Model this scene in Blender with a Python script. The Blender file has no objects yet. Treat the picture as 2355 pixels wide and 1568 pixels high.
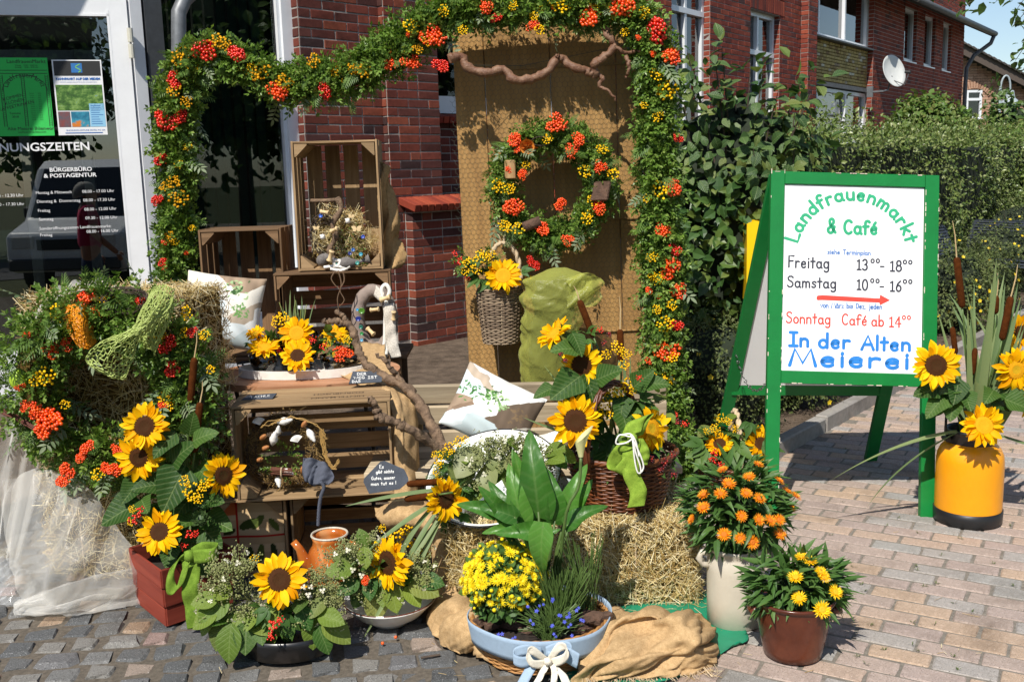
import bpy,math,random
import numpy as np
from mathutils import Vector,Matrix
scene = bpy.context.scene
rnd = random.Random(11)
rng = np.random.default_rng(5)
R_ = math.radians

# ------------------------------------------------------------------ camera
H = 1.6
FPX,PITCH,ROLL = 2300.0,R_(9.4),R_(1.6)
_F = Vector((0,math.cos(PITCH),-math.sin(PITCH)))
_R0 = Vector((1,0,0)); _U0 = Vector((0,math.sin(PITCH),math.cos(PITCH)))
_R = math.cos(ROLL) * _R0 - math.sin(ROLL) * _U0
_U = math.sin(ROLL) * _R0 + math.cos(ROLL) * _U0
cam_d = bpy.data.cameras.new('camera'); cam = bpy.data.objects.new('camera',cam_d)
scene.collection.objects.link(cam); scene.camera = cam
cam_d.sensor_width = 36; cam_d.lens = 36 * FPX / 2355.0
cam_d.clip_start = 0.05; cam_d.clip_end = 2000
_m = Matrix((_R,_U,-_F)).transposed().to_4x4(); _m.translation = (0,0,H)
cam.matrix_world = _m

# ------------------------------------------------------------------ world, sun, exposure
SUN = Vector((-0.27,-0.60,0.80)).normalized()      # towards the sun
w = bpy.data.worlds.new('World'); scene.world = w; w.use_nodes = True
nt = w.node_tree; nt.nodes.clear()
wo = nt.nodes.new('ShaderNodeOutputWorld'); bg = nt.nodes.new('ShaderNodeBackground')
sk = nt.nodes.new('ShaderNodeTexSky'); sk.sky_type = 'NISHITA'; sk.sun_disc = False
sk.sun_elevation = math.asin(SUN.z); sk.sun_rotation = math.atan2(SUN.x,SUN.y)
sk.air_density = 1.0; sk.dust_density = 0.6; sk.ozone_density = 1.5
nt.links.new(sk.outputs[0],bg.inputs[0]); bg.inputs[1].default_value = 0.105
nt.links.new(bg.outputs[0],wo.inputs[0])
sl = bpy.data.lights.new('sun','SUN'); sl.energy = 4.7; sl.angle = R_(0.53); sl.color = (1,0.95,0.87)
so = bpy.data.objects.new('sun',sl); scene.collection.objects.link(so)
so.location = SUN * 30; so.rotation_euler = SUN.to_track_quat('Z','Y').to_euler()
scene.render.engine = 'CYCLES'
scene.view_settings.view_transform = 'Standard'; scene.view_settings.look = 'None'
scene.view_settings.exposure = 0.30; scene.view_settings.gamma = 1.0
try: scene.view_settings.use_curve_mapping = False
except Exception: pass

# ------------------------------------------------------------------ picture helpers (photo pixel -> place)
def ray(u,v): return _F + _R * ((u - 1177.5) / FPX) - _U * ((v - 784) / FPX)
def at(u,v,Y):
 d = ray(u,v); return Vector((0,0,H)) + d * (Y / d.y)
def gp(u,v,z=0.0):
 d = ray(u,v); return Vector((0,0,H)) + d * ((z - H) / d.z)
def pxm(Y): return Y / FPX          # metres per photo pixel at a distance

# ------------------------------------------------------------------ mesh building
COL = scene.collection
class MB:
 def __init__(s): s.V = []; s.L = []; s.S = []; s.M = []; s.n = 0
 def np(s,V,L,S,m=0):
  V = np.asarray(V,float).reshape(-1,3); L = np.asarray(L,int); S = np.asarray(S,int)
  s.V.append(V); s.L.append(L + s.n); s.S.append(S); s.M.append(np.full(len(S),m,int)); s.n += len(V); return s
 def add(s,V,F,m=0):
  L = [i for f in F for i in f]; return s.np(V,L,[len(f) for f in F],m)
 def box(s,c,d,m=0,rot=None,bev=0.0):
  x,y,z = d[0] / 2,d[1] / 2,d[2] / 2
  if bev <= 0:
   V = [(-x,-y,-z),(x,-y,-z),(x,y,-z),(-x,y,-z),(-x,-y,z),(x,-y,z),(x,y,z),(-x,y,z)]
   F = [(0,3,2,1),(4,5,6,7),(0,1,5,4),(1,2,6,5),(2,3,7,6),(3,0,4,7)]
  else:
   V,F = bevbox(x,y,z,bev)
  if rot is not None: V = [rot @ Vector(v) for v in V]
  V = [(v[0] + c[0],v[1] + c[1],v[2] + c[2]) for v in V]
  return s.add(V,F,m)
 def bar(s,a,b,wd,th,m=0,up=(0,0,1)):
  a = Vector(a); b = Vector(b); d = b - a; l = d.length; d.normalize()
  u = Vector(up); sx = d.cross(u)
  if sx.length < 1e-4: sx = d.cross(Vector((1,0,0)))
  sx.normalize(); u = sx.cross(d)
  rot = Matrix((d,sx,u)).transposed()
  return s.box((a + b) / 2,(l,wd,th),m,rot)
 def tube(s,pts,rad,n=8,m=0,caps=True,sq=1.0):
  P = [Vector(p) for p in pts]; k = len(P)
  if not hasattr(rad,'__len__'): rad = [rad] * k
  t = [(P[min(i + 1,k - 1)] - P[max(i - 1,0)]).normalized() for i in range(k)]
  up = Vector((0,0,1)) if abs(t[0].z) < 0.9 else Vector((1,0,0))
  nx = t[0].cross(up).normalized(); V = []
  for i in range(k):
   nx = (nx - t[i] * nx.dot(t[i]))
   if nx.length < 1e-6: nx = t[i].orthogonal()
   nx.normalize(); ny = t[i].cross(nx)
   for j in range(n):
    a = 2 * math.pi * j / n
    V.append(P[i] + (nx * math.cos(a) + ny * math.sin(a) * sq) * rad[i])
  F = [(i*n+j,i*n+(j+1)%n,(i+1)*n+(j+1)%n,(i+1)*n+j) for i in range(k-1) for j in range(n)]
  if caps: F += [tuple(range(n-1,-1,-1)),tuple((k-1)*n+j for j in range(n))]
  return s.add(V,F,m)
 def lathe(s,prof,n=32,m=0,c=(0,0,0),sx=1.0,sy=1.0,close=False):
  V = []; k = len(prof)
  for r,z in prof:
   for j in range(n):
    a = 2 * math.pi * j / n; V.append((c[0] + r * sx * math.cos(a),c[1] + r * sy * math.sin(a),c[2] + z))
  F = [(i*n+j,i*n+(j+1)%n,(i+1)*n+(j+1)%n,(i+1)*n+j) for i in range(k-1) for j in range(n)]
  if close: F += [tuple(range(n-1,-1,-1)),tuple((k-1)*n+j for j in range(n))]
  return s.add(V,F,m)
 def grid(s,fn,nu,nv,m=0,wrap=False):
  V = [tuple(fn(i / nu,j / nv)) for j in range(nv + 1) for i in range(nu + (0 if wrap else 1))]
  w_ = nu if wrap else nu + 1
  F = [(j*w_+i,j*w_+(i+1)%w_,(j+1)*w_+(i+1)%w_,(j+1)*w_+i) for j in range(nv) for i in range(nu)]
  return s.add(V,F,m)
 def prism(s,poly,z0,z1,m=0,M=None):
  k = len(poly); V = [(p[0],p[1],z0) for p in poly] + [(p[0],p[1],z1) for p in poly]
  if M is not None: V = [M @ Vector(v) for v in V]
  F = [tuple(range(k - 1,-1,-1)),tuple(range(k,2 * k))] + [(i,(i+1)%k,k+(i+1)%k,k+i) for i in range(k)]
  return s.add(V,F,m)
 def mesh(s,name,mats,smooth=False):
  me = bpy.data.meshes.new(name)
  V = np.concatenate(s.V); L = np.concatenate(s.L); S = np.concatenate(s.S); Mi = np.concatenate(s.M)
  me.vertices.add(len(V)); me.vertices.foreach_set('co',V.astype(np.float32).ravel())
  me.loops.add(len(L)); me.loops.foreach_set('vertex_index',L.astype(np.int32))
  me.polygons.add(len(S)); st = np.concatenate(([0],np.cumsum(S)[:-1]))
  me.polygons.foreach_set('loop_start',st.astype(np.int32)); me.polygons.foreach_set('material_index',Mi.astype(np.int32))
  me.polygons.foreach_set('use_smooth',np.full(len(S),bool(smooth)))
  me.update(calc_edges=True); me.validate()
  for m in (mats if isinstance(mats,(list,tuple)) else [mats]): me.materials.append(m)
  return me
 def build(s,name,mats,parent=None,smooth=False,kind=None,loc=None,world=False):
  return mk(name,s.mesh(name,mats,smooth),parent,kind,loc,world)

def bevbox(x,y,z,b):
 V = []; F = []; idx = {}
 for sx in (-1,1):
  for sy in (-1,1):
   for sz in (-1,1):
    for k,p in enumerate([(x,y-b,z-b),(x-b,y,z-b),(x-b,y-b,z)]):
     idx[(sx,sy,sz,k)] = len(V); V.append((sx*p[0],sy*p[1],sz*p[2]))
 g = lambda a,b_,c,k: idx[(a,b_,c,k)]
 def q(l): F.append(tuple(l))
 for sx in (-1,1): q([g(sx,-1,-1,0),g(sx,1,-1,0),g(sx,1,1,0),g(sx,-1,1,0)][::sx])
 for sy in (-1,1): q([g(-1,sy,-1,1),g(1,sy,-1,1),g(1,sy,1,1),g(-1,sy,1,1)][::-sy])
 for sz in (-1,1): q([g(-1,-1,sz,2),g(1,-1,sz,2),g(1,1,sz,2),g(-1,1,sz,2)][::sz])
 for sx in (-1,1):
  for sy in (-1,1):
   q([g(sx,sy,-1,0),g(sx,sy,-1,1),g(sx,sy,1,1),g(sx,sy,1,0)][::sx*sy])
   F.append(tuple([g(sx,sy,1,0),g(sx,sy,1,1),g(sx,sy,1,2)][::sx*sy])); F.append(tuple([g(sx,sy,-1,0),g(sx,sy,-1,1),g(sx,sy,-1,2)][::-sx*sy]))
  for sz in (-1,1): q([g(sx,-1,sz,0),g(sx,1,sz,0),g(sx,1,sz,2),g(sx,-1,sz,2)][::sx*sz])
 for sy in (-1,1):
  for sz in (-1,1): q([g(-1,sy,sz,1),g(1,sy,sz,1),g(1,sy,sz,2),g(-1,sy,sz,2)][::-sy*sz])
 return V,F

def mk(name,me,parent=None,kind=None,loc=None,world=False):
 o = bpy.data.objects.new(name,me); COL.objects.link(o)
 if parent is not None:
  o.parent = parent
  if world: o.matrix_parent_inverse = parent_world(parent).inverted()
 if loc is not None: o.location = loc
 if kind: o['kind'] = kind
 return o
def parent_world(o):
 m = o.matrix_parent_inverse @ o.matrix_basis
 m = Matrix.LocRotScale(o.location,o.rotation_euler if o.rotation_mode != 'QUATERNION' else o.rotation_quaternion,o.scale)
 if o.parent: m = parent_world(o.parent) @ o.matrix_parent_inverse @ m
 return m
def thing(name,label,cat,loc=(0,0,0),rz=0.0,group=None,rot=None):
 o = bpy.data.objects.new(name,None); COL.objects.link(o); o.location = loc
 o.empty_display_size = 0.05
 o.rotation_euler = rot if rot is not None else (0,0,rz)
 o['label'] = label; o['category'] = cat
 if group: o['group'] = group
 return o
def tag(o,label=None,cat=None,group=None,kind=None):
 if label: o['label'] = label
 if cat: o['category'] = cat
 if group: o['group'] = group
 if kind: o['kind'] = kind
 return o
def place(name,me,parent,M,kind=None):
 o = bpy.data.objects.new(name,me); COL.objects.link(o); o.parent = parent
 l,q,s_ = M.decompose(); o.rotation_mode = 'QUATERNION'
 o.location = l; o.rotation_quaternion = q; o.scale = s_
 if kind: o['kind'] = kind
 return o

# ------------------------------------------------------------------ numpy scattering
def frames(d,n):
 d = d / np.linalg.norm(d,axis=1,keepdims=True)
 x = np.cross(d,n); ln = np.linalg.norm(x,axis=1,keepdims=True)
 bad = ln[:,0] < 1e-5
 if bad.any(): x[bad] = np.cross(d[bad],np.array([0.31,0.87,0.4])); ln = np.linalg.norm(x,axis=1,keepdims=True)
 x = x / ln; z = np.cross(x,d)
 return np.stack([x,d,z],axis=2)            # columns
def scatter(mb,tmpl,T,Rm,sc,m=0):
 tv,tf = tmpl; tv = np.asarray(tv,float); N = len(T)
 sc = np.asarray(sc,float)
 if sc.ndim == 0: sc = np.full(N,float(sc))
 V = np.einsum('nij,kj->nki',Rm * sc[:,None,None],tv) + np.asarray(T)[:,None,:]
 l = np.array([i for f in tf for i in f]); s_ = np.array([len(f) for f in tf])
 L = (l[None,:] + (np.arange(N) * len(tv))[:,None]).ravel(); S = np.tile(s_,N)
 return mb.np(V.reshape(-1,3),L,S,m)
def unit(N):
 v = rng.normal(size=(N,3)); return v / np.linalg.norm(v,axis=1,keepdims=True)
def join_t(*ts):
 V = []; F = []
 for v,f in ts:
  k = len(V); V += [tuple(p) for p in v]; F += [tuple(i + k for i in q) for q in f]
 return V,F
def xf(t,M): return [tuple(M @ Vector(v)) for v in t[0]],t[1]

PROF = dict(oval=lambda t: math.sin(math.pi * t ** 0.85) ** 0.8,lance=lambda t: math.sin(math.pi * t ** 0.7) ** 1.1 * (1 - .15 * t),
   heart=lambda t: (min(1,(t / .22)) ** .6) * (1 - t) ** .62 * 1.25 if t > 0 else 0.12,blade=lambda t: min(1,.6 + 2 * t) * (1 - t ** 3) + .02,
   petal=lambda t: math.sin(math.pi * min(1,t * .93 + .05)) ** .55 * (1 - .45 * t ** 4),arrow=lambda t: (.55 + .45 * math.sin(min(1,t / .3) * math.pi / 2)) * (1 - t) ** .7 * (1.1) )
def leaf(L=1.0,W=.5,n=4,prof='oval',fold=.25,curl=.2,wave=0.0,cols=3,twist=0.0):
 """leaf along +Y, face up +Z; fold lifts the edges, curl droops the tip"""
 pf = PROF[prof]; V = []; F = []; h = (cols - 1) // 2
 for i in range(n + 1):
  t = i / n; w_ = W * .5 * max(pf(t),0.0)
  a = curl * t; y = L * (t if abs(curl) < 1e-3 else math.sin(a) / curl); z = 0 if abs(curl) < 1e-3 else -L * (1 - math.cos(a)) / curl
  for j in range(-h,h + 1):
   e = j / h; x = w_ * e; zz = z + fold * abs(x) + (wave * L * math.sin(t * 9 + j * 1.7) * abs(e))
   tw = twist * t; V.append((x * math.cos(tw),y,zz + x * math.sin(tw)))
 c = 2 * h + 1
 for i in range(n):
  for j in range(c - 1): F.append((i*c+j,i*c+j+1,(i+1)*c+j+1,(i+1)*c+j))
 return V,F

# ------------------------------------------------------------------ materials
MATS = {}
def nodes(name):
 m = bpy.data.materials.new(name); m.use_nodes = True; n = m.node_tree; n.nodes.clear()
 o = n.nodes.new('ShaderNodeOutputMaterial'); b = n.nodes.new('ShaderNodeBsdfPrincipled')
 n.links.new(b.outputs[0],o.inputs[0]); return m,n,b,o
def ramp(n,stops,interp='LINEAR'):
 r = n.nodes.new('ShaderNodeValToRGB'); e = r.color_ramp; e.interpolation = interp
 while len(e.elements) < len(stops): e.elements.new(0.5)
 for i,(p,c) in enumerate(stops): e.elements[i].position = p; e.elements[i].color = (*c,1)
 return r
def mix(n,fac,a,b,mode='MIX'):
 x = n.nodes.new('ShaderNodeMix'); x.data_type = 'RGBA'; x.blend_type = mode
 for i,v in ((0,fac),(6,a),(7,b)):
  if hasattr(v,'is_linked') or hasattr(v,'links'): n.links.new(v,x.inputs[i])
  else: x.inputs[i].default_value = v if i == 0 else (*v,1)
 return x.outputs[2]
def noise(n,scale,detail=4,rough=.6,vec=None,dist=0):
 t = n.nodes.new('ShaderNodeTexNoise'); t.inputs['Scale'].default_value = scale; t.inputs['Detail'].default_value = detail
 t.inputs['Roughness'].default_value = rough; t.inputs['Distortion'].default_value = dist
 if vec is not None: n.links.new(vec,t.inputs['Vector'])
 return t
def objco(n,scale=(1,1,1)):
 c = n.nodes.new('ShaderNodeTexCoord'); mp = n.nodes.new('ShaderNodeMapping'); mp.inputs['Scale'].default_value = scale
 n.links.new(c.outputs['Object'],mp.inputs[0]); return mp.outputs[0]
def bump(n,b,h,strength=.3,dist=.01):
 x = n.nodes.new('ShaderNodeBump'); x.inputs['Strength'].default_value = strength; x.inputs['Distance'].default_value = dist
 n.links.new(h,x.inputs['Height']); n.links.new(x.outputs[0],b.inputs['Normal'])
def plain(name,c,rough=.6,var=.12,nscale=30,bmp=0.0,bscale=200,spec=.5,metal=0.0,c2=None,bdist=.004,sheen=0):
 if name in MATS: return MATS[name]
 m,n,b,o = nodes(name); vec = objco(n)
 t = noise(n,nscale,5,.65,vec); c2 = c2 or tuple(x * (1 - var * 2) for x in c)
 r = ramp(n,[(.3,c2),(.7,c)]); n.links.new(t.outputs[0],r.inputs[0]); n.links.new(r.outputs[0],b.inputs['Base Color'])
 b.inputs['Roughness'].default_value = rough; b.inputs['Specular IOR Level'].default_value = spec; b.inputs['Metallic'].default_value = metal
 if bmp > 0: t2 = noise(n,bscale,4,.7,vec); bump(n,b,t2.outputs[0],bmp,bdist)
 MATS[name] = m; return m
def leafy(name,cols,rough=.45,trans=.35,spec=.5,obj=False,noisy=0.0,nscale=40,veins=0.0):
 """foliage or petals: colour varies leaf by leaf (per mesh island or per object), light shines through"""
 if name in MATS: return MATS[name]
 m,n,b,o = nodes(name)
 if obj: src = n.nodes.new('ShaderNodeObjectInfo').outputs['Random']
 else: src = n.nodes.new('ShaderNodeNewGeometry').outputs['Random Per Island']
 k = len(cols); r = ramp(n,[(i / max(1,k - 1),c) for i,c in enumerate(cols)]); n.links.new(src,r.inputs[0])
 col = r.outputs[0]
 if noisy > 0:
  t = noise(n,nscale,4,.6,objco(n)); col = mix(n,noisy,col,mix(n,1.0,col,t.outputs[0],'MULTIPLY'))
 if veins > 0:                                            # midrib and side veins of a single leaf (x across, y along)
  co = n.nodes.new('ShaderNodeTexCoord'); sx = n.nodes.new('ShaderNodeSeparateXYZ'); n.links.new(co.outputs['Object'],sx.inputs[0])
  def mth(op,a,bb=None):
   q = n.nodes.new('ShaderNodeMath'); q.operation = op
   for i,v in enumerate((a,bb)):
    if v is None: continue
    if isinstance(v,(int,float)): q.inputs[i].default_value = v
    else: n.links.new(v,q.inputs[i])
   return q.outputs[0]
  ax = mth('ABSOLUTE',sx.outputs[0]); mid = mth('SUBTRACT',1.0,mth('MINIMUM',mth('MULTIPLY',ax,45.0),1.0))
  sd = mth('POWER',mth('ABSOLUTE',mth('SINE',mth('MULTIPLY',mth('SUBTRACT',sx.outputs[1],mth('MULTIPLY',ax,.8)),26.0))),9.0); tt = noise(n,7,4,.6,objco(n))
  vv = mth('MINIMUM',mth('ADD',mid,mth('MULTIPLY',sd,.45)),1.0)
  col = mix(n,mth('MULTIPLY',vv,veins),col,mix(n,.55,col,(.45,.55,.22)))
  bump(n,b,mth('ADD',mth('MULTIPLY',vv,-.6),tt.outputs[0]),.5 * veins,.02)
 n.links.new(col,b.inputs['Base Color']); b.inputs['Roughness'].default_value = rough; b.inputs['Specular IOR Level'].default_value = spec
 if trans > 0:
  tr = n.nodes.new('ShaderNodeBsdfTranslucent'); ms = n.nodes.new('ShaderNodeMixShader'); ms.inputs[0].default_value = trans
  n.links.new(mix(n,.5,col,(.9,.95,.3),'MULTIPLY'),tr.inputs[0])
  n.links.new(b.outputs[0],ms.inputs[1]); n.links.new(tr.outputs[0],ms.inputs[2]); n.links.new(ms.outputs[0],o.inputs[0])
 MATS[name] = m; return m
def pieces(name,stops,rough=.85,bmp=.5,bscale=120,nscale=25,grain=.35,interp='LINEAR',island=False,spec=.3,speck=0.0):
 """bricks, setts, boards: each object its own tone, plus grain"""
 if name in MATS: return MATS[name]
 m,n,b,o = nodes(name)
 src = n.nodes.new('ShaderNodeNewGeometry').outputs['Random Per Island'] if island else n.nodes.new('ShaderNodeObjectInfo').outputs['Random']
 r = ramp(n,stops,interp); n.links.new(src,r.inputs[0]); vec = objco(n)
 t = noise(n,nscale,6,.7,vec); c = mix(n,grain,r.outputs[0],mix(n,1.0,r.outputs[0],t.outputs[0],'OVERLAY'))
 t2 = noise(n,bscale,3,.7,vec)
 ge = n.nodes.new('ShaderNodeNewGeometry'); st = noise(n,2.6,7,.68,ge.outputs['Position'],.4); sr = ramp(n,[(.30,(.62,.60,.57)),(.5,(1,1,1)),(.72,(1.0,.985,.96))]); n.links.new(st.outputs[0],sr.inputs[0]); c = mix(n,1.0,c,sr.outputs[0],'MULTIPLY')
 if speck > 0:
  sp = noise(n,260,2,.5,vec); rr = ramp(n,[(.62,(0,0,0)),(.72,(1,1,1))]); n.links.new(sp.outputs[0],rr.inputs[0])
  c = mix(n,speck,c,mix(n,1.0,c,rr.outputs[0],'ADD'))
  sp2 = noise(n,200,2,.5,vec); r2 = ramp(n,[(.30,(.25,.25,.25)),(.4,(1,1,1))]); n.links.new(sp2.outputs[0],r2.inputs[0]); c = mix(n,1.0,c,r2.outputs[0],'MULTIPLY')
 n.links.new(c,b.inputs['Base Color']); b.inputs['Roughness'].default_value = rough; b.inputs['Specular IOR Level'].default_value = spec
 bump(n,b,t2.outputs[0],bmp,.003); MATS[name] = m; return m
def wood(name,c1,c2,axis=0,scale=1.0,rough=.75,obj=True,bmp=.4):
 """boards with grain along an axis of the object; each board its own tone"""
 if name in MATS: return MATS[name]
 m,n,b,o = nodes(name); s = [38 * scale] * 3; s[axis] = 2.2 * scale; vec = objco(n,s)
 oi = n.nodes.new('ShaderNodeObjectInfo'); ad = n.nodes.new('ShaderNodeVectorMath'); ad.operation = 'ADD'
 n.links.new(vec,ad.inputs[0]); sc = n.nodes.new('ShaderNodeVectorMath'); sc.operation = 'SCALE'; sc.inputs['Scale'].default_value = 37
 cx = n.nodes.new('ShaderNodeCombineXYZ')
 for i in range(3): n.links.new(oi.outputs['Random'],cx.inputs[i])
 n.links.new(cx.outputs[0],sc.inputs[0]); n.links.new(sc.outputs[0],ad.inputs[1])
 t = noise(n,1.0,6,.7,ad.outputs[0],.6); r = ramp(n,[(.28,c2),(.5,tuple((x + y) / 2 for x,y in zip(c1,c2))),(.72,c1)]); n.links.new(t.outputs[0],r.inputs[0])
 hs = n.nodes.new('ShaderNodeHueSaturation'); n.links.new(r.outputs[0],hs.inputs['Color'])
 mr = n.nodes.new('ShaderNodeMapRange'); mr.inputs[3].default_value = .72; mr.inputs[4].default_value = 1.25; n.links.new(oi.outputs['Random'],mr.inputs[0]); n.links.new(mr.outputs[0],hs.inputs['Value'])
 n.links.new(hs.outputs[0],b.inputs['Base Color']); b.inputs['Roughness'].default_value = rough; b.inputs['Specular IOR Level'].default_value = .25
 bump(n,b,t.outputs[0],bmp,.002); MATS[name] = m; return m
def glass(name,tint=(.55,.62,.62),refl=1.6,rough=0.0):
 if name in MATS: return MATS[name]
 m,n,b,o = nodes(name); tr = n.nodes.new('ShaderNodeBsdfTransparent'); tr.inputs[0].default_value = (*tint,1)
 gl = n.nodes.new('ShaderNodeBsdfGlossy'); gl.inputs['Roughness'].default_value = rough
 fr = n.nodes.new('ShaderNodeFresnel'); fr.inputs[0].default_value = 1.5
 mu = n.nodes.new('ShaderNodeMath'); mu.operation = 'MULTIPLY'; mu.inputs[1].default_value = refl; mu.use_clamp = True; n.links.new(fr.outputs[0],mu.inputs[0])
 ms = n.nodes.new('ShaderNodeMixShader'); n.links.new(mu.outputs[0],ms.inputs[0]); n.links.new(tr.outputs[0],ms.inputs[1]); n.links.new(gl.outputs[0],ms.inputs[2])
 n.links.new(ms.outputs[0],o.inputs[0]); MATS[name] = m; return m
def sheer(name,c,op=.5,rough=.35,weave=.25,sheen=.6,bsc=14,bd=.01):
 """thin shiny woven gauze: partly see-through"""
 if name in MATS: return MATS[name]
 m,n,b,o = nodes(name); b.inputs['Base Color'].default_value = (*c,1); b.inputs['Roughness'].default_value = rough
 b.inputs['Sheen Weight'].default_value = sheen; b.inputs['Specular IOR Level'].default_value = .6
 tr = n.nodes.new('ShaderNodeBsdfTransparent'); tl = n.nodes.new('ShaderNodeBsdfTranslucent'); tl.inputs[0].default_value = (*c,1)
 m1 = n.nodes.new('ShaderNodeMixShader'); m1.inputs[0].default_value = .35; n.links.new(b.outputs[0],m1.inputs[1]); n.links.new(tl.outputs[0],m1.inputs[2])
 lw = n.nodes.new('ShaderNodeLayerWeight'); lw.inputs[0].default_value = .35
 mr = n.nodes.new('ShaderNodeMapRange'); mr.inputs[3].default_value = op; mr.inputs[4].default_value = min(1,op + .4); n.links.new(lw.outputs['Facing'],mr.inputs[0])
 m2 = n.nodes.new('ShaderNodeMixShader'); n.links.new(mr.outputs[0],m2.inputs[0]); n.links.new(tr.outputs[0],m2.inputs[1]); n.links.new(m1.outputs[0],m2.inputs[2])
 n.links.new(m2.outputs[0],o.inputs[0])
 t = noise(n,bsc,5,.6,objco(n),1.5); bump(n,b,t.outputs[0],weave,bd); MATS[name] = m; return m
def weave(name,c,c2,sc=60,rough=.9,bmp=.6):
 """burlap: crossing threads"""
 if name in MATS: return MATS[name]
 m,n,b,o = nodes(name); vec = objco(n)
 mx = noise(n,sc * 5,2,.6,vec)
 t = noise(n,60,4,.7,vec); ad = n.nodes.new('ShaderNodeMath'); ad.operation = 'ADD'; n.links.new(mx.outputs[0],ad.inputs[0]); n.links.new(t.outputs[0],ad.inputs[1])
 r = ramp(n,[(.4,c2),(1.0,c)]); mr = n.nodes.new('ShaderNodeMath'); mr.operation = 'MULTIPLY'; mr.inputs[1].default_value = .72; n.links.new(ad.outputs[0],mr.inputs[0]); n.links.new(mr.outputs[0],r.inputs[0])
 n.links.new(r.outputs[0],b.inputs['Base Color']); b.inputs['Roughness'].default_value = rough; b.inputs['Specular IOR Level'].default_value = .15
 bump(n,b,ad.outputs[0],bmp,.002); MATS[name] = m; return m
def printed(name,rough=.8,attr='Col',bmp=.15):
 """flat print held in the mesh as colour"""
 if name in MATS: return MATS[name]
 m,n,b,o = nodes(name); a = n.nodes.new('ShaderNodeVertexColor'); a.layer_name = attr
 n.links.new(a.outputs[0],b.inputs['Base Color']); b.inputs['Roughness'].default_value = rough; b.inputs['Specular IOR Level'].default_value = .2
 t = noise(n,400,2,.6,objco(n)); bump(n,b,t.outputs[0],bmp,.001); MATS[name] = m; return m
def set_print(me,fn):
 """fn(i, co) -> rgb per vertex (linear)"""
 ca = me.color_attributes.new('Col','FLOAT_COLOR','POINT')
 for i,v in enumerate(me.vertices): ca.data[i].color = (*fn(i,v.co),1)

# colour name -> linear (from the photo's sRGB)
def hx(h):
 c = [int(h[i:i + 2],16) / 255 for i in (0,2,4)]
 return tuple(x / 12.92 if x <= .04045 else ((x + .055) / 1.055) ** 2.4 for x in c)
# ================================================================== THE GROUND
M_sand = plain('joint_sand',(.17,.145,.115),.95,.25,60,.6,300,.1)
M_far = plain('far_ground',(.09,.10,.05),.95,.2,3,.3,60,.1)
M_soil = plain('dry_soil',(.20,.15,.11),.98,.3,9,1.0,55,.05,bdist=.02)
mb = MB(); mb.add([(-400,-200,-.05),(400,-200,-.05),(400,900,-.05),(-400,900,-.05)],[(0,1,2,3)])
tag(mb.build('ground',M_far),kind='structure')

def piece_meshes(k,lx,ly,h,bev,jit,mats,name):
 out = []
 for i in range(k):
  V,F = bevbox(lx / 2,ly / 2,h / 2,bev)
  V = [(x + rnd.uniform(-jit,jit),y + rnd.uniform(-jit,jit),z + (rnd.uniform(-jit,jit) * .35 if z > 0 else 0)) for x,y,z in V]
  out.append(MB().add(V,F).mesh(name,mats,False))
 return out
def joined(mb,me,M):
 n = len(me.vertices); co = np.empty(n * 3,np.float32); me.vertices.foreach_get('co',co)
 co = co.reshape(-1,3) @ np.array(M.to_3x3()).T + np.array(M.translation)
 L = np.empty(len(me.loops),np.int32); me.loops.foreach_get('vertex_index',L)
 mb.np(co,L,[p.loop_total for p in me.polygons])

# --- granite setts in the left foreground
cob = tag(MB().add([(-7,-1,-.013),(.62,-1,-.013),(.62,5.2,-.013),(-7,5.2,-.013)],[(0,1,2,3)]).build('cobbled_pavement',M_sand),kind='structure')
SETT = [(0,hx('6a6c6e')),(.2,hx('7f8080')),(.34,hx('626568')),(.5,hx('8c8b88')),(.62,hx('757679')),(.74,hx('a3958a')),(.80,hx('686b6e')),(.90,hx('b09a84')),(.94,hx('a08a84')),(.97,hx('a9a69c'))]
SETT = [(p,(c[0] * .72,c[1] * .70,c[2] * .67)) for p,c in SETT]
M_sett = pieces('granite_sett',SETT,.8,.8,90,60,.55,'CONSTANT',speck=.25)
M_sett_i = pieces('granite_sett_far',SETT,.8,.8,90,60,.55,'CONSTANT',island=True,speck=.25)
setts = piece_meshes(12,.110,.105,.10,.016,.011,M_sett,'sett')
cands = []; a = R_(7); ca,sa = math.cos(a),math.sin(a)
for j in range(-8,27):
 off = rnd.uniform(0,.14); x = -3.6 + off
 while x < 1.4:
  wx = rnd.choice([.85,.95,1.0,1.1,1.2]); cx = x + .118 * wx / 2; x += .118 * wx + .002
  y = 2.2 + j * .113
  X,Y = cx * ca - y * sa + .3,cx * sa + y * ca
  if X > .50 or X < -3.4 or Y < 2.0 or Y > 4.75: continue
  cands.append((X,Y,wx))
cands.sort(key=lambda c: (c[0] + .6) ** 2 * .25 + (c[1] - 2.9) ** 2)
rest = MB(); nr = 0
for i,(X,Y,wx) in enumerate(cands):
 M = Matrix.Translation((X,Y,-.055 + rnd.uniform(-.007,.006))) @ Matrix.Rotation(a + rnd.uniform(-.05,.05),4,'Z') @ Matrix.Rotation(rnd.uniform(-.03,.03),4,'X') @ Matrix.Diagonal((wx,rnd.uniform(.93,1.03),1,1))
 if i < 300: place('sett',rnd.choice(setts),cob,M)
 else: joined(rest,rnd.choice(setts),M); nr += 1
if nr: rest.build('far_setts',M_sett_i,cob,kind='stuff')

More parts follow.
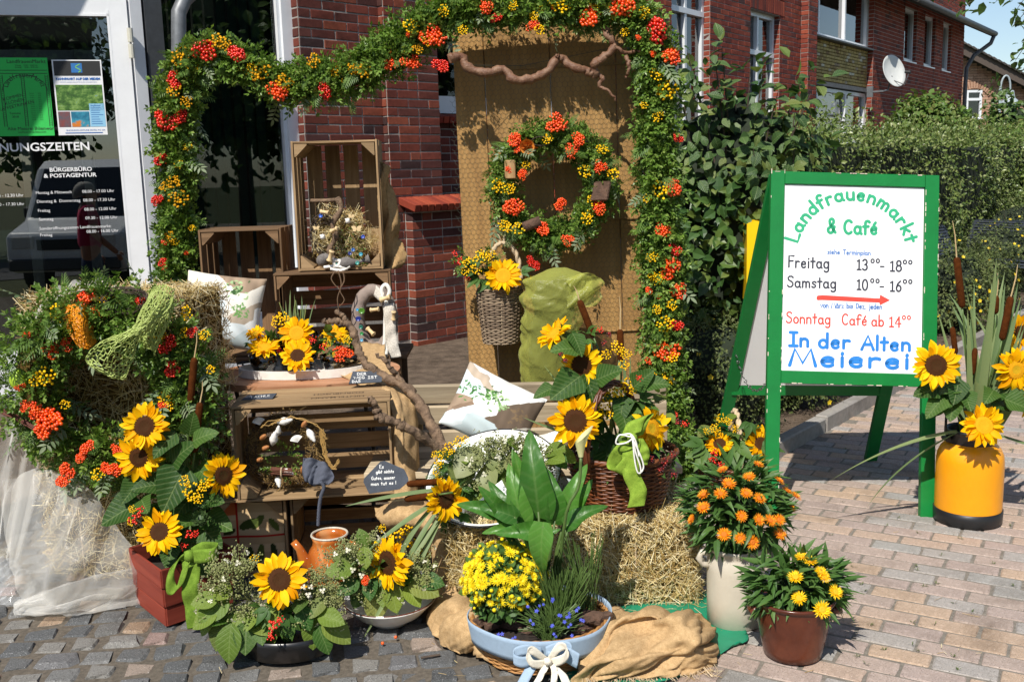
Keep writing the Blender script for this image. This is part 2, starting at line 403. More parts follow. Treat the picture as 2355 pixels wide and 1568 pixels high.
# --- concrete block paving on the right
M_psand = plain('path_sand',(.27,.24,.20),.95,.25,60,.6,300,.1)
path = tag(MB().add([(.62,-1,-.005),(30,-1,-.005),(30,30,-.005),(2.2,30,-.005),(.62,6.0,-.005)],[(0,1,2,3,4)]).build('paved_path',M_psand),kind='structure')
PAV = [(0,hx('b3a094')),(.18,hx('b7a397')),(.34,hx('a8a39d')),(.46,hx('bda593')),(.62,hx('b29f95')),(.78,hx('c0a68f')),(.9,hx('aca49d'))]
PAV = [(p,(c[0] * .80,c[1] * .81,c[2] * .81)) for p,c in PAV]
M_pav = pieces('block_paver',PAV,.9,.6,160,40,.45,'CONSTANT',speck=.22)
M_pav_i = pieces('block_paver_far',PAV,.9,.6,160,40,.45,'CONSTANT',island=True,speck=.22)
pavs = piece_meshes(14,.1955,.0955,.08,.007,.0035,M_pav,'paver')
a = R_(-31); ca,sa = math.cos(a),math.sin(a); cands = []
for j in range(-60,130):
 off = .1 * (j % 2) + rnd.uniform(-.02,.02)
 for i in range(-40,70):
  x = i * .2 + off; y = j * .1
  X,Y = x * ca - y * sa,x * sa + y * ca
  if X < .50 or Y < 2.2 or X > 8 or Y > 13: continue
  k = (Y - 4.35) * .805 - (X - .70)       # beyond the kerb line lies the bed
  if (X - .62) * .78 - (Y - 4.42) * .63 < 0.02: continue
  if abs(X) > .60 * Y + .4: continue
  cands.append((X,Y))
cands.sort(key=lambda c: (c[0] * .5) ** 2 + c[1] ** 2)
rest = MB()
for i,(X,Y) in enumerate(cands):
 M = Matrix.Translation((X,Y,-.042 + rnd.uniform(-.0015,.0015))) @ Matrix.Rotation(a + rnd.uniform(-.012,.012),4,'Z') @ Matrix.Rotation(rnd.uniform(-.012,.012),4,'X')
 if i < 300: place('paver',rnd.choice(pavs),path,M)
 else: joined(rest,rnd.choice(pavs),M)
rest.build('far_pavers',M_pav_i,path,kind='stuff')

# --- planting bed behind the display, with its kerb
K0 = Vector((.62,4.42,0)); kd = Vector((.63,.777,0)).normalized()
def bed_fn(s,t):
 x = -9 + s * 17; y = 4.0 + t * 15
 return x,y,0
mb = MB(); K1 = K0 + kd * 14
poly = [(K0.x - .03,K0.y + .02),(K1.x - .05,K1.y),(K1.x,26),(-14,26),(-14,4.75),(-1.0,4.75)]
mb.add([(x,y,.03) for x,y in poly],[tuple(range(len(poly)))])
bed = tag(mb.build('planting_bed',M_soil),kind='structure')
# clods of soil and chips
ico = ([(0,0,1),(.9,0,.3),(.2,.8,.2),(-.8,.5,.3),(-.7,-.6,.2),(.3,-.9,.3),(0,0,-.5)],[(0,1,2),(0,2,3),(0,3,4),(0,4,5),(0,5,1),(6,2,1),(6,3,2),(6,4,3),(6,5,4),(6,1,5)])
N = 5000; t = rng.uniform(0,6.5,N); s_ = rng.uniform(.02,2.6,N) ** 1.0
P = np.array([K0.x,K0.y,.03])[None] + t[:,None] * np.array(kd)[None] + s_[:,None] * np.array([-.777,.63,0])[None]
mb = MB(); scatter(mb,ico,P,frames(unit(N),unit(N)),rng.uniform(.004,.016,N)); mb.build('soil_clods',M_soil,bed,kind='stuff')
M_kerb = pieces('kerb_concrete',[(0,(.27,.25,.23)),(1,(.34,.32,.29))],.9,.5,120,30,.4)
kerb = tag(MB().bar(K0 + Vector((-.01,.01,-.08)),K1 + Vector((-.01,.01,-.08)),.05,.1).build('kerb',M_sand),kind='structure')
L = .98
for i in range(13):
 m_ = MB(); V,F = bevbox(L / 2,.04,.11,.008); m_.add(V,F)
 c = K0 + kd * (i * 1.0 + .5)
 o = m_.build('kerb_stone',M_kerb,kerb); o.location = (c.x,c.y,-.02 + rnd.uniform(-.004,.004)); o.rotation_euler = (0,0,math.atan2(kd.y,kd.x) + rnd.uniform(-.006,.006))
# ================================================================== TEXT (built-in font, converted to meshes in one go)
TEXT_JOBS = []
def text(body,size,parent,mat,M,align='LEFT',bold=0.0,wide=1.0,name='lettering'):
 TEXT_JOBS.append((body,size,parent,mat,M,align,bold,wide,name))
def flush_text():
 objs = []
 for body,size,parent,mat,M,align,bold,wide,name in TEXT_JOBS:
  c = bpy.data.curves.new('t','FONT'); c.body = body; c.size = size; c.align_x = align; c.offset = bold; c.resolution_u = 3
  o = bpy.data.objects.new('t',c); COL.objects.link(o); objs.append(o)
 dg = bpy.context.evaluated_depsgraph_get(); dg.update()
 for o,(body,size,parent,mat,M,align,bold,wide,name) in zip(objs,TEXT_JOBS):
  me = bpy.data.meshes.new_from_object(o.evaluated_get(dg)); me.materials.clear(); me.materials.append(mat)
  place(name,me,parent,M @ Matrix.Diagonal((wide,1,1,1)))
  bpy.data.objects.remove(o)
 TEXT_JOBS.clear()
UPR = Matrix.Rotation(R_(90),4,'X')          # from the XY plane to an upright XZ plane facing -Y

# ================================================================== BRICKWORK
class Bricks:
 """bricks of one building: the largest 300 in view are objects, the rest one part"""
 def __init__(s,parent,stops,name,course=.08,ln=.25,dp=.10):
  s.p = parent; s.c = course; s.l = ln; s.items = []
  s.mo = pieces('brick_' + name,stops,.85,.5,70,30,.5); s.mi = pieces('brick_far_' + name,stops,.85,.5,70,30,.5,island=True)
  s.me = [MB().add(*(lambda V,F: ([(x + rnd.uniform(-.002,.002),y + rnd.uniform(-.002,.002),z + rnd.uniform(-.0015,.0015)) for x,y,z in V],F))(*bevbox((ln - .011) / 2,dp / 2,(course - .011) / 2,.004))).mesh('brick',s.mo) for _ in range(5)]
  s.mort = []; s.dp = dp
 def wall(s,s0,s1,z0,z1,y,axis='x',x=0.0,mortar=True,flip=1):
  """bricks facing local -Y (axis x, from s0 to s1) or facing along X (axis y)"""
  k0 = int(math.floor(z0 / s.c)); k1 = int(math.ceil(z1 / s.c))
  for k in range(k0,k1):
   zc = (k + .5) * s.c
   if zc < z0 or zc > z1: continue
   a = s0; first = True
   while a < s1 - .02:
    ln = s.l
    if first and k % 2: ln = s.l * .5
    if rnd.random() < .12: ln = s.l * .5
    first = False
    b = min(a + ln,s1)
    if s1 - b < .05: b = s1
    sx = (b - a - .011) / (s.l - .011); jy = rnd.uniform(-.003,.003)
    if axis == 'x': M = Matrix.Translation(((a + b) / 2,y + s.dp / 2 + jy - .004,zc)) @ Matrix.Diagonal((sx,1,1,1))
    else: M = Matrix.Translation((x + flip * (s.dp / 2 + jy - .004),(a + b) / 2,zc)) @ Matrix.Rotation(R_(90),4,'Z') @ Matrix.Diagonal((sx,1,1,1))
    s.items.append(M); a = b
 def finish(s,key,limit=300):
  W = parent_world(s.p); s.items.sort(key=lambda M: key(W @ M.translation)); far = MB(); n = 0
  for i,M in enumerate(s.items):
   if i < limit: place('brick',rnd.choice(s.me),s.p,M)
   else: joined(far,rnd.choice(s.me),M); n += 1
  if n: far.build('far_bricks',s.mi,s.p,kind='stuff')
def in_view(P):
 d = P - Vector((0,0,H)); wz = d.dot(_F)
 u = 1177.5 + FPX * d.dot(_R) / wz; v = 784 - FPX * d.dot(_U) / wz
 return u,v,wz
def brick_key(x0,x1,y0,y1):
 def k(P):
  u,v,wz = in_view(P); out = max(0,x0 - u,u - x1) + max(0,y0 - v,v - y1)
  return wz + out * .2
 return k
class Frame:
 """upright wall plane: local x along the wall, y into the building"""
 def __init__(s,p,ang): s.p = Vector((p[0],p[1],0)); s.a = ang; s.x = Vector((math.cos(ang),math.sin(ang),0)); s.y = Vector((-math.sin(ang),math.cos(ang),0))
 def __call__(s,u,v,d=0.0):
  r = ray(u,v); o = Vector((0,0,H)); t = ((s.p + s.y * d) - o).dot(s.y) / r.dot(s.y); q = o + r * t
  return (q - s.p).dot(s.x),q.z

# ================================================================== OFFICE BUILDING ON THE LEFT
M_mortar = plain('mortar',(.42,.39,.35),.95,.2,40,.5,200,.1)
M_white = plain('white_paint',(.80,.81,.82),.35,.05,4)
M_whitepl = plain('white_window_frame',(.78,.80,.82),.3,.05,4)
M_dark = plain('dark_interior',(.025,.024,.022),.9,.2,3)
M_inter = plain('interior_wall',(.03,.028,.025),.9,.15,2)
M_grey = plain('dark_grey_metal',(.07,.075,.08),.5,.15,20)
M_zinc = plain('zinc_pipe',(.20,.21,.22),.5,.2,12,metal=.4)
M_slat = plain('blind_fabric',(.06,.105,.085),.85,.15,60)
M_txt = plain('white_lettering',(.8,.8,.8),.6,.02)
M_black = plain('black_print',(.02,.02,.02),.6,.02)
M_pane = glass('window_glass',(.62,.70,.67),1.7); M_dpane = glass('door_glass',(.62,.68,.66),3.6)
o0 = at(702,319,8.75); LF = Frame((o0.x,o0.y),R_(45.5))
OB = thing('office_building','dark red brick office building with tall dark window behind the crates','building',(o0.x,o0.y,0),LF.a)
BR = [(0,hx('4e2a24')),(.18,hx('6a3429')),(.34,hx('74392c')),(.5,hx('3a2827')),(.6,hx('7c3f2f')),(.75,hx('864631')),(.88,hx('4a2d2a')),(1,hx('6c3527'))]
bk = Bricks(OB,BR,'office')
sA = LF(877,200)[0]; sB = LF(1009,200,-.07)[0]; zs = LF(960,463,-.1)[1]
mort = MB()
bk.wall(0,sA + .02,.5,4.4,0); mort.box((sA / 2,.1525,2.2),(sA,.3,4.4))
bk.wall(sA,sB,.1,4.4,-.07); mort.box(((sA + sB) / 2,.1025,2.2),(sB - sA - .01,.34,4.4))
bk.wall(-.066,0.004,.5,4.4,0,'y',x=sA); bk.wall(.0,.24,.5,4.4,0,'y',x=0.0)
# low wall with a sloped brick sill in front of the recess
sC = sB + 2.6
bk.wall(sA + .14,sC,.03,zs - .06,-.18); mort.box(((sA + sC) / 2 + .07,-.0475,zs / 2 - .04),(sC - sA - .16,.26,zs - .09))
rec = .35
zr0 = LF(1040,262,rec)[1]
bk.wall(sB,sC,zs - .1,zr0 - .08,rec); mort.box(((sB + sC) / 2,rec + .17,zs + 1.2),(sC - sB,.3,zr0 * 2 - .1 - 2.4 - zs)) if False else mort.box(((sB + sC) / 2,rec + .1425,(zs + zr0) / 2 - .1),(sC - sB + .2,.28,zr0 - zs - .1))
bk.wall(-.07,rec,.5,4.4,0,'y',x=sB - .1 + .1,flip=-1)
mort.build('mortar',M_mortar,OB)
sill_i = MB()
V,F = bevbox(.036,.135,.033,.004); sill_me = MB().add(V,F).mesh('sill_brick',pieces('sill_brick',[(0,hx('8a3a26')),(.5,hx('a04a30')),(1,hx('7a3022'))],.85,.4,70,30,.4))
x = sA + .12
while x < sC:
 place('sill_brick',sill_me,OB,Matrix.Translation((x,-.17,zs - .02)) @ Matrix.Rotation(R_(17),4,'X')); x += .082
x = sB + .05
while x < sC:
 place('sill_brick',sill_me,OB,Matrix.Translation((x,rec - .02,zr0 - .05)) @ Matrix.Rotation(R_(14),4,'X') @ Matrix.Diagonal((1,.6,1,1))); x += .082
# recessed window right of the pilaster
MB().box(((sB + sC) / 2,rec + .08,zr0 + 1.9),(sC - sB,.1,.12)).build('window_head',M_whitepl,OB)
wn = MB(); wn.box(((sB + sC) / 2,rec + .08,zr0 + .09),(sC - sB,.10,.17))
wn = wn.build('window_frame',M_whitepl,OB)
MB().box(((sB + sC) / 2,rec + .09,zr0 + 1.0),(sC - sB,.012,1.8)).build('pane',M_pane,wn)
bk.finish(brick_key(690,1068,0,820))
# window with vertical blinds
D = .13
w0 = LF(352,330,D)[0]; w1 = LF(684,330,D)[0]
f = MB(); f.box((w1 - .055,D,2.0),(.11,.09,4.0)).box((w1 - .125,D + .012,2.0),(.03,.06,4.0)).box(((w0 + w1) / 2,D,.25),(w1 - w0 - .03,.085,.5))
fr = f.build('window_frame',M_whitepl,OB)
MB().box(((w0 + w1) / 2 - .03,D + .02,2.25),(w1 - w0 - .24,.012,3.5)).build('pane',M_pane,fr)
MB().box((w0 + .06,D - .01,2.0),(.14,.10,4.0)).build('dark_mullion',M_grey,OB)
x = w0 + .15
while x < w1 - .15:
 o = MB().box((0,0,0),(.12,.004,3.4)).build('blind_slat',M_slat,OB); o.location = (x,D + .20,2.2); o.rotation_euler = (0,0,R_(24) + rnd.uniform(-.05,.05)); x += .105
sh = MB(); sh.box(((w0 + w1) / 2,D + .55,1.05),(w1 - w0,.3,.03)).box(((w0 + w1) / 2,D + .5,.9),(w1 - w0 - .4,.02,.25)); sh.build('interior_shelf',M_grey,OB)
# the rainwater pipe with an elbow
pp = [LF(411,y,-.25) for y in (640,300,120,60,30)]
pts = [(s_,-.25,z) for s_,z in pp]; e = pts[-1]; pts += [(e[0] + .06,-.24,e[2] + .10),(e[0] + .18,-.22,e[2] + .20),(e[0] + .42,-.16,e[2] + .33)]
MB().tube([(pts[0][0],-.25,.03)] + pts,.055,14).build('rainwater_pipe',M_zinc,OB,smooth=True)
# eaves high above, wall above the openings
top = MB(); top.box((0,1.2,4.7),(9,2.8,.6)); top.build('wall_above',M_mortar,OB)
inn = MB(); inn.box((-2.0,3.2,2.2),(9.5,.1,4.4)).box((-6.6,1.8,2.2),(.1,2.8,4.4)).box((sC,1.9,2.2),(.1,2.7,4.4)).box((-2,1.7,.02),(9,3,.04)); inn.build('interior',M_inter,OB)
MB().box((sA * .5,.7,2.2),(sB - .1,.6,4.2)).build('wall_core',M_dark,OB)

# ------------------------------------------------------------------ glazed entrance door with notices
DO = .10
hs_ = LF(322,330,DO)[0]; hw_ = LF.p + LF.x * hs_ + LF.y * DO; JF = LF
DF = Frame((hw_.x,hw_.y),R_(15.0))
DR = thing('glass_door','white framed glass door with opening hours and two notices','door',(hw_.x,hw_.y,0),DF.a)
x_in = DF(278,330)[0]; x_out = DF(319,330)[0]; DO = 0.0
ztop = DF(250,33,0)[1]; dl = DF(-150,330,0)[0]
m_ = MB(); m_.box(((x_in + x_out) / 2,DO,(ztop + .0) / 2 + .07),(x_out - x_in,.07,ztop + .10)).box(((dl + x_in) / 2,DO,ztop + .07),(x_in - dl,.068,.15)).box(((dl + x_in) / 2,DO,.2),(x_in - dl,.068,.36)).box((dl - .06,DO,ztop / 2 + .07),(.12,.07,ztop + .1))
m_.box((x_in - .008,DO - .012,ztop / 2 + .2),(.018,.05,ztop - .35)).box(((dl + x_in) / 2,DO - .012,ztop - .012),(x_in - dl,.05,.018))
m_.build('door_frame',M_white,DR)
xa_,xb_ = LF(321,330,.1)[0],LF(347,330,.1)[0]; MB().box(((xa_ + xb_) / 2,.12,2.1),(xb_ - xa_,.10,4.15)).build('door_jamb',M_white,OB)
hz = DF(335,85,DO)[1]
for dz in (0,-.115): MB().tube([(x_out + .012,DO - .075,hz + dz - .05),(x_out + .012,DO - .075,hz + dz + .05)],.022,10).build('hinge',plain('cream_hinge',(.62,.60,.50),.4,.05),DR)
MB().box(((dl + x_in) / 2,DO + .01,ztop / 2 + .2),(x_in - dl - .01,.010,ztop - .33)).build('pane',M_dpane,DR)
# things seen through the glass: an inner door frame
inn = MB()
for sx in (-.95,-.45): inn.box((x_in + sx * 1.0,1.6,1.4),(.09,.08,2.8))
inn.box((x_in - .7,1.6,2.75),(1.2,.08,.09)); inn.build('inner_door_frame',plain('inner_frame',(.30,.29,.26),.6),DR)
G0 = DO + .0036
def dpos(u,v): return DF(u,v,G0)
def rect(parent,name,u0,v0,u1,v1,mat,y=G0,lift=0.0008):
 a = dpos(u0,v0); b = dpos(u1,v1); x0,x1 = a[0],b[0]; z1,z0 = a[1],b[1]
 o = MB().box((0,0,0),(x1 - x0,.0012,z1 - z0)).build(name,mat,parent); o.location = ((x0 + x1) / 2,y - lift,(z0 + z1) / 2); return (x0,x1,z0,z1)
# green market notice
ng = thing('green_notice','bright green paper notice with a drawn arch taped inside the glass door','notice',(hw_.x,hw_.y,0),DF.a)
M_gp = plain('green_paper',hx('30c454'),.7,.03)
x0,x1,z0,z1 = rect(ng,'sheet',-22,133,126,312,M_gp)
W_,H_ = x1 - x0,z1 - z0
def T(parent,s,fx,fz,size,mat,ox,oz,w_,h_,align='CENTER',bold=0,wide=1.0,y=G0 - .0032,name='lettering'):
 text(s,size * .62,parent,mat,Matrix.Translation((ox + fx * w_,y,oz + fz * h_)) @ UPR,align,bold,wide,name)
T(ng,'LandfrauenMarkt',.62,.93,.062,M_black,x0,z0,W_,H_)
T(ng,'Freitag:    13.00 - 18.00 Uhr',.62,.895,.022,M_black,x0,z0,W_,H_); T(ng,'Samstag:    10.00 - 16.00 Uhr',.62,.87,.022,M_black,x0,z0,W_,H_)
T(ng,'Alte Meierei Ihlienworth',.62,.075,.056,M_black,x0,z0,W_,H_); T(ng,'Landfrauenverein Ihlienworth',.6,.04,.026,M_black,x0,z0,W_,H_)
for i,s in enumerate(['KOMMEN','KLÖNEN','KAFFEETRINKEN']): text(s,.034,ng,M_black,Matrix.Translation((x0 + (.33 + .02 * i) * W_,G0 - .0022,z0 + (.48 - .055 * i) * H_)) @ Matrix.Rotation(R_(-14),4,'Y') @ UPR,'CENTER')
T(ng,'Termine',.33,.28,.036,M_black,x0,z0,W_,H_); T(ng,'2018',.33,.235,.036,M_black,x0,z0,W_,H_)
for i in range(13): T(ng,'Termin  ·····  2018',.72,.54 - i * .028,.017,M_black,x0,z0,W_,H_)
for s_,r_ in (('LandfrauenMarkt',.30),):
 for i,ch in enumerate(s_):
  aa = math.pi * (.92 - .84 * i / (len(s_) - 1)); cx = x0 + .55 * W_ + r_ * W_ * math.cos(aa); cz = z0 + .60 * H_ + r_ * .82 * H_ * math.sin(aa) * .62
  text(ch,.05,ng,M_black,Matrix.Translation((cx,G0 - .0022,cz)) @ Matrix.Rotation(-(aa - math.pi / 2),4,'Y') @ UPR,'CENTER')
fr_ = MB()
for xx in (.12,.17,.50,.55,.93,.98): fr_.box((x0 + xx * W_,G0 - .0022,z0 + .45 * H_),(.004,.001,.66 * H_))
for zz in (.80,.84): fr_.box((x0 + .55 * W_,G0 - .0022,z0 + zz * H_),(.86 * W_,.001,.004))
for k_ in range(24):
 for xx in (.145,.525,.955): fr_.box((x0 + xx * W_,G0 - .0022,z0 + (.14 + k_ * .027) * H_),(.03 * W_ * rnd.uniform(.4,1),.001,.003),0,Matrix.Rotation(rnd.uniform(-.6,.6),3,'Y'))
pts = [(x0 + (.55 + .40 * math.cos(math.pi * i / 18)) * W_,G0 - .0022,z0 + (.58 + .20 * math.sin(math.pi * i / 18)) * H_) for i in range(19)]
for a_,b_ in zip(pts,pts[1:]): fr_.bar(a_,b_,.001,.004,up=(0,0,1))
fr_.build('arch_drawing',M_black,ng)
# blue boat-trip notice
nb = thing('boat_trip_notice','white and blue framed notice about boat trips beside the green notice','notice',(hw_.x,hw_.y,0),DF.a)
a = rect(nb,'sheet',118,138,248,310,M_txt); x0,x1,z0,z1 = a; W_,H_ = x1 - x0,z1 - z0
def sub(name,fx0,fz0,fx1,fz1,mat,lift=.0024):
 o = MB().box((0,0,0),((fx1 - fx0) * W_,.0012,(fz1 - fz0) * H_)).build(name,mat,nb); o.location = (x0 + (fx0 + fx1) / 2 * W_,G0 - lift,z0 + (fz0 + fz1) / 2 * H_); return o
sub('dark_header',.03,.79,.97,.985,M_black); sub('logo',.38,.83,.60,.955,plain('logo_blue',hx('2a6fb0'),.6,.02),.003)
pts = [(x0 + (.52 + .05 * math.sin(i * .8)) * W_,G0 - .0045,z0 + (.835 + .012 * i) * H_) for i in range(10)]
lg = MB(); [lg.bar(p,q,.001,.02 * W_) for p,q in zip(pts,pts[1:])]; lg.build('logo_river',plain('logo_green',hx('7fc060'),.6,.02),nb)
m_pic,n_,b_,o_ = nodes('river_picture'); tt = noise(n_,14,6,.7,objco(n_,(1,1,1.6))); rr = ramp(n_,[(.3,hx('16240f')),(.48,hx('3f6a25')),(.62,hx('7fa050')),(.75,hx('5a86a8'))]); n_.links.new(tt.outputs[0],rr.inputs[0]); n_.links.new(rr.outputs[0],b_.inputs['Base Color'])
sub('river_photo',.03,.33,.97,.67,m_pic)
m_pic2,n_,b_,o_ = nodes('bird_picture'); tt = noise(n_,9,3,.6,objco(n_)); rr = ramp(n_,[(.42,hx('1d6a86')),(.55,hx('3a93ac')),(.62,hx('d07a28'))]); n_.links.new(tt.outputs[0],rr.inputs[0]); n_.links.new(rr.outputs[0],b_.inputs['Base Color'])
sub('small_photo',.03,.11,.27,.315,plain('boat_picture',hx('8a3a30'),.6,.3,20,c2=hx('3a5a66'))); sub('small_photo',.29,.11,.66,.315,m_pic2)
M_blu = plain('notice_blue',hx('2a66b0'),.6,.02); M_lb = plain('notice_pale_blue',hx('8fc4e0'),.6,.02)
sub('pale_panel',.67,.11,.98,.42,M_lb)
for i in range(9): sub('text_line',.70,.385 - i * .03,.70 + rnd.uniform(.15,.25),.393 - i * .03,M_blu,.003)
T(nb,'KAHNFAHRT AUF DER MEDEM',.5,.735,.036,M_blu,x0,z0,W_,H_,bold=.0012); T(nb,'GEFÜHRTE WASSERLANDFAHRTEN IN UND UM IHLIENWORTH',.5,.70,.0145,M_blu,x0,z0,W_,H_)
T(nb,'BUCHUNGS-HOTLINE (04755) 912 334',.56,.055,.026,M_blu,x0,z0,W_,H_)
sub('text_line',.14,.025,.9,.035,M_blu,.003)
# opening hours lettering on the glass
def dt(s,u,v,hpx,align='LEFT',bold=0.0,wide=1.0):
 a = dpos(u,v); b = dpos(u,v - hpx); text(s,(b[1] - a[1]) / .72,DR,M_txt,Matrix.Translation((a[0],G0,a[1])) @ UPR,align,bold,wide)
dt('ÖFFNUNGSZEITEN',208,345,19,'RIGHT',.0015,1.1)
dt('BÜRGERBÜRO',212,393,9,'RIGHT',.001,1.15); dt('& POSTAGENTUR',222,406,9,'RIGHT',.001,1.15)
for k_,(l_,r_,v) in enumerate([('Montag & Mittwoch','08.00 - 17.00 Uhr',447),('Dienstag &  Donnerstag','08.00 - 17.30 Uhr',467),('Freitag','08.00 - 12.00 Uhr',488),('Samstag','09.30 - 12.00 Uhr',508),('Freitag','08.00 - 16.00 Uhr',543)]):
 dt(l_,82 + k_ * 2.5,v + (k_ == 4) * 1,7); dt(r_,189 + k_ * 2.5,v - (7 if k_ == 4 else 3),7)
dt('Sonderöffnungszeiten Landfrauenmarkt:',91,529,7); dt('08.00 - 12.30 Uhr',54,452,7,'RIGHT'); dt('14.00 - 17.30 Uhr',56,472,7,'RIGHT')
# ================================================================== RED BRICK HOUSE ON THE RIGHT
o1 = at(1838,266,18.4); RF = Frame((o1.x,o1.y),R_(53.1))
RB = thing('brick_house','long red brick house with white windows behind the hedge','house',(o1.x,o1.y,0),RF.a)
BR2 = [(0,hx('7c382b')),(.3,hx('863f2f')),(.55,hx('924833')),(.8,hx('793529')),(.93,hx('60332c')),(1,hx('543a37'))]
b2 = Bricks(RB,BR2,'house',course=.08,ln=.25)
m2 = MB()
def wpx(u0,v0,u1,v1,d=0.0):
 a = RF(u0,(v0 + v1) / 2,d)[0]; b = RF(u1,(v0 + v1) / 2,d)[0]; c = (u0 + u1) / 2
 return a,b,RF(c,v1,d)[1],RF(c,v0,d)[1]
def window(parent,s0,s1,z0,z1,d,cols,transom=None,fw=.07,label=None):
 """a white window: frame, mullions and one pane per light"""
 w_ = thing('window','','',) if False else None
 f = MB(); f.box(((s0 + s1) / 2,d,z0 + fw / 2),(s1 - s0,.08,fw)).box(((s0 + s1) / 2,d,z1 - fw / 2),(s1 - s0,.08,fw))
 f.box((s0 + fw / 2,d,(z0 + z1) / 2),(fw,.079,z1 - z0 - 2 * fw + .002)).box((s1 - fw / 2,d,(z0 + z1) / 2),(fw,.079,z1 - z0 - 2 * fw + .002))
 xs = [s0 + (s1 - s0) * c for c in cols]
 for x in xs[1:-1]: f.box((x,d - .01,(z0 + z1) / 2),(fw * .9,.078,z1 - z0 - 2 * fw + .002))
 zs_ = [z0,z1] if transom is None else [z0,z0 + (z1 - z0) * transom,z1]
 if transom is not None: f.box(((s0 + s1) / 2,d - .02,zs_[1]),(s1 - s0 - fw,.075,fw * 1.1))
 f.box(((s0 + s1) / 2,d - .06,z0 - .015),(s1 - s0 + .04,.16,.03))
 o = f.build('window',M_whitepl,parent)
 for x0,x1 in zip(xs,xs[1:]):
  for za,zb in zip(zs_,zs_[1:]):
   MB().box(((x0 + x1) / 2,d + .02,(za + zb) / 2),(x1 - x0 - .02,.01,zb - za - .02)).build('pane',M_pane_r,o)
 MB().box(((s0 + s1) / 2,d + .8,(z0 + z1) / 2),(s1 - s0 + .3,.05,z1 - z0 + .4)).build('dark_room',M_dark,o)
 return o
M_pane_r = glass('house_glass',(.5,.55,.55),2.2)
TOP = 5.9
D0 = .14
# front wall with two tall windows
w1_ = wpx(1524,-95,1613,300,D0); w2_ = wpx(1706,31,1774,296,D0)
L0 = RF(1400,200)[0]; step = 0.0
p1 = RF(1820,200)[0]
for a,b,z0,z1 in [(L0,w1_[0],0,TOP),(w1_[1],w2_[0],0,TOP),(w2_[1],0,0,TOP),(w1_[0],w1_[1],0,w1_[2]),(w1_[0],w1_[1],w1_[3],TOP),(w2_[0],w2_[1],0,w2_[2])]:
 b2.wall(a,b,max(z0,1.3),z1,0); m2.box(((a + b) / 2,.1525,(z0 + z1) / 2),(b - a,.3,z1 - z0))
# soldier course over the second window
z = w2_[3]; x = w2_[0] - .02
while x < w2_[1] + .12:
 for k_ in range(2): b2.items.append(Matrix.Translation((x + .04,.05 - .012,z + .13 + k_ * .255)) @ Matrix.Rotation(R_(90),4,'Y'))
 x += .08
b2.wall(w2_[0],w2_[1],z + .5,TOP,0); m2.box(((w2_[0] + w2_[1]) / 2,.1525,(z + TOP) / 2),(w2_[1] - w2_[0],.3,TOP - z))
for w_ in (w1_,w2_):
 b2.wall(0,D0,1.3,w_[3],0,'y',x=w_[0] - .1); b2.wall(0,D0,1.3,w_[3],0,'y',x=w_[1],flip=1)
window(RB,*w1_,D0,(0,.5,1),.70); window(RB,*w2_,D0,(0,.42,1),.655)
# projecting pier
pe = RF(1877,200,-.14)[0]
b2.wall(0,pe,1.3,TOP,-.14); m2.box((pe / 2,.0825,TOP / 2),(pe - .01,.44,TOP)); b2.wall(-.14,0,1.3,TOP,0,'y',x=0)
# recessed bay: window above, yellow brick panel, concrete lintel, window below
bd = .12
be = RF(1993,190,bd)[0]
u_ = wpx(1864,-70,1988,100,bd + .06); pn = wpx(1877,112,1993,190,bd); l_ = wpx(1864,208,1990,330,bd + .06)
YB = [(0,hx('b09a62')),(.4,hx('bfa86c')),(.8,hx('a8945e')),(.93,hx('8a6a4a')),(.97,hx('d0c8b0'))]
zl1 = l_[3] + .02; zl2 = RF(1935,195,bd)[1]
zy1 = RF(1935,101,bd)[1]
yb = Bricks(RB,YB,'yellow',course=.062,ln=.16,dp=.06)
yb.wall(pe,be,zl2,zy1,bd); m2.box(((pe + be) / 2,bd + .17,(zl2 + zy1) / 2),(be - pe,.26,zy1 - zl2))
MB().box(((pe + be) / 2,bd + .06,(zl1 + zl2) / 2),(be - pe,.2,zl2 - zl1 - .01)).build('concrete_lintel',plain('grey_concrete',(.17,.175,.18),.9,.15,8,.3),RB)
window(RB,pe + .005,be - .005,zy1 + .03,u_[3],bd + .06,(0,.22,.62,1)); window(RB,pe + .005,be - .005,l_[2],l_[3],bd + .06,(0,.22,.66,1))
MB().box(((pe + be) / 2,bd - .02,zy1),(be - pe,.24,.03)).build('dark_sill',M_grey,RB)
# long wall with three narrow windows
we = RF(2214,160)[0]
ws3 = [wpx(2067,21,2096,143,.12),wpx(2114,38,2139,155,.12),wpx(2156,55,2176,165,.12)]
xs = be
for w_ in ws3:
 b2.wall(xs,w_[0],1.3,TOP + .4,0); m2.box(((xs + w_[0]) / 2,.1525,TOP / 2),(w_[0] - xs,.3,TOP)); xs = w_[1]
 b2.wall(w_[0],w_[1],1.3,w_[2] - .03,0); b2.wall(w_[0],w_[1],w_[3],TOP + .4,0); m2.box(((w_[0] + w_[1]) / 2,.1525,w_[2] / 2),(w_[1] - w_[0],.3,w_[2])); m2.box(((w_[0] + w_[1]) / 2,.1525,(w_[3] + TOP) / 2),(w_[1] - w_[0],.3,TOP - w_[3]))
 window(RB,*w_,.12,(0,1)); b2.wall(0,.12,w_[2],w_[3],0,'y',x=w_[1],flip=1)
b2.wall(xs,we,1.3,TOP + .4,0); m2.box(((xs + we) / 2,.1525,TOP / 2),(we - xs,.3,TOP))
b2.wall(0,.12,1.3,TOP,0,'y',x=be,flip=1)
m2.box((we - .1,3.0,TOP / 2),(.2,5.6,TOP)); m2.box((pe * .3,3.0,TOP / 2),(.2,5.6,TOP))
m2.build('mortar',M_mortar,RB)
b2.finish(brick_key(1600,1880,0,300)); yb.finish(brick_key(1880,1990,105,190),300)
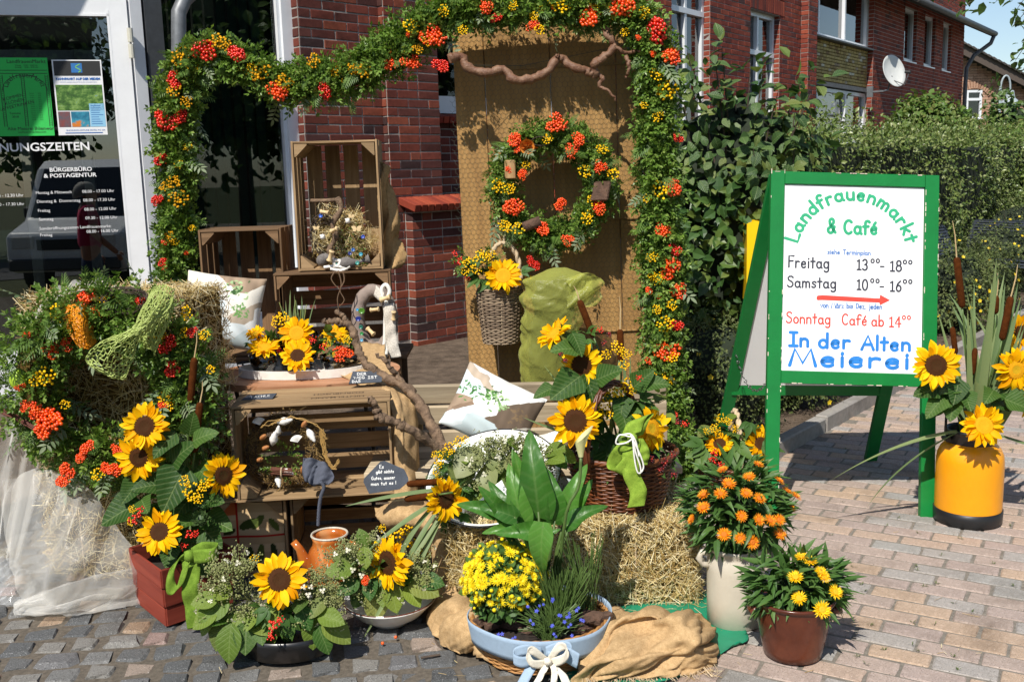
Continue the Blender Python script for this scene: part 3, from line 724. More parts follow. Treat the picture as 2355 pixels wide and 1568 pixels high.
# roof of the far wing: eaves, gutter, tiles and downpipe
M_tile = pieces('roof_tile',[(0,(.05,.045,.042)),(1,(.10,.085,.075))],.8,.4,60,20,.4)
M_gut = plain('gutter_grey',(.10,.105,.11),.5,.15,10)
M_soff = plain('soffit_brown',(.06,.045,.035),.8,.2,10)
ez = RF(2225,52,-.5)[1]
rs0,rs1 = be - 1.0,we + .75
rf = MB(); rf.add([(rs0,-.55,ez),(rs1,-.55,ez),(rs1,5.5,ez + 3.3),(rs0,5.5,ez + 3.3),(rs0,-.55,ez - .12),(rs1,-.55,ez - .12),(rs1,5.5,ez + 3.18),(rs0,5.5,ez + 3.18)],[(0,1,2,3),(4,7,6,5),(0,4,5,1),(1,5,6,2),(3,2,6,7)])
rf = rf.build('roof',M_soff,RB)
V,F = bevbox(.10,.2,.012,.004); tile_me = MB().add(V,F).mesh('roof_tile',M_tile)
sl_ = math.atan2(3.3,6.05)
for k_ in range(int((rs1 - rs0) / .2)):
 for r_ in range(2):
  y_ = -.42 + r_ * .3; place('roof_tile',tile_me,rf,Matrix.Translation((rs0 + .1 + k_ * .2,y_,ez + (y_ + .55) * math.tan(sl_) + .022 + r_ * .004)) @ Matrix.Rotation(sl_ - .04,4,'X') @ Matrix.Rotation(rnd.uniform(-.03,.03),4,'Y'))
MB().tube([(rs0,-.62,ez - .03),(rs1 + .02,-.62,ez - .05)],.07,10).build('gutter',M_gut,RB,smooth=True)
dp = [(we + .62,-.62,ez - .1),(we + .60,-.55,ez - .3),(we + .3,-.2,ez - .62),(we + .08,-.08,ez - .95),(we + .06,-.07,ez - 1.4),(we + .06,-.07,.1)]
MB().tube(dp,.055,10).build('downpipe',M_gut,RB,smooth=True)
# satellite dish on the far wing
dc = RF(2057,163,-.45); dish = thing('satellite_dish','pale round satellite dish on the brick wall of the far wing','satellite dish',RF.p + RF.x * dc[0] + RF.y * -.45 + Vector((0,0,dc[1])),RF.a)
M_dish = plain('dish_white',(.62,.63,.60),.5,.06,6)
dm = MB(); pr_ = [(.0,.075),(.1,.07),(.2,.055),(.28,.028),(.34,0),(.345,.004),(.28,.04),(.2,.067),(.1,.082),(0,.087)]
dm.lathe([(max(r,.001),z) for r,z in pr_],28)
dish_rot = (Vector((-.1,-.75,.45))).to_track_quat('Z','Y').to_matrix()
# facing out from the wall, a little upward
V = np.concatenate(dm.V); q = Vector((-.35,-.85,.25)).to_track_quat('-Z','Y').to_matrix(); dm.V = [V @ np.array(q).T * 1.0]
dm.build('reflector',M_dish,dish,smooth=True)
MB().tube([(0.02,.05,-.18),(-.02,-.22,-.30),(-.02,-.30,-.08)],.012,6).build('feed_arm',M_gut,dish); MB().tube([(-.02,-.33,-.06),(-.01,-.22,-.04)],.035,8).build('receiver',M_black,dish)
MB().tube([(0,.05,-.1),(0,.12,-.38),(-.32,.12,-.42)],.018,6).box((-.35,.38,-.42),(.05,.12,.22)).bar((-.32,.12,-.42),(-.35,.36,-.42),.04,.03).build('wall_bracket',M_zinc,dish)

# ================================================================== PALE HOUSE FAR RIGHT
hq = at(2212,160,40.0)
HF = Frame((hq.x,hq.y),R_(8))
HB = thing('pale_house','pale brick gable house with white arched window far right','house',(hq.x,hq.y,0),HF.a)
def hp(u,v,d=0): return HF(u,v,d)
g0 = hp(2190,160); gl = hp(2212,128); gr = hp(2420,235)
BR3 = [(0,hx('a8846c')),(.4,hx('b8927a')),(.8,hx('9c7660')),(1,hx('c4a48c'))]
b3 = Bricks(HB,BR3,'pale',course=.10,ln=.30)
x0,z0 = -1.0,0.0; slope = (gr[1] - gl[1]) / (gr[0] - gl[0])
wv = (hp(2220,240)[0],hp(2256,240)[0],hp(2238,274)[1],hp(2238,208)[1])
for k_ in range(20,90):
 z = (k_ + .5) * .10; xr = gl[0] + (z - gl[1]) / slope - .1
 if xr < -.9: continue
 xr = min(xr,5)
 if wv[2] < z < wv[3]:
  b3.wall(-1,wv[0],k_ * .1,k_ * .1 + .1,0); b3.wall(wv[1],xr,k_ * .1,k_ * .1 + .1,0)
 else: b3.wall(-1,xr,k_ * .1,k_ * .1 + .1,0)
b3.finish(brick_key(2210,2355,100,300),300)
zt = gl[1] - slope * (gl[0] + 1)
gm = MB(); gm.prism([(-1,0),(5,0),(5,gl[1] + slope * (5 - gl[0]) - .25),(-1,zt - .25)],.06,.35,0,Matrix(((1,0,0,0),(0,0,1,0),(0,1,0,0),(0,0,0,1)))); gm.build('gable_wall',M_mortar,HB)
window(HB,*wv,-.02,(0,1),.68,fw=.09)
ar = MB()
for k_ in range(15):
 a_ = math.pi * (.5 + (k_ - 7) * .045); c_ = ((wv[0] + wv[1]) / 2 + 1.35 * math.cos(a_) * .62,0,wv[3] - .55 + .75 * math.sin(a_))
 o = MB().box((0,0,0),(.075,.06,.26)).build('arch_brick',b3.mo,HB); o.location = (c_[0],-.01,c_[2]); o.rotation_euler = (0,math.pi / 2 - a_,0)
ra = Vector((gl[0] - 1.2,0,gl[1] - slope * 1.2)); rb = Vector((gr[0],0,gr[1]))
mr_ = MB(); d_ = (rb - ra).normalized(); mr_.bar(ra + Vector((0,2,.12)),rb + Vector((0,2,.12)),5.0,.12,up=(0,0,1)); hroof = mr_.build('roof',M_soff,HB)
mr_ = MB(); mr_.bar(ra + Vector((0,-.52,.03)),rb + Vector((0,-.52,.03)),.05,.34,up=(0,0,1)); mr_.build('bargeboard',plain('bargeboard',(.10,.075,.06),.8),HB)
for k_ in range(24):
 c_ = ra + (rb - ra) * ((k_ + .5) / 24); place('roof_tile',tile_me,hroof,Matrix.Translation((c_.x,-.40,c_.z + .24)) @ Matrix.Rotation(-math.atan2(d_.z,d_.x),4,'Y') @ Matrix.Rotation(.12,4,'Y') @ Matrix.Diagonal((1.9,1.4,2.2,1)))

# ================================================================== STREET LAMP
lp = at(2296,295,24.0); lb = thing('street_lamp','pale grey street lamp with curved neck and bell shade','street lamp',(lp.x,lp.y,0))
M_lamp = plain('lamp_grey_blue',(.34,.40,.42),.4,.05,6)
ztp = at(2305,172,24.0).z; k_ = pxm(24)
ps = [(0,0,0),(0,0,1.0),(0,0,ztp - .35)] + [(.115 - .115 * math.cos(math.pi * i / 10),0,ztp - .35 + .30 * math.sin(math.pi * i / 10) + .05 * (i / 10)) for i in range(1,11)] + [(.235,0,ztp - .42)]
MB().tube(ps,[.055,.05,.035] + [.022] * 11,10).build('pole',M_lamp,lb,smooth=True)
zsh = ztp - .42
MB().lathe([(.02,.06),(.08,.05),(.10,-.05),(.115,-.12),(.22,-.22),(.27,-.30),(.25,-.30),(.1,-.14),(.001,-.12)],20,0,(.235,0,zsh)).build('lamp_shade',M_lamp,lb,smooth=True)
MB().lathe([(.001,-.34),(.09,-.31),(.1,-.24),(.001,-.14)],14,0,(.235,0,zsh)).build('bulb_glass',plain('lamp_glass',(.7,.7,.68),.3),lb,smooth=True)
# ================================================================== PLANT HELPERS
scene.cycles.max_bounces = 6; scene.cycles.diffuse_bounces = 3; scene.cycles.glossy_bounces = 3; scene.cycles.transmission_bounces = 4
scene.cycles.transparent_max_bounces = 10; scene.cycles.caustics_reflective = False; scene.cycles.caustics_refractive = False
G_hedge = leafy('hedge_leaves',[(.08,.13,.03),(.14,.21,.045),(.21,.27,.07),(.32,.36,.15)],.38,.3,.5)
G_bush = leafy('broad_leaves',[(.035,.085,.02),(.055,.12,.03),(.085,.16,.035),(.15,.20,.04)],.42,.3,.4)
G_busho = leafy('broad_leaves_large',[(.04,.095,.025),(.06,.13,.035),(.10,.18,.045),(.19,.23,.05)],.42,.3,.4,obj=True,noisy=.3,nscale=2,veins=.6)
G_ivy = leafy('ivy_leaves',[(.08,.15,.025),(.12,.21,.04),(.16,.25,.05),(.20,.20,.06)],.45,.35,.35)
G_pot = leafy('shrubby_leaves',[(.09,.13,.04),(.13,.17,.05),(.16,.18,.07)],.55,.3,.3)
G_tree = leafy('tree_leaves',[(.05,.10,.02),(.08,.15,.03),(.12,.19,.04)],.45,.35)
M_bark = plain('bark',(.14,.105,.08),.9,.3,30,.8,60)
M_twig = plain('twig',(.10,.07,.05),.85,.25,40)
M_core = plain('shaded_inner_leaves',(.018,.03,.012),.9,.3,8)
YEL = leafy('yellow_small_petals',[(.80,.55,.015),(.85,.64,.03)],.5,.25)
T_S = leaf(1,.58,2,'oval',.25,.3); T_M = leaf(1,.62,3,'oval',.3,.4); T_L = leaf(1,.66,5,'oval',.35,.5,.012)
def blob(mb,c,r,n=14,m=0,lump=.12,seed=0):
 rr = random.Random(seed); ph = [rr.uniform(0,6.28) for _ in range(6)]
 def fn(u,v):
  a = u * 2 * math.pi; b = (v - .5) * math.pi * .998
  k = 1 + lump * (math.sin(3 * a + ph[0]) * math.cos(2 * b + ph[1]) + .6 * math.sin(5 * a + ph[2] + 3 * b) + .5 * math.cos(7 * b + ph[3] + 2 * a))
  return c[0] + r[0] * k * math.cos(a) * math.cos(b),c[1] + r[1] * k * math.sin(a) * math.cos(b),c[2] + r[2] * k * math.sin(b)
 return mb.grid(fn,n,n // 2 + 2,m,True)
def shell(N,c,r,inner=.7,lump=.18,zmin=None,front=0.0):
 """points on a lumpy ellipsoid shell, with outward normals"""
 d = unit(N)
 if front > 0:
  flip = (d[:,1] > .35) & (rng.random(N) < front); d[flip,1] *= -1
 ph = rng.uniform(0,6.28,4)
 k = 1 + lump * (np.sin(d[:,0] * 5 + ph[0]) * np.cos(d[:,2] * 6 + ph[1]) + .6 * np.sin(d[:,1] * 9 + d[:,0] * 7 + ph[2]))
 q = rng.uniform(inner,1.04,N) ** .7
 P = np.array(c) + d * np.array(r) * (k * q)[:,None]
 if zmin is not None: ok = P[:,2] > zmin; P,d = P[ok],d[ok]
 n = d / np.array(r); n /= np.linalg.norm(n,axis=1,keepdims=True)
 return P,n
def leaves_on(mb,tmpl,P,n,size,droop=.3,jit=.7,m=0,sv=.35):
 N = len(P); d = n * .5 + unit(N) * jit + np.array([0,0,-droop]); nn = n + unit(N) * .5 + np.array([0,-.15,.45])
 scatter(mb,tmpl,P,frames(d,nn),size * rng.uniform(1 - sv,1 + sv,N),m)
def twigs(mb,base,tips,r0=.012,m=0):
 for t_ in tips:
  b = Vector(base); t_ = Vector(t_); mid = b.lerp(t_,.5) + Vector((rnd.uniform(-.1,.1),rnd.uniform(-.1,.1),rnd.uniform(0,.1))) * (t_ - b).length
  mb.tube([b,b.lerp(mid,.6),mid,mid.lerp(t_,.6),t_],[r0,r0 * .8,r0 * .6,r0 * .45,r0 * .2],5,m)
def bush(name,label,c,r,N,size,mat,tmpl=T_S,cat='shrub',core=True,group=None,zb=None,lump=.18,front=.4,inner=.7,droop=.3):
 base = (c[0],c[1],0.03 if zb is None else zb); t = thing(name,label,cat,base,0,group); cl = (0,0,c[2] - base[2])
 tw = MB(); tips = [(cl[0] + p[0],cl[1] + p[1],cl[2] + p[2]) for p in (unit(14) * np.array(r) * .8)]; twigs(tw,(0,0,0),tips,max(.006,.02 * r[2])); tw.build('trunk',M_twig,t)
 P,n = shell(N,cl,r,inner,lump,.02,front); mb = MB(); leaves_on(mb,tmpl,P,n,size,droop); f = mb.build('crown',mat,t,kind='stuff')
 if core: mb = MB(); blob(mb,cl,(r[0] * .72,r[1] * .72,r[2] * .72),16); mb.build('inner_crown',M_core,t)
 return t
# five-petalled yellow flower
def flower5(r=1.0):
 V,F = [],[]
 for k in range(5):
  a = k * 2 * math.pi / 5; lf = leaf(r,r * .85,2,'oval',.15,-.35); M = Matrix.Rotation(a,4,'Z')
  v,f = xf(lf,M); o = len(V); V += v; F += [tuple(i + o for i in q) for q in f]
 return V,F
F5 = MB().add(*flower5()).mesh('flower',YEL)

# ================================================================== HEDGE, SHRUBS, TREES BEHIND
hA,hB = Vector((2.5,10.4,0)),Vector((9.8,18.2,0)); hd = (hB - hA); hl = hd.length; hd.normalize(); hn = Vector((hd.y,-hd.x,0))
hg = thing('hedge','long clipped grey-green hedge in front of the brick house','hedge',hA,math.atan2(hd.y,hd.x))
HW,HH = 1.5,1.92
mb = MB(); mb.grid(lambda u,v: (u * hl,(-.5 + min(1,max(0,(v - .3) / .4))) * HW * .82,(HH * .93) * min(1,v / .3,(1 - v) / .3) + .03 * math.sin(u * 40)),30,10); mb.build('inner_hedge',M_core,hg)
N = 26000; s_ = rng.random(N) ** 1.25 * hl; which = rng.random(N); y = np.where(which < .55,-HW / 2,rng.uniform(-HW / 2,HW / 2,N)); z = np.where(which < .55,rng.uniform(.1,HH,N),HH)
bump_ = .10 * np.sin(s_ * 2.3) * np.cos(z * 3 + s_) + .07 * np.sin(s_ * 5.1 + y * 4)
nrm = np.where((which < .55)[:,None],np.array([0,-1,.25]),np.array([0,-.3,1]))
P = np.stack([s_,y,z],1) + nrm * (bump_ + rng.uniform(-.14,.06,N))[:,None]; up = which >= .55
P[up,2] += (rng.random(up.sum()) ** 4) * .22
mb = MB(); leaves_on(mb,T_S,P,nrm,.055,.15,.9); mb.build('foliage',G_hedge,hg,kind='stuff')
tp = MB()
for k in range(90):
 x = rnd.random() ** 1.2 * hl; p = Vector((x,rnd.uniform(-.7,.5),HH - .05)); q = p + Vector((rnd.uniform(-.08,.08),rnd.uniform(-.1,.05),rnd.uniform(.12,.38))); tp.tube([p,q],.004,4)
 pts = np.array([p.lerp(q,t) for t in np.linspace(.2,1,9)]); leaves_on(tp,T_S,pts,np.tile([0,0,1.],(9,1)),.05,0,.9)
tp.build('shoots',G_hedge,hg,kind='stuff')
c = at(2135,300,19.5); bush('climber_covered_shrub','domed bright green leafy shrub rising above the hedge',(c.x,c.y,1.75),(.95,.9,1.15),4200,.12,G_ivy,T_M,lump=.1)
c = at(2275,330,22.0); bush('dark_shrub','low dark green shrub right of the domed shrub',(c.x,c.y,1.3),(1.0,.9,.95),2500,.10,G_bush,T_S)
c = at(2325,290,21.0); bush('yellow_green_tree','light yellow-green small tree in front of the pale house',(c.x,c.y,1.7),(.75,.7,1.25),2600,.12,G_tree,T_M,'tree',lump=.3)
c = at(2325,420,15.5); bush('bright_hedge_shrub','dense bright green climbing shrub at the right edge',(c.x,c.y,1.0),(1.0,.9,1.15),6500,.09,G_ivy,T_S,lump=.1)
c = at(2215,455,14.6); bush('rounded_shrub','rounded dark green shrub beside the dark metal bench',(c.x,c.y,.95),(.75,.6,.95),3800,.07,G_hedge,T_S,lump=.1)

# broad-leaved shrub between the garland and the sign
bc = Vector((1.50,6.55,1.25)); bb = thing('broad_leaved_shrub','tall broad-leaved green shrub between the garland and the yellow letter box','shrub',(bc.x,bc.y,.03))
tw = MB(); tips = [Vector((p[0] * .6,p[1] * .45,1.2 + p[2] * 1.0)) for p in unit(22)]
arms = [at(1865,215,6.3),at(1850,250,6.2),at(1660,110,6.4),at(1755,165,6.3),at(1640,105,6.3),at(1580,120,6.4),at(1790,210,6.3),at(1815,330,6.2)]
arms = [a - Vector((bc.x,bc.y,.03)) for a in arms]
twigs(tw,(0,0,0),tips,.014)
for a in arms: b0 = Vector((a.x * .35,a.y * .3,a.z * .62)); tw.tube([b0,b0.lerp(a,.4) + Vector((0,0,.06)),b0.lerp(a,.8) + Vector((0,0,.03)),a],[.009,.006,.004,.002],5)
tw.build('branches',M_twig,bb)
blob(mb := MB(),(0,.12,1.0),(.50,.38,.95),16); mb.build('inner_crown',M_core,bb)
P,n = shell(2600,(0,.05,1.12),(.66,.5,1.10),.6,.22,.05,.5)
keep = ~((P[:,2] > 1.75) & (rng.random(len(P)) < .35)); P,n = P[keep],n[keep]
ex = []
for a in arms:
 b0 = Vector((a.x * .35,a.y * .3,a.z * .62))
 for t in np.linspace(.35,1,13): q = b0.lerp(a,t) + Vector((rnd.gauss(0,.02),rnd.gauss(0,.02),.04)); ex.append(q)
P = np.concatenate([P,np.array(ex)]); n = np.concatenate([n,np.tile([0,-.5,.8],(len(ex),1))])
order = np.argsort(P[:,1] - (P[:,2] > 1.5) * .3); P,n = P[order],n[order]
mb = MB(); leaves_on(mb,T_M,P[300:],n[300:],.088,.35,.8); mb.build('crown',G_bush,bb,kind='stuff')
lm = [MB().add(*leaf(1,rnd.uniform(.55,.68),5,'oval',rnd.uniform(.1,.4),rnd.uniform(.1,.8),.015)).mesh('leaf',G_busho,True) for _ in range(4)]
d = n[:300] * .5 + unit(300) * .75 + np.array([0,0,-.3]); Fm = frames(d,n[:300] + unit(300) * .5 + np.array([0,-.1,.5]))
for k in range(300):
 M = Matrix(Fm[k].tolist()).to_4x4() @ Matrix.Scale(rnd.uniform(.07,.115),4); M.translation = P[k]; place('leaf',rnd.choice(lm),bb,M)

# yellow-flowered low shrubs
def potentilla(label,c,r,N,nf,size=.022,cols=G_pot):
 t = bush('flowering_shrub',label,(c.x,c.y,r[2] * .9),r,N,size,cols,T_S,'shrub',True,'yellow-flowered low shrubs',lump=.25,inner=.6)
 P,n = shell(nf * 3,(0,0,r[2] * .9 - .03),(r[0] * 1.02,r[1] * 1.02,r[2] * 1.02),.95,.25,.08,1.0)
 for k in range(min(nf,len(P))):
  q = Vector(n[k] + np.array([0,-.4,.3])).to_track_quat('Z','Y').to_matrix().to_4x4(); q.translation = P[k]; place('flower',F5,t,q @ Matrix.Scale(rnd.uniform(.014,.022),4))
g = Vector((1.22,5.75,0)); potentilla('low shrub with a few yellow flowers at the foot of the berry garland',g,(.30,.30,.42),4200,10)
g = Vector((1.78,6.45,0)); potentilla('low shrub with yellow flowers under the letter box behind the sign',g,(.38,.34,.44),5200,12)
for (u,v,Y,rr,hh,nf,lb) in [(2185,700,9.3,.42,.46,34,'yellow-flowered shrub in front of the dark bench right of the sign'),(2300,640,12.5,.55,.45,30,'yellow-flowered shrub beyond the cattails near the right edge'),(2262,690,10.6,.36,.36,16,'yellow-flowered shrub below the rolled bench end'),(2345,600,13.5,.6,.6,30,'yellow-flowered shrub at the right edge beyond the bench')]:
 g = at(u,v,Y); potentilla(lb,g,(rr,rr,hh),5200,nf,.03)

# overhanging tree whose branch ends hang into the sky at the top right
tb = Vector((6.4,9.0,0)); tr = thing('overhanging_tree','tree at the right whose leafy branch ends hang into the blue sky','tree',tb)
mt = MB(); mt.tube([(0,0,0),(.05,0,1.2),(-.02,.05,2.4),(.05,0,3.6),(0,0,5.0)],[.16,.13,.11,.09,.05],10); mt.build('trunk',M_bark,tr,smooth=True)
lb_ = MB(); PP = []; NN = []
ends = [(2340,20,8.6),(2330,60,8.4),(2350,100,8.2),(2335,140,8.3),(2347,170,8.3),(2290,5,8.0),(2200,32,7.4),(2190,10,7.5),(2352,50,8.8),(2110,5,7.2)]
for (u,v,Y) in ends:
 e = at(u,v,Y) - tb; s0 = Vector((0,0,rnd.uniform(3.3,4.2))); mid = s0.lerp(e,.55) + Vector((0,0,.55)); lb_.tube([s0,s0.lerp(mid,.5) + Vector((0,0,.2)),mid,mid.lerp(e,.6) + Vector((0,0,.06)),e],[.03,.02,.012,.006,.002],6)
 nl = 12 if u < 2260 else 46
 for t in range(nl): q = mid.lerp(e,rnd.uniform(.72 if u < 2260 else .35,1.0)) + Vector((rnd.gauss(0,.035),rnd.gauss(0,.08),rnd.gauss(0,.05) if u > 2260 else rnd.gauss(-.01,.02))); PP.append(q); NN.append((0,0,1))
lb_.build('limbs',M_bark,tr,smooth=True)
P2,n2 = shell(2500,(.3,.2,4.7),(1.6,1.6,1.1),.5,.3)
PP = np.concatenate([np.array(PP),P2]); NN = np.concatenate([np.array(NN,float),n2]); mb = MB(); leaves_on(mb,T_M,PP,NN,.075,.6,.8); mb.build('crown',G_tree,tr,kind='stuff')

# ================================================================== LETTER BOX, BENCHES
lc = at(1742,690,6.15); lx = thing('letter_box','yellow letter box on a post behind the green sign','letter box',(lc.x + .03,lc.y,.03),R_(82))
M_yel = plain('letterbox_yellow',hx('ffcc10'),.35,.04,4); zt_ = at(1742,505,6.15).z - .03; zb_ = lc.z - .03
prof = [(-.11,zb_),(.11,zb_),(.11,zt_ - .02),(.06,zt_ + .0),(-.07,zt_ - .03),(-.11,zt_ - .07)]
mm = MB(); mm.prism(prof,-.14,.14,0,Matrix(((0,0,1,0),(1,0,0,0),(0,1,0,0),(0,0,0,1)))); mm.build('box',M_yel,lx)
MB().box((0,-.112,zt_ - .14),(.22,.012,.03)).build('slot',M_black,lx); MB().box((0,-.114,zt_ - .28),(.2,.01,.1)).build('notice_plate',M_txt,lx)
MB().box((-.04,0,zb_ - .02),(.12,.16,.05)).build('bracket',plain('bracket_ochre',(.45,.30,.05),.6),lx); MB().tube([(0,.05,0),(0,.05,zb_)],.03,10).build('post',M_grey,lx,smooth=True)
M_bench = plain('bench_metal',(.055,.065,.085),.45,.1,20,metal=.3)
def slat_bench(label,c,rz,wd,prof,legs,name='park_bench'):
 t = thing(name,label,'bench',c,rz,'dark metal benches'); P = [Vector((0,y,z)) for y,z in prof]
 # resample the profile into narrow slats across the width
 pts = []
 for a,b in zip(P,P[1:]):
  k = max(1,int((b - a).length / .035))
  for i in range(k): pts.append((a.lerp(b,(i + .5) / k),(b - a).normalized()))
 for p,d in pts:
  o = MB().box((0,0,0),(wd,.022,.008)).build('slat',M_bench,t); o.location = p; o.rotation_euler = (math.atan2(d.z,d.y),0,0)
 for x in (-wd * .48,-wd * .24,0,wd * .24,wd * .48):
  m_ = MB(); [m_.bar(a + Vector((x,0,-.007)),b + Vector((x,0,-.007)),.03,.006) for a,b in zip(P,P[1:])]; m_.build('strap',M_bench,t)
 for x in legs:
  MB().tube([(x,prof[1][0] + .02,0),(x,prof[1][0] + .05,prof[1][1] - .02)],.02,8).build('leg',M_bench,t); MB().tube([(x,prof[-3][0] - .1,0),(x,prof[-3][0],prof[-3][1] - .02)],.02,8).build('leg',M_bench,t)
pf = [(-.34,.36),(-.30,.42),(-.24,.45),(.05,.41),(.16,.43),(.24,.52),(.36,.80),(.40,.86),(.44,.87)]
c = at(2150,690,11.2); slat_bench('dark metal slatted bench with tall curved back right of the sign',(c.x + .1,c.y + .2,0),R_(35),1.5,pf,(-.6,.6))
c = at(2275,660,12.0); slat_bench('dark metal slatted bench seen past the cattails',(c.x + .25,c.y + .2,0),R_(-60),1.4,pf,(-.55,.55))
# ================================================================== MAKERS FOR THE DISPLAY
M_crate = wood('crate_wood',hx('b0946e'),hx('7a6044'),0,1.0,.8); M_crate_d = wood('crate_wood_dark',hx('8c6e50'),hx('5a442f'),0,1.0,.8)
M_grey_wood = wood('bench_wood',hx('c4b498'),hx('94846c'),0,.8,.85); M_panel = wood('panel_wood',hx('b08a54'),hx('8a683e'),2,.35,.7,bmp=.15); M_table = wood('table_wood',hx('b98a68'),hx('8a5c40'),0,.6,.55)
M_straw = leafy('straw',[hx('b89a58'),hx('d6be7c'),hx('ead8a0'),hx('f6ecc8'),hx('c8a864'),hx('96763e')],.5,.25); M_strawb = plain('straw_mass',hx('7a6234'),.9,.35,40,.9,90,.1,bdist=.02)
M_burlap = weave('burlap',hx('d2b184'),hx('8a6d46'),85); M_burl2 = weave('burlap_dark',hx('cba878'),hx('82653f'),85)
M_wick = leafy('wicker_grey',[hx('6a5846'),hx('8a7660'),hx('a08c72'),hx('594838')],.7,0); M_wickb = leafy('wicker_brown',[hx('5a3018'),hx('743f20'),hx('482412'),hx('86502c')],.4,0,.5); M_wickt = leafy('wicker_tan',[hx('9a6a38'),hx('b4834c'),hx('7c5228')],.6,0)
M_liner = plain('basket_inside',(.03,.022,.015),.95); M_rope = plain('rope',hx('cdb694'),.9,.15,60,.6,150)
def board(parent,a,b,wd,th,up=(0,0,1),mat=None,name='slat',bev=.0015):
 a,b = Vector(a),Vector(b); d = b - a; l = d.length; d.normalize(); u = Vector(up); sy = u.cross(d).normalized(); u = d.cross(sy)
 V,F = bevbox(l / 2,wd / 2,th / 2,bev); j = [(x,y + rnd.uniform(-.0015,.0015),z) for x,y,z in V]
 o = place(name,MB().add(j,F).mesh(name,mat or M_crate),parent,Matrix.Translation((a + b) / 2) @ Matrix((d,sy,u)).transposed().to_4x4()); return o
def crate(label,loc,rz,w_,h_,d_,lon='x',mat=None,rot=None,gap=.018,wedge=True,backgap=.02,nl=3):
 """fruit crate lying with its opening towards -Y; origin at the bottom centre of the front edge"""
 mat = mat or M_crate; t = thing('wooden_crate',label,'crate',loc,rz,'old wooden fruit crates',rot); th = .010; x0,x1 = -w_ / 2,w_ / 2
 def lengthwise(a,b,up,across,n):                    # n slats from a to b, spread across the depth
  ac = Vector(across); wd = (ac.length - gap * (n - 1)) / n
  for i in range(n): o = ac.normalized() * (wd / 2 + i * (wd + gap)); board(t,Vector(a) + o,Vector(b) + o,wd,th,up,mat)
 if lon == 'x':
  lengthwise((x0,0,th / 2),(x1,0,th / 2),(0,0,1),(0,d_,0),nl); lengthwise((x0,0,h_ - th / 2),(x1,0,h_ - th / 2),(0,0,1),(0,d_,0),nl)
  for x in (x0 + .007,x1 - .007): lengthwise((x,0,th),(x,0,h_ - th),(1,0,0),(0,d_,0),3)
  n = 4; wd = (h_ - 2 * th - backgap * (n + 1)) / n
  for i in range(n): z = th + backgap + wd / 2 + i * (wd + backgap); board(t,(x0 + .014,d_ + th / 2,z),(x1 - .014,d_ + th / 2,z),wd,th,(0,1,0),mat)
 else:
  for x in (x0 + th / 2,x1 - th / 2): lengthwise((x,0,0),(x,0,h_),(1,0,0),(0,d_,0),nl)
  for z in (.007,h_ - .007): lengthwise((x0 + th,0,z),(x1 - th,0,z),(0,0,1),(0,d_,0),2)
  n = 4; wd = (w_ - 2 * th - backgap * (n + 1)) / n
  for i in range(n): x = x0 + th + backgap + wd / 2 + i * (wd + backgap); board(t,(x,d_ + th / 2,.014),(x,d_ + th / 2,h_ - .014),wd,th,(0,1,0),mat)
 if wedge:
  k = .062
  for sx in (-1,1):
   for z0,sz in ((.014,1),(h_ - .014,-1)):
    xx = (x0 + .015) if sx < 0 else (x1 - .015); pl = [(xx,z0),(xx - sx * k,z0),(xx - sx * k,z0 + sz * .006),(xx - sx * .006,z0 + sz * k),(xx,z0 + sz * k)]
    mm = MB(); mm.prism(pl if sx * sz < 0 else pl[::-1],.002,d_ - .002,0,Matrix(((1,0,0,0),(0,0,1,0),(0,1,0,0),(0,0,0,1)))); mm.build('corner_post',mat,t)
 return t
def wicker(parent,z0,z1,rfn,mat,nst=28,rows=22,rod=.0045,sx=1.0,sy=1.0,rim=.009,liner=.75,name='woven_side'):
 mb = MB(); h = z1 - z0
 for k in range(rows):
  z = z0 + h * (k + .5) / rows; r = rfn((k + .5) / rows); n = nst * 2; pts = []
  for j in range(n + 1):
   a = 2 * math.pi * j / n; rr = r + rod * .9 * (1 if (j // 2 + k) % 2 else -1) * (1 if j % 2 == 0 else .0); pts.append((rr * sx * math.cos(a),rr * sy * math.sin(a),z + rnd.uniform(-.0008,.0008)))
  mb.tube(pts,[rod * rnd.uniform(.85,1.1)] * len(pts),5,0,False)
 mb.build(name,mat,parent,smooth=True)
 st = MB()
 for j in range(nst): a = 2 * math.pi * (j + .25) / nst; st.tube([(rfn(t) * sx * math.cos(a),rfn(t) * sy * math.sin(a),z0 + h * t) for t in (0,.25,.5,.75,1)],rod * .8,5)
 st.build('stakes',mat,parent)
 rm = MB(); n = 72; r = rfn(1)
 for ph in (0,2.1,4.2):
  pts = []
  for j in range(n + 1): a = 2 * math.pi * j / n; b = a * 14 + ph; pts.append(((r + rim * .6 * math.cos(b)) * sx * math.cos(a),(r + rim * .6 * math.cos(b)) * sy * math.sin(a),z1 + rim * .6 * math.sin(b)))
  rm.tube(pts,rim * .7,5,0,False)
 rm.build('braided_rim',mat,parent,smooth=True)
 MB().lathe([(max(.001,rfn(0) * .3),z0 + .004),(rfn(0) - rod,z0 + .004),(rfn(.5) - rod * 1.6,(z0 + z1) / 2),(rfn(liner) - rod * 1.6,z0 + h * liner),(.001,z0 + h * liner)],28,0,(0,0,0),sx,sy).build('filling',M_liner,parent,smooth=True)
STRAW_T = ([(0,0,0),(.5,-.3,0),(-.5,-.3,0),(0,0,1),(.5,-.3,1),(-.5,-.3,1)],[(0,1,4,3),(1,2,5,4),(2,0,3,5)])
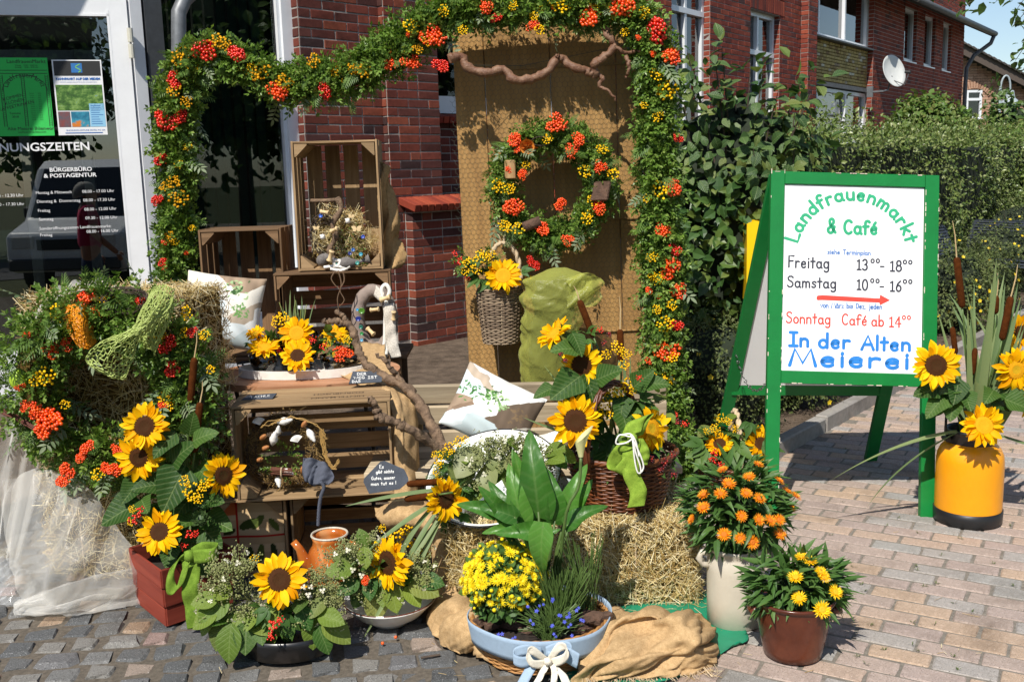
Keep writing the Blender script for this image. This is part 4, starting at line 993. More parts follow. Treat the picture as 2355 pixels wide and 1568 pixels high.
def straws(mb,P,n,ln=(.03,.11),th=.0024,out=.28,m=0):
 N = len(P); tv,tf = STRAW_T; d = unit(N); d = d - n * (np.sum(d * n,1,keepdims=True)) * (1 - out) + n * rng.uniform(-.05,out,N)[:,None]
 Fm = frames(d,n + unit(N) * .3); Fm = Fm[:,:,[0,2,1]].copy(); L = rng.uniform(*ln,N); T = th * rng.uniform(.6,1.5,N)
 Fm[:,:,0] *= T[:,None]; Fm[:,:,1] *= T[:,None]; Fm[:,:,2] *= L[:,None]; scatter(mb,(tv,tf),P - Fm[:,:,2] * .5,Fm,np.ones(N),m)
def box_surface(N,d,faces):
 """random points on faces of a box centred at origin (z from 0); faces: list of axis codes"""
 A = {'-y': d[0] * d[2],'+y': d[0] * d[2],'-x': d[1] * d[2],'+x': d[1] * d[2],'+z': d[0] * d[1]}; tot = sum(A[f] for f in faces); Ps = []; Ns = []
 for f in faces:
  k = int(N * A[f] / tot); x = rng.uniform(-.5,.5,k) * d[0]; y = rng.uniform(-.5,.5,k) * d[1]; z = rng.uniform(0,1,k) * d[2]
  nn = np.zeros((k,3)); ax = 'xyz'.index(f[1]); sg = -1 if f[0] == '-' else 1; nn[:,ax] = sg
  if ax == 0: x[:] = sg * d[0] / 2
  if ax == 1: y[:] = sg * d[1] / 2
  if ax == 2: z[:] = d[2]
  Ps.append(np.stack([x,y,z],1)); Ns.append(nn)
 return np.concatenate(Ps),np.concatenate(Ns)
def lumpbox(mb,d,amp=.012,n=10,m=0):
 V,F = bevbox(d[0] / 2 - amp,d[1] / 2 - amp,d[2] / 2 - amp * .5,.03); mb.add([(x,y,z + d[2] / 2) for x,y,z in V],F,m)
def bale(label,loc,rz,d,N=5000,faces=('-y','+z','+x','-x'),strings=True):
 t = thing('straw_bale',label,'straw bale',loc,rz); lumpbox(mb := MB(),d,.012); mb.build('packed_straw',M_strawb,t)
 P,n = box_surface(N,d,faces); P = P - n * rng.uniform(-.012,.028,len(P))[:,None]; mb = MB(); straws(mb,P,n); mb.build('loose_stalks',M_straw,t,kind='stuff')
 if strings:
  for x in (-d[0] * .25,d[0] * .25):
   MB().tube([(x,-d[1] / 2 - .004,.01),(x,-d[1] / 2 - .004,d[2] + .003),(x,d[1] / 2,d[2] + .003)],.003,5).build('baler_twine',M_rope,t)
 return t
def cr(p0,p1,p2,p3,t): return .5 * ((2 * p1) + (p2 - p0) * t + (2 * p0 - 5 * p1 + 4 * p2 - p3) * t * t + (3 * p1 - p0 - 3 * p2 + p3) * t ** 3)
def crv(P,t):
 k = len(P) - 1; x = min(max(t,0),1) * k; i = min(int(x),k - 1); f = x - i
 return cr(P[max(i - 1,0)],P[i],P[i + 1],P[min(i + 2,k)],f)
def sheet(name,ctrl,nu,nv,mat,parent=None,fold=None,thick=.002,world=False,smooth=True,kind=None):
 """cloth through a grid of control points; fold(u, v) shifts it along its normal"""
 C = [[Vector(p) for p in row] for row in ctrl]; S = np.zeros((nv + 1,nu + 1,3))
 for j in range(nv + 1):
  col = [crv([row[c] for row in C],j / nv) for c in range(len(C[0]))]
  for i in range(nu + 1): S[j,i] = crv(col,i / nu)
 du = np.gradient(S,axis=1); dv = np.gradient(S,axis=0); nn = np.cross(du,dv); nn /= np.linalg.norm(nn,axis=2,keepdims=True) + 1e-9
 if fold is not None:
  f = np.array([[fold(i / nu,j / nv) for i in range(nu + 1)] for j in range(nv + 1)]); S = S + nn * f[:,:,None]
 V = S.reshape(-1,3); w_ = nu + 1; mb = MB(); mb.add(V,[(j*w_+i,j*w_+i+1,(j+1)*w_+i+1,(j+1)*w_+i) for j in range(nv) for i in range(nu)])
 o = mb.build(name,mat,parent,smooth=smooth,world=world,kind=kind)
 if thick > 0: md = o.modifiers.new('s','SOLIDIFY'); md.thickness = thick; md.offset = 0
 return o
def fnoise(seed,n=6,fmax=9.0):
 r = random.Random(seed); W_ = [(r.uniform(1,fmax),r.uniform(1,fmax),r.uniform(0,6.28),r.uniform(.4,1)) for _ in range(n)]; s = sum(a[3] for a in W_)
 return lambda u,v: sum(a * math.sin(fu * u * 3 + fv * v * 3 + p) for fu,fv,p,a in W_) / s

# ================================================================== WOODEN PANEL WITH CHICKEN WIRE
PY = 5.15
pn_ = thing('backdrop_screen','tall brown wooden screen covered with wire netting standing behind the bench','screen',(.235,PY,.03),R_(-1),rot=(R_(-1.0),R_(-1.0),R_(-1)))
zt = 2.36; xs = [-.455,-.30,.03,.36,.475]
for a,b in zip(xs,xs[1:]):
 V,F = bevbox((b - a) / 2 - .0015,.012,zt / 2,.003); o = MB().add(V,F).build('board',M_panel,pn_); o.location = ((a + b) / 2,.012 + rnd.uniform(-.001,.001),zt / 2)
for z in (.25,1.28,2.18): board(pn_,(-.45,.035,z),(.47,.035,z),.09,.02,(0,1,0),M_crate_d,'batten')
board(pn_,(-.30,-.008,2.10),(.47,-.008,2.10),.012,.006,(0,1,0),M_panel,'moulding'); board(pn_,(-.30,-.008,1.33),(.47,-.008,1.33),.010,.006,(0,1,0),M_panel,'moulding'); board(pn_,(-.30,-.008,.75),(.47,-.008,.75),.010,.006,(0,1,0),M_panel,'moulding')
M_wire = plain('galvanised_wire',(.10,.115,.085),.45,.1,metal=.6)
mb = MB(); hw,hh = .026,.032; r = .0007
def wire(a,b): mb.tube([a,b],r,3,0,False)
row = 0; z = .06
while z < 2.32:
 x = -.47 + (hw / 2 if row % 2 else 0)
 while x < .49:
  j = lambda: rnd.uniform(-.0016,.0016)
  y = -.016
  p0 = (x,y,z); p1 = (x + j(),y + j(),z + hh * .45); p2 = (x + hw / 2,y + j(),z + hh * .75); p3 = (x - hw / 2,y + j(),z + hh * .75)
  wire(p0,p1); wire(p1,p2); wire(p1,p3); x += hw
 z += hh * .75; row += 1
mb.build('wire_netting',M_wire,pn_,kind='stuff')

# ================================================================== BENCH
bn = thing('garden_bench','weathered grey plank bench in front of the wooden panel','bench',(.04,4.40,0),R_(-1.5))
bw = 1.30
for z,y in ((.672,.05),(.578,.035),(.47,.01)): board(bn,(-bw / 2,y,z - .045),(bw / 2,y,z - .045),.086,.028,(0,1,.15),M_grey_wood,'back_plank',.003)
for y in (-.42,-.32,-.22,-.12): board(bn,(-bw / 2,y,.40),(bw / 2,y,.40),.088,.03,(0,0,1),M_grey_wood,'seat_plank',.003)
for x in (-.5,.5):
 board(bn,(x,.075,0),(x,.085,.66),.07,.04,(0,1,0),M_grey_wood,'leg'); board(bn,(x,-.40,0),(x,-.40,.385),.07,.04,(0,1,0),M_grey_wood,'leg'); board(bn,(x,-.42,.365),(x,.06,.365),.05,.035,(0,0,1),M_grey_wood,'rail')

# ================================================================== TABLE
tb_ = thing('folding_table','small round-edged wooden folding table with dark metal legs','table',(-.955,4.56,0))
n = 5; rx,ry = .43,.33
for i in range(n):
 y0 = -ry + 2 * ry * i / n + .0015; y1 = -ry + 2 * ry * (i + 1) / n - .0015; pl = []
 for k in range(9): y = y0 + (y1 - y0) * k / 8; pl.append((rx * max(.12,(1 - (abs(y) / (ry * 1.02)) ** 2.2)) ** .5,y))
 pl = pl + [(-x,y) for x,y in pl[::-1]]; MB().prism(pl,.70,.73).build('plank',M_table,tb_)
mm = MB()
for sx in (-1,1):
 for y in (-.2,.2): MB().tube([(sx * .30,-y,.012),(sx * .28,y,.70)],.010,8).build('leg',M_grey,tb_)
MB().tube([(-.3,-.2,.013),(.3,-.2,.013)],.009,8).build('foot_rail',M_grey,tb_); MB().tube([(-.28,.2,.69),(.28,.2,.69)],.008,8).build('top_rail',M_grey,tb_)

# ================================================================== CRATES
crate('upright open crate on the stack holding twigs, straw and wooden spools',(-.843,4.98,1.157),R_(3),.42,.635,.32,'z')
crate('dark open crate lying on its side with a felt wreath inside',(-.880,4.94,.728),R_(6),.575,.425,.34,'x',M_crate_d)
crate('empty upright crate at the back left beside the window',(-1.345,5.02,.728),R_(2),.41,.645,.34,'z',M_crate_d)
crate('open crate lying below the table edge holding shells and a dried wreath',(-.805,3.88,.338),R_(6),.625,.392,.31,'x')
crate('crate on the paving behind the orange jug, opening dark',(-.695,3.95,.0),R_(5),.47,.333,.34,'x',M_crate)
c7 = crate('narrow crate on the paving showing a cloth printed with leaves and olives',(-1.09,3.90,.0),R_(5),.30,.335,.34,'z')
# the ledge that carries the upper crates, hidden behind the table
lg_ = thing('trestle_shelf','plain wooden trestle carrying the stacked crates behind the table','trestle',(-1.07,5.13,.03))
for y in (-.12,.0,.12): board(lg_,(-.56,y,.685),(.54,y,.685),.11,.02,(0,0,1),M_crate_d,'plank')
for x in (-.5,.48):
 for y in (-.14,.14): board(lg_,(x,y,0),(x,y,.675),.05,.04,(0,1,0),M_crate_d,'leg')

# ================================================================== STRAW BALES
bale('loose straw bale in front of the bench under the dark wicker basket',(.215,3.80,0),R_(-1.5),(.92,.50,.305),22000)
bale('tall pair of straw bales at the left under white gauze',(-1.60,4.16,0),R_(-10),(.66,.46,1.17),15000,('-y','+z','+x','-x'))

# ================================================================== POTS, CAN, BOWLS, JUG
M_stone = plain('salt_glaze',hx('cfc6b4'),.35,.10,5,.12,60); M_brown = plain('brown_glaze',hx('6e3a26'),.22,.18,6,.08,40,c2=hx('4a2418'))
M_can = plain('can_yellow',hx('f2a012'),.3,.04,6,.25,28,bdist=.006); M_canb = plain('can_black',(.015,.015,.016),.4,.1,30)
M_enam = plain('white_enamel',hx('f2f2ee'),.2,.03,6); M_blk = plain('black_bowl',(.012,.012,.013),.3,.1)
M_jug,n_,b_,o_ = nodes('drip_glaze'); tj = noise(n_,5.0,3,.5,objco(n_,(1,1,.45)),.8); rj = ramp(n_,[(.30,hx('d8b480')),(.40,hx('b4662a')),(.60,hx('8a3f14'))]); n_.links.new(tj.outputs[0],rj.inputs[0]); n_.links.new(rj.outputs[0],b_.inputs['Base Color']); b_.inputs['Roughness'].default_value = .15
bp = thing('brown_pot','glossy brown glazed plant pot in the right foreground','plant pot',(.908,3.125,0)); hb = .205
MB().lathe([(.001,0),(.085,0),(.094,.004),(.10,.03),(.112,.09),(.121,.14),(.125,hb - .025),(.127,hb - .015),(.136,hb - .008),(.137,hb),(.130,hb + .002),(.124,hb - .008),(.12,hb - .03),(.001,hb - .03)],40).build('body',M_brown,bp,smooth=True)
for s_ in (-1,1): MB().tube([(s_ * .112,-.03 * s_ - .02,hb - .03),(s_ * .142,-.03,hb - .045),(s_ * .142,.02,hb - .045),(s_ * .112,.04,hb - .03)],.013,8).build('handle',M_brown,bp,smooth=True)
sp_ = thing('stoneware_jar','tall cream stoneware jar with two lug handles holding orange flowers','jar',(.775,3.385,0)); hs = .285
MB().lathe([(.001,0),(.094,0),(.1,.005),(.101,.1),(.1015,.2),(.1,.235),(.09,.25),(.088,.262),(.096,.272),(.098,hs),(.090,hs),(.085,.262),(.085,.2),(.001,.2)],40).build('body',M_stone,sp_,smooth=True)
for s_ in (-1,1): MB().tube([(s_ * .092,-.01,.262),(s_ * .125,-.012,.266),(s_ * .133,-.012,.245),(s_ * .118,-.01,.222),(s_ * .098,-.01,.215)],.013,8).build('handle',M_stone,sp_,smooth=True)
cn = thing('milk_can','yellow milk can with black base and neck holding cattails and sunflowers','milk can',(2.046,4.345,0))
MB().lathe([(.001,.0),(.138,0),(.145,.006),(.147,.062),(.143,.064)],40).build('base_ring',M_canb,cn,smooth=True)
MB().lathe([(.142,.06),(.1425,.2),(.1415,.285),(.138,.312),(.126,.340),(.110,.358),(.1,.366)],40).build('body',M_can,cn,smooth=True)
MB().lathe([(.1,.362),(.1,.402),(.108,.414),(.113,.424),(.106,.430),(.096,.418),(.094,.37),(.001,.37)],36).build('neck',M_canb,cn,smooth=True)
MB().tube([(-.1,-.01,.39),(-.122,-.012,.41),(-.115,0,.52),(-.08,.02,.60),(-.02,.04,.625)],.006,8).build('carry_handle',M_canb,cn,smooth=True); MB().tube([(-.115,-.03,.385),(-.115,.02,.385)],.012,8).build('handle_eye',M_canb,cn)
db = thing('black_bowl','low black oval bowl on the setts full of hydrangea stems','bowl',(-.80,3.24,0))
MB().lathe([(.001,0),(.13,0),(.15,.01),(.165,.06),(.168,.085),(.16,.085),(.15,.05),(.001,.05)],36,0,(0,0,0),1.0,.72).build('body',M_blk,db,smooth=True)
wb = thing('white_bowl','shallow white glazed bowl on the setts in front of the jug','bowl',(-.475,3.46,0))
MB().lathe([(.001,0),(.07,0),(.075,.008),(.12,.035),(.165,.082),(.172,.09),(.166,.09),(.12,.045),(.001,.02)],40).build('body',M_enam,wb,smooth=True); MB().tube([(.169 * math.cos(a),.169 * math.sin(a),.091) for a in np.linspace(0,2 * math.pi,41)],.003,5,0,False).build('brown_rim',M_brown,wb)
jg = thing('jug','orange-brown glazed jug with a spout in front of the dark crate','jug',(-.735,3.74,0),R_(0))
MB().lathe([(.001,0),(.07,0),(.085,.02),(.098,.08),(.096,.13),(.082,.175),(.068,.195),(.066,.215),(.072,.235),(.067,.236),(.060,.21),(.07,.17),(.001,.10)],36).build('body',M_jug,jg,smooth=True)
MB().tube([(-.075,-.01,.10),(-.105,-.012,.145),(-.118,-.012,.185),(-.14,-.012,.215)],[.03,.023,.016,.014],12).build('spout',M_jug,jg,smooth=True); MB().tube([(.07,0,.2),(.115,0,.19),(.12,0,.13),(.09,0,.08)],.011,8).build('handle',M_jug,jg,smooth=True)
MB().tube([(.0695 * math.cos(a),.0695 * math.sin(a),.237) for a in np.linspace(0,2 * math.pi,33)],.0045,6,0,False).build('pale_rim',M_stone,jg)
eb = thing('enamel_bowl','large tilted white enamel bowl of flowers on the straw bale','bowl',(-.065,3.80,.318),rot=(R_(26),R_(-10),0))
MB().lathe([(.001,.02),(.12,.02),(.13,.025),(.19,.085),(.245,.15),(.262,.158),(.268,.156),(.25,.145),(.195,.075),(.14,.008),(.12,.0),(.001,.0)],48).build('body',M_enam,eb,smooth=True); MB().tube([(.266 * math.cos(a),.266 * math.sin(a),.159) for a in np.linspace(0,2 * math.pi,49)],.003,5,0,False).build('dark_rim',M_blk,eb)

# ================================================================== BASKETS
wk = thing('wicker_basket','dark brown wicker basket with arched handle on the straw bale','basket',(.415,3.80,.308)); rb_ = lambda t: .150 + .055 * t ** .8
wicker(wk,.005,.215,rb_,M_wickb,30,24,.0046,1.05,.95,.010)
for ph in (0,1.6,3.2,4.8):
 pts = []
 for i in range(33): a = math.pi * i / 32; b = i * .75 + ph; pts.append((-.04 + .11 * math.cos(a) + .008 * math.cos(b),-.12 + .02 * math.sin(b) * .4 + .09 * math.cos(a),.20 + .31 * math.sin(a) ** .8 + .008 * math.sin(b)))
 MB().tube(pts,.006,6).build('handle_rod',M_wickb,wk,smooth=True)
hbk = thing('hanging_basket','grey-brown wicker basket hanging on the panel from a twisted rope handle','basket',(-.055,5.0,.765)); wicker(hbk,.0,.275,lambda t: .088 + .030 * t - .01 * (t > .95),M_wick,24,30,.0042,1.0,.85,.006)
for ph in (0,3.14):
 pts = []
 for i in range(41): a = math.pi * i / 40; b = i * .9 + ph; pts.append((.025 + .085 * math.cos(a) + .006 * math.cos(b),-.01 + .006 * math.sin(b),.27 + .235 * math.sin(a) ** .75))
 MB().tube(pts,.009,6).build('rope_handle',M_rope,hbk,smooth=True)
MB().tube([(.01,0,.50),(.0,.02,.56),(-.012,.05,.60),(-.005,.06,.64)],.006,6).build('hanging_cord',M_rope,hbk)
MB().tube([(.028,0,.50),(.035,.02,.56),(.03,.05,.60)],.006,6).build('hanging_cord',M_rope,hbk)
sb_ = thing('small_basket','small dark wicker basket with rope handle behind the orange strawflowers','basket',(1.03,4.66,0)); wicker(sb_,0,.20,lambda t: .10 + .035 * t,M_wickb,24,20,.0046,1.1,1.0,.008)
for ph in (0,3.14):
 pts = []
 for i in range(37): a = math.pi * i / 36; b = i * .9 + ph; pts.append((.03 + .006 * math.cos(b),.12 * math.cos(a),.2 + .26 * math.sin(a) + .006 * math.sin(b)))
 MB().tube(pts,.009,6).build('rope_handle',M_rope,sb_,smooth=True)
fb = thing('felt_trimmed_basket','low oval wicker planter with a pale blue felt band and bow in front','planter',(.068,3.195,0)); wicker(fb,0,.125,lambda t: .185 + .035 * t,M_wickt,34,17,.0042,1.04,.93,.008,.55)
M_felt = plain('blue_felt',hx('9fb4c8'),.95,.06,60,.4,300,.1)
fw = MB(); fw.grid(lambda u,v: ((.226 + .010 * v + .003 * math.sin(u * 38)) * 1.04 * math.cos(u * 2 * math.pi),(.226 + .010 * v + .003 * math.sin(u * 38)) * .94 * math.sin(u * 2 * math.pi),.062 + .078 * v + .004 * math.sin(u * 13)),90,5,0,True)
o = fw.build('felt_band',M_felt,fb,smooth=True); md = o.modifiers.new('s','SOLIDIFY'); md.thickness = .003
# ================================================================== HAND-PAINTED LETTERS (strokes)
GL = {
 'a': (.58,'@.25,.27,.21,.27,0,360|.46,.52 .46,.08 .54,0'),'b': (.56,'.06,1 .06,0|@.28,.27,.21,.27,0,360'),'c': (.47,'@.26,.27,.22,.27,50,310'),'d': (.56,'@.25,.27,.21,.27,0,360|.47,1 .47,0'),
 'e': (.54,'.06,.29 .45,.31 @.26,.27,.2,.27,12,320'),'f': (.42,'@.30,.80,.16,.18,30,180 .14,0|0,.55 .36,.57'),'g': (.56,'@.25,.27,.21,.27,0,360|.47,.54 .47,-.14 @.26,-.14,.21,.2,0,-145'),
 'h': (.54,'.06,1 .06,0|.06,.3 @.26,.32,.2,.22,180,0 .46,0'),'i': (.18,'.08,.54 .08,0|.08,.76 .085,.80'),'j': (.34,'.24,.54 .24,-.12 @.1,-.12,.14,.18,0,-120|.24,.76 .245,.80'),'k': (.5,'.06,1 .06,0|.43,.52 .08,.22|.16,.29 .46,0'),
 'l': (.16,'.07,1 .07,0'),'m': (.80,'.06,.54 .06,0|.06,.32 @.22,.34,.16,.2,180,0 .38,0|.38,.32 @.54,.34,.16,.2,180,0 .70,0'),'n': (.54,'.06,.54 .06,0|.06,.3 @.26,.32,.2,.22,180,0 .46,0'),'o': (.54,'@.27,.27,.22,.27,0,360'),
 'p': (.56,'.06,.54 .06,-.38|@.28,.27,.21,.27,0,360'),'r': (.44,'.06,.54 .06,0|.06,.26 @.26,.30,.2,.24,180,55'),'s': (.46,'.40,.46 .3,.54 .14,.52 .07,.42 .16,.32 .32,.25 .39,.14 .3,.02 .14,0 .04,.08'),'t': (.44,'.2,.88 .2,.0|.02,.56 .40,.57'),
 'u': (.54,'.06,.54 .06,.22 @.26,.22,.2,.22,180,360 .46,.54|.46,.54 .47,0'),'v': (.46,'.02,.54 .22,0 .43,.54'),'z': (.48,'.04,.53 .42,.54 .04,.01 .44,.01'),'ä': (.58,'@.25,.27,.21,.27,0,360|.46,.52 .46,.08 .54,0|.16,.74 .165,.77|.36,.74 .365,.77'),
 'é': (.54,'.06,.29 .45,.31 @.26,.27,.2,.27,12,320|.24,.68 .36,.86'),'w': (.66,'.02,.54 .16,0 .32,.4 .46,0 .62,.54'),'x': (.46,'.03,.54 .42,0|.42,.54 .03,0'),'y': (.48,'.03,.54 .22,.06|.44,.54 .14,-.38'),
 'L': (.56,'.07,1 .07,.02 .54,.02'),'C': (.66,'@.36,.5,.3,.5,48,312'),'T': (.64,'.02,.98 .62,.98|.32,.98 .32,0'),'F': (.56,'.52,.98 .07,.98 .07,0|.07,.54 .44,.55'),'S': (.62,'.54,.88 .42,.99 .2,.98 .08,.84 .12,.66 .34,.54 .52,.40 .54,.18 .38,.01 .18,.01 .04,.14'),
 'M': (.92,'.04,0 .2,1 .46,.14 .72,1 .88,0'),'D': (.68,'.1,.98 .1,.02 @.12,.5,.5,.49,-90,90 .1,.99'),'A': (.74,'.03,0 .38,1 .70,0|.16,.36 .58,.37'),'I': (.52,'.06,.98 .46,.98|.26,.98 .26,.02|.04,.02 .48,.02'),'E': (.56,'.5,.98 .08,.98 .08,.01 .52,.01|.08,.52 .44,.53'),
 'R': (.6,'.07,0 .07,.98 @.12,.74,.34,.24,90,-90 .07,.5|.22,.5 .54,0'),'W': (.9,'.03,1 .22,0 .44,.8 .66,0 .86,1'),'G': (.7,'@.36,.5,.3,.5,48,330 .62,.42 .40,.42'),'B': (.6,'.07,0 .07,.98 @.12,.76,.3,.22,90,-90 @.12,.27,.38,.26,90,-90 .07,.01'),'H': (.66,'.07,1 .07,0|.57,1 .57,0|.07,.5 .57,.52'),'N': (.66,'.07,0 .08,1 .56,0 .57,1'),'K': (.6,'.07,1 .07,0|.5,1 .1,.46|.2,.56 .54,0'),'O': (.74,'@.37,.5,.32,.5,0,360'),'Z': (.6,'.06,.98 .54,.98 .05,.02 .56,.02'),'U': (.66,'.07,1 .07,.3 @.32,.3,.25,.3,180,360 .57,1'),'V': (.62,'.02,1 .3,0 .58,1'),'P': (.56,'.07,0 .07,.98 @.12,.72,.36,.26,90,-90 .07,.46'),
 '&': (.72,'.68,.04 .2,.66 @.36,.80,.17,.19,215,-30 .40,.56 .1,.3 @.28,.22,.22,.22,150,330 .60,.44'),'0': (.60,'@.3,.5,.25,.5,0,360'),'1': (.44,'.06,.82 .24,1 .24,.02|.06,.02 .42,.02'),'3': (.58,'.08,.86 @.28,.76,.21,.24,150,-80 .22,.54 @.27,.27,.24,.27,85,-145'),'4': (.6,'.40,0 .40,1|.40,1 .04,.34 .56,.36'),'6': (.58,'.44,.97 .2,.72 .08,.34 @.29,.29,.21,.28,170,530'),'8': (.58,'@.28,.76,.19,.24,0,360|@.28,.27,.23,.27,0,360'),
 '-': (.46,'.08,.36 .36,.36'),'.': (.2,'.08,.02 .1,.04'),',': (.2,'.1,.06 .06,-.1'),'!': (.2,'.08,1 .08,.28|.08,.02 .09,.05'),'°': (.32,'@.15,.80,.12,.16,0,360'),' ': (.42,'')}
def strokes(ch):
 w_,s = GL[ch]; out = []
 for st in s.split('|'):
  if not st: continue
  P = []
  for tok in st.split():
   if tok[0] == '@':
    cx,cy,rx,ry,a0,a1 = map(float,tok[1:].split(',')); n = max(4,int(abs(a1 - a0) / 20))
    P += [(cx + rx * math.cos(R_(a0 + (a1 - a0) * i / n)),cy + ry * math.sin(R_(a0 + (a1 - a0) * i / n))) for i in range(n + 1)]
   else: P.append(tuple(map(float,tok.split(','))))
  out.append(P)
 return w_,out
def ribbon(mb,P,hw_,lift):
 """flat stroke with round ends in the XY plane"""
 Q = [P[0]]
 for p in P[1:]:
  if (p[0] - Q[-1][0]) ** 2 + (p[1] - Q[-1][1]) ** 2 > (hw_ * .25) ** 2: Q.append(p)
 if len(Q) < 2: Q.append((Q[0][0] + hw_ * .3,Q[0][1] + hw_ * .1))
 V = []; k = len(Q); L_ = []; Rr = []
 closed = (Q[0][0] - Q[-1][0]) ** 2 + (Q[0][1] - Q[-1][1]) ** 2 < (hw_ * .6) ** 2 and k > 6
 for i in range(k):
  a = Q[i - 1] if i else (Q[-2] if closed else Q[0]); b = Q[i + 1] if i < k - 1 else (Q[1] if closed else Q[-1]); dx,dy = b[0] - a[0],b[1] - a[1]; l = math.hypot(dx,dy) or 1; nx,ny = -dy / l,dx / l
  L_.append((Q[i][0] + nx * hw_,Q[i][1] + ny * hw_,lift)); Rr.append((Q[i][0] - nx * hw_,Q[i][1] - ny * hw_,lift))
 V = L_ + Rr; F = [(i,k + i,k + i + 1,i + 1) for i in range(k - 1)]
 if not closed:
  for e,o_ in ((0,1),(k - 1,-1)):
   a0 = math.atan2(L_[e][1] - Q[e][1],L_[e][0] - Q[e][0]); c = len(V); 
   arc = [(Q[e][0] + hw_ * math.cos(a0 + o_ * math.pi * t / 6),Q[e][1] + hw_ * math.sin(a0 + o_ * math.pi * t / 6),lift) for t in range(1,6)]; V += arc; idx = [e] + list(range(c,c + 5)) + [k + e]; F.append(tuple(idx if o_ > 0 else idx[::-1]))
 mb.add(V,F)
def word(mb,s,x0,x1,y0,cap,pen,wob=.012):
 """a word fitted between x0 and x1, baseline y0"""
 tot = sum(GL[c][0] + .10 for c in s) - .1; sx = (x1 - x0) / tot; x = 0; k = 0
 for c in s:
  w_,st = strokes(c); dy = rnd.uniform(-wob,wob) * cap
  for P in st: ribbon(mb,[(x0 + (x + p[0]) * sx,y0 + dy + p[1] * cap) for p in P],pen,.00012 * (k % 5)); k += 1
  x += w_ + .10
 return mb
def arcword(mb,s,cx,cy,r,a0,a1,cap,pen):
 tot = sum(GL[c][0] + .1 for c in s) - .1; x = 0; k = 0; sc = (a0 - a1) * r / tot
 for c in s:
  w_,st = strokes(c); a = a0 - (x + w_ / 2) * sc / r; ux,uy = math.sin(a),-math.cos(a); ox,oy = cx + r * math.cos(a),cy + r * math.sin(a)
  for P in st: ribbon(mb,[(ox + ((p[0] - w_ / 2) * sc) * ux + p[1] * cap * math.cos(a),oy + ((p[0] - w_ / 2) * sc) * uy + p[1] * cap * math.sin(a)) for p in P],pen,.00012 * (k % 5)); k += 1
  x += w_ + .1

# ================================================================== THE GREEN A-BOARD SIGN
M_sgrn = plain('sign_green_paint',hx('0f7a36'),.4,.08,12,.15,90); M_swht = plain('sign_white_board',hx('f6f6f6'),.5,.02,4)
M_chip = plain('bare_wood_chips',hx('d8cdb8'),.8,.1)
BL_,TL_ = Vector((1.155,4.42,.0)),Vector((1.232,4.73,1.585)); BRr,TRr = Vector((1.935,4.40,.0)),Vector((1.975,4.72,1.545))
Xs = (TRr - TL_); Xs.normalize(); Zs = (TL_ - BL_); lean = Zs.length; Zs.normalize(); Ysn = Zs.cross(Xs).normalized(); Zs = Xs.cross(Ysn).normalized()
sg = thing('sandwich_board_sign','green framed white sandwich board lettered for a market and cafe','sign',(0,0,0))
SM = Matrix((Xs,Ysn,Zs)).transposed().to_4x4(); SM.translation = BL_; sg.matrix_world = SM
SW = (TRr - TL_).length; SL = lean; pw = .064
def sbox(name,x0,x1,z0,z1,y0=-.016,y1=.016,mat=None):
 V,F = bevbox((x1 - x0) / 2,(y1 - y0) / 2,(z1 - z0) / 2,.002); o = MB().add(V,F).build(name,mat or M_sgrn,sg); o.location = ((x0 + x1) / 2,(y0 + y1) / 2,(z0 + z1) / 2); return o
zb0 = 885; 
def inv_board(u,v):       # a photo point on the board's own plane
 r_ = ray(u,v); o_ = Vector((0,0,H)); t = (BL_ - o_).dot(Ysn) / r_.dot(Ysn); q = o_ + r_ * t - BL_; return q.dot(Xs),q.dot(Zs)
bx0,bz1 = inv_board(1803,424); bx1,bz0 = inv_board(2119,861)
sbox('post',bx0 - pw,bx0,0,SL); sbox('post',bx1,bx1 + pw,.0,SL - .002)
sbox('top_rail',bx0 + .001,bx1 - .001,bz1,SL - .002,-.0145,.0145); sbox('bottom_rail',bx0 + .001,bx1 - .001,bz0 - .058,bz0,-.0145,.0145); sbox('board',bx0 + .001,bx1 - .001,bz0,bz1,-.004,.004,M_swht)
# back frame
bl = Matrix.Rotation(R_(-30),3,'X')
top_l = Vector((bx0 - pw / 2,.02,SL - .02)); Wi = SM.inverted()
foot_l = Wi @ Vector((1.13,5.42,.0)); foot_r = Wi @ Vector((1.955,5.32,.0)); top_r = Vector((bx1 + pw / 2,.02,SL - .02))
for a,b in ((foot_l,top_l),(foot_r,top_r)): board(sg,a,b,pw,.032,(0,1,.3),M_sgrn,'back_leg',.002)
a = top_l.lerp(foot_l,.72); b = top_r.lerp(foot_r,.72); board(sg,a,b,.055,.028,(0,1,.3),M_sgrn,'back_rail',.002); a2 = top_l.lerp(foot_l,.05); b2_ = top_r.lerp(foot_r,.05); board(sg,a2,b2_,.06,.028,(0,1,.3),M_sgrn,'back_rail',.002)
mid = [(top_l.lerp(foot_l,t),top_r.lerp(foot_r,t)) for t in (.07,.70)]; MB().add([mid[0][0],mid[0][1],mid[1][1],mid[1][0]],[(0,1,2,3)]).build('back_board',M_swht,sg).modifiers.new('s','SOLIDIFY').thickness = .006
# chain between the frames
ca_,cb_ = foot_l.lerp(top_l,.42) + Vector((-.02,0,0)),Vector((bx0 - pw,.0,bz0 - .06)); M_chain = plain('chain_steel',(.55,.55,.55),.3,.1,metal=1.0); n = 15
for i in range(n):
 t = (i + .5) / n; p = ca_.lerp(cb_,t) + Vector((0,0,-.10 * 4 * t * (1 - t))); d = (cb_ - ca_).normalized() + Vector((0,0,-.4 * (1 - 2 * t))); d.normalize(); up = d.orthogonal().normalized(); up = up if i % 2 else d.cross(up)
 MB().tube([p + d * .014 * math.cos(a) + up * .007 * math.sin(a) for a in np.linspace(0,2 * math.pi,11)],.0022,5,0,False).build('chain_link',M_chain,sg)
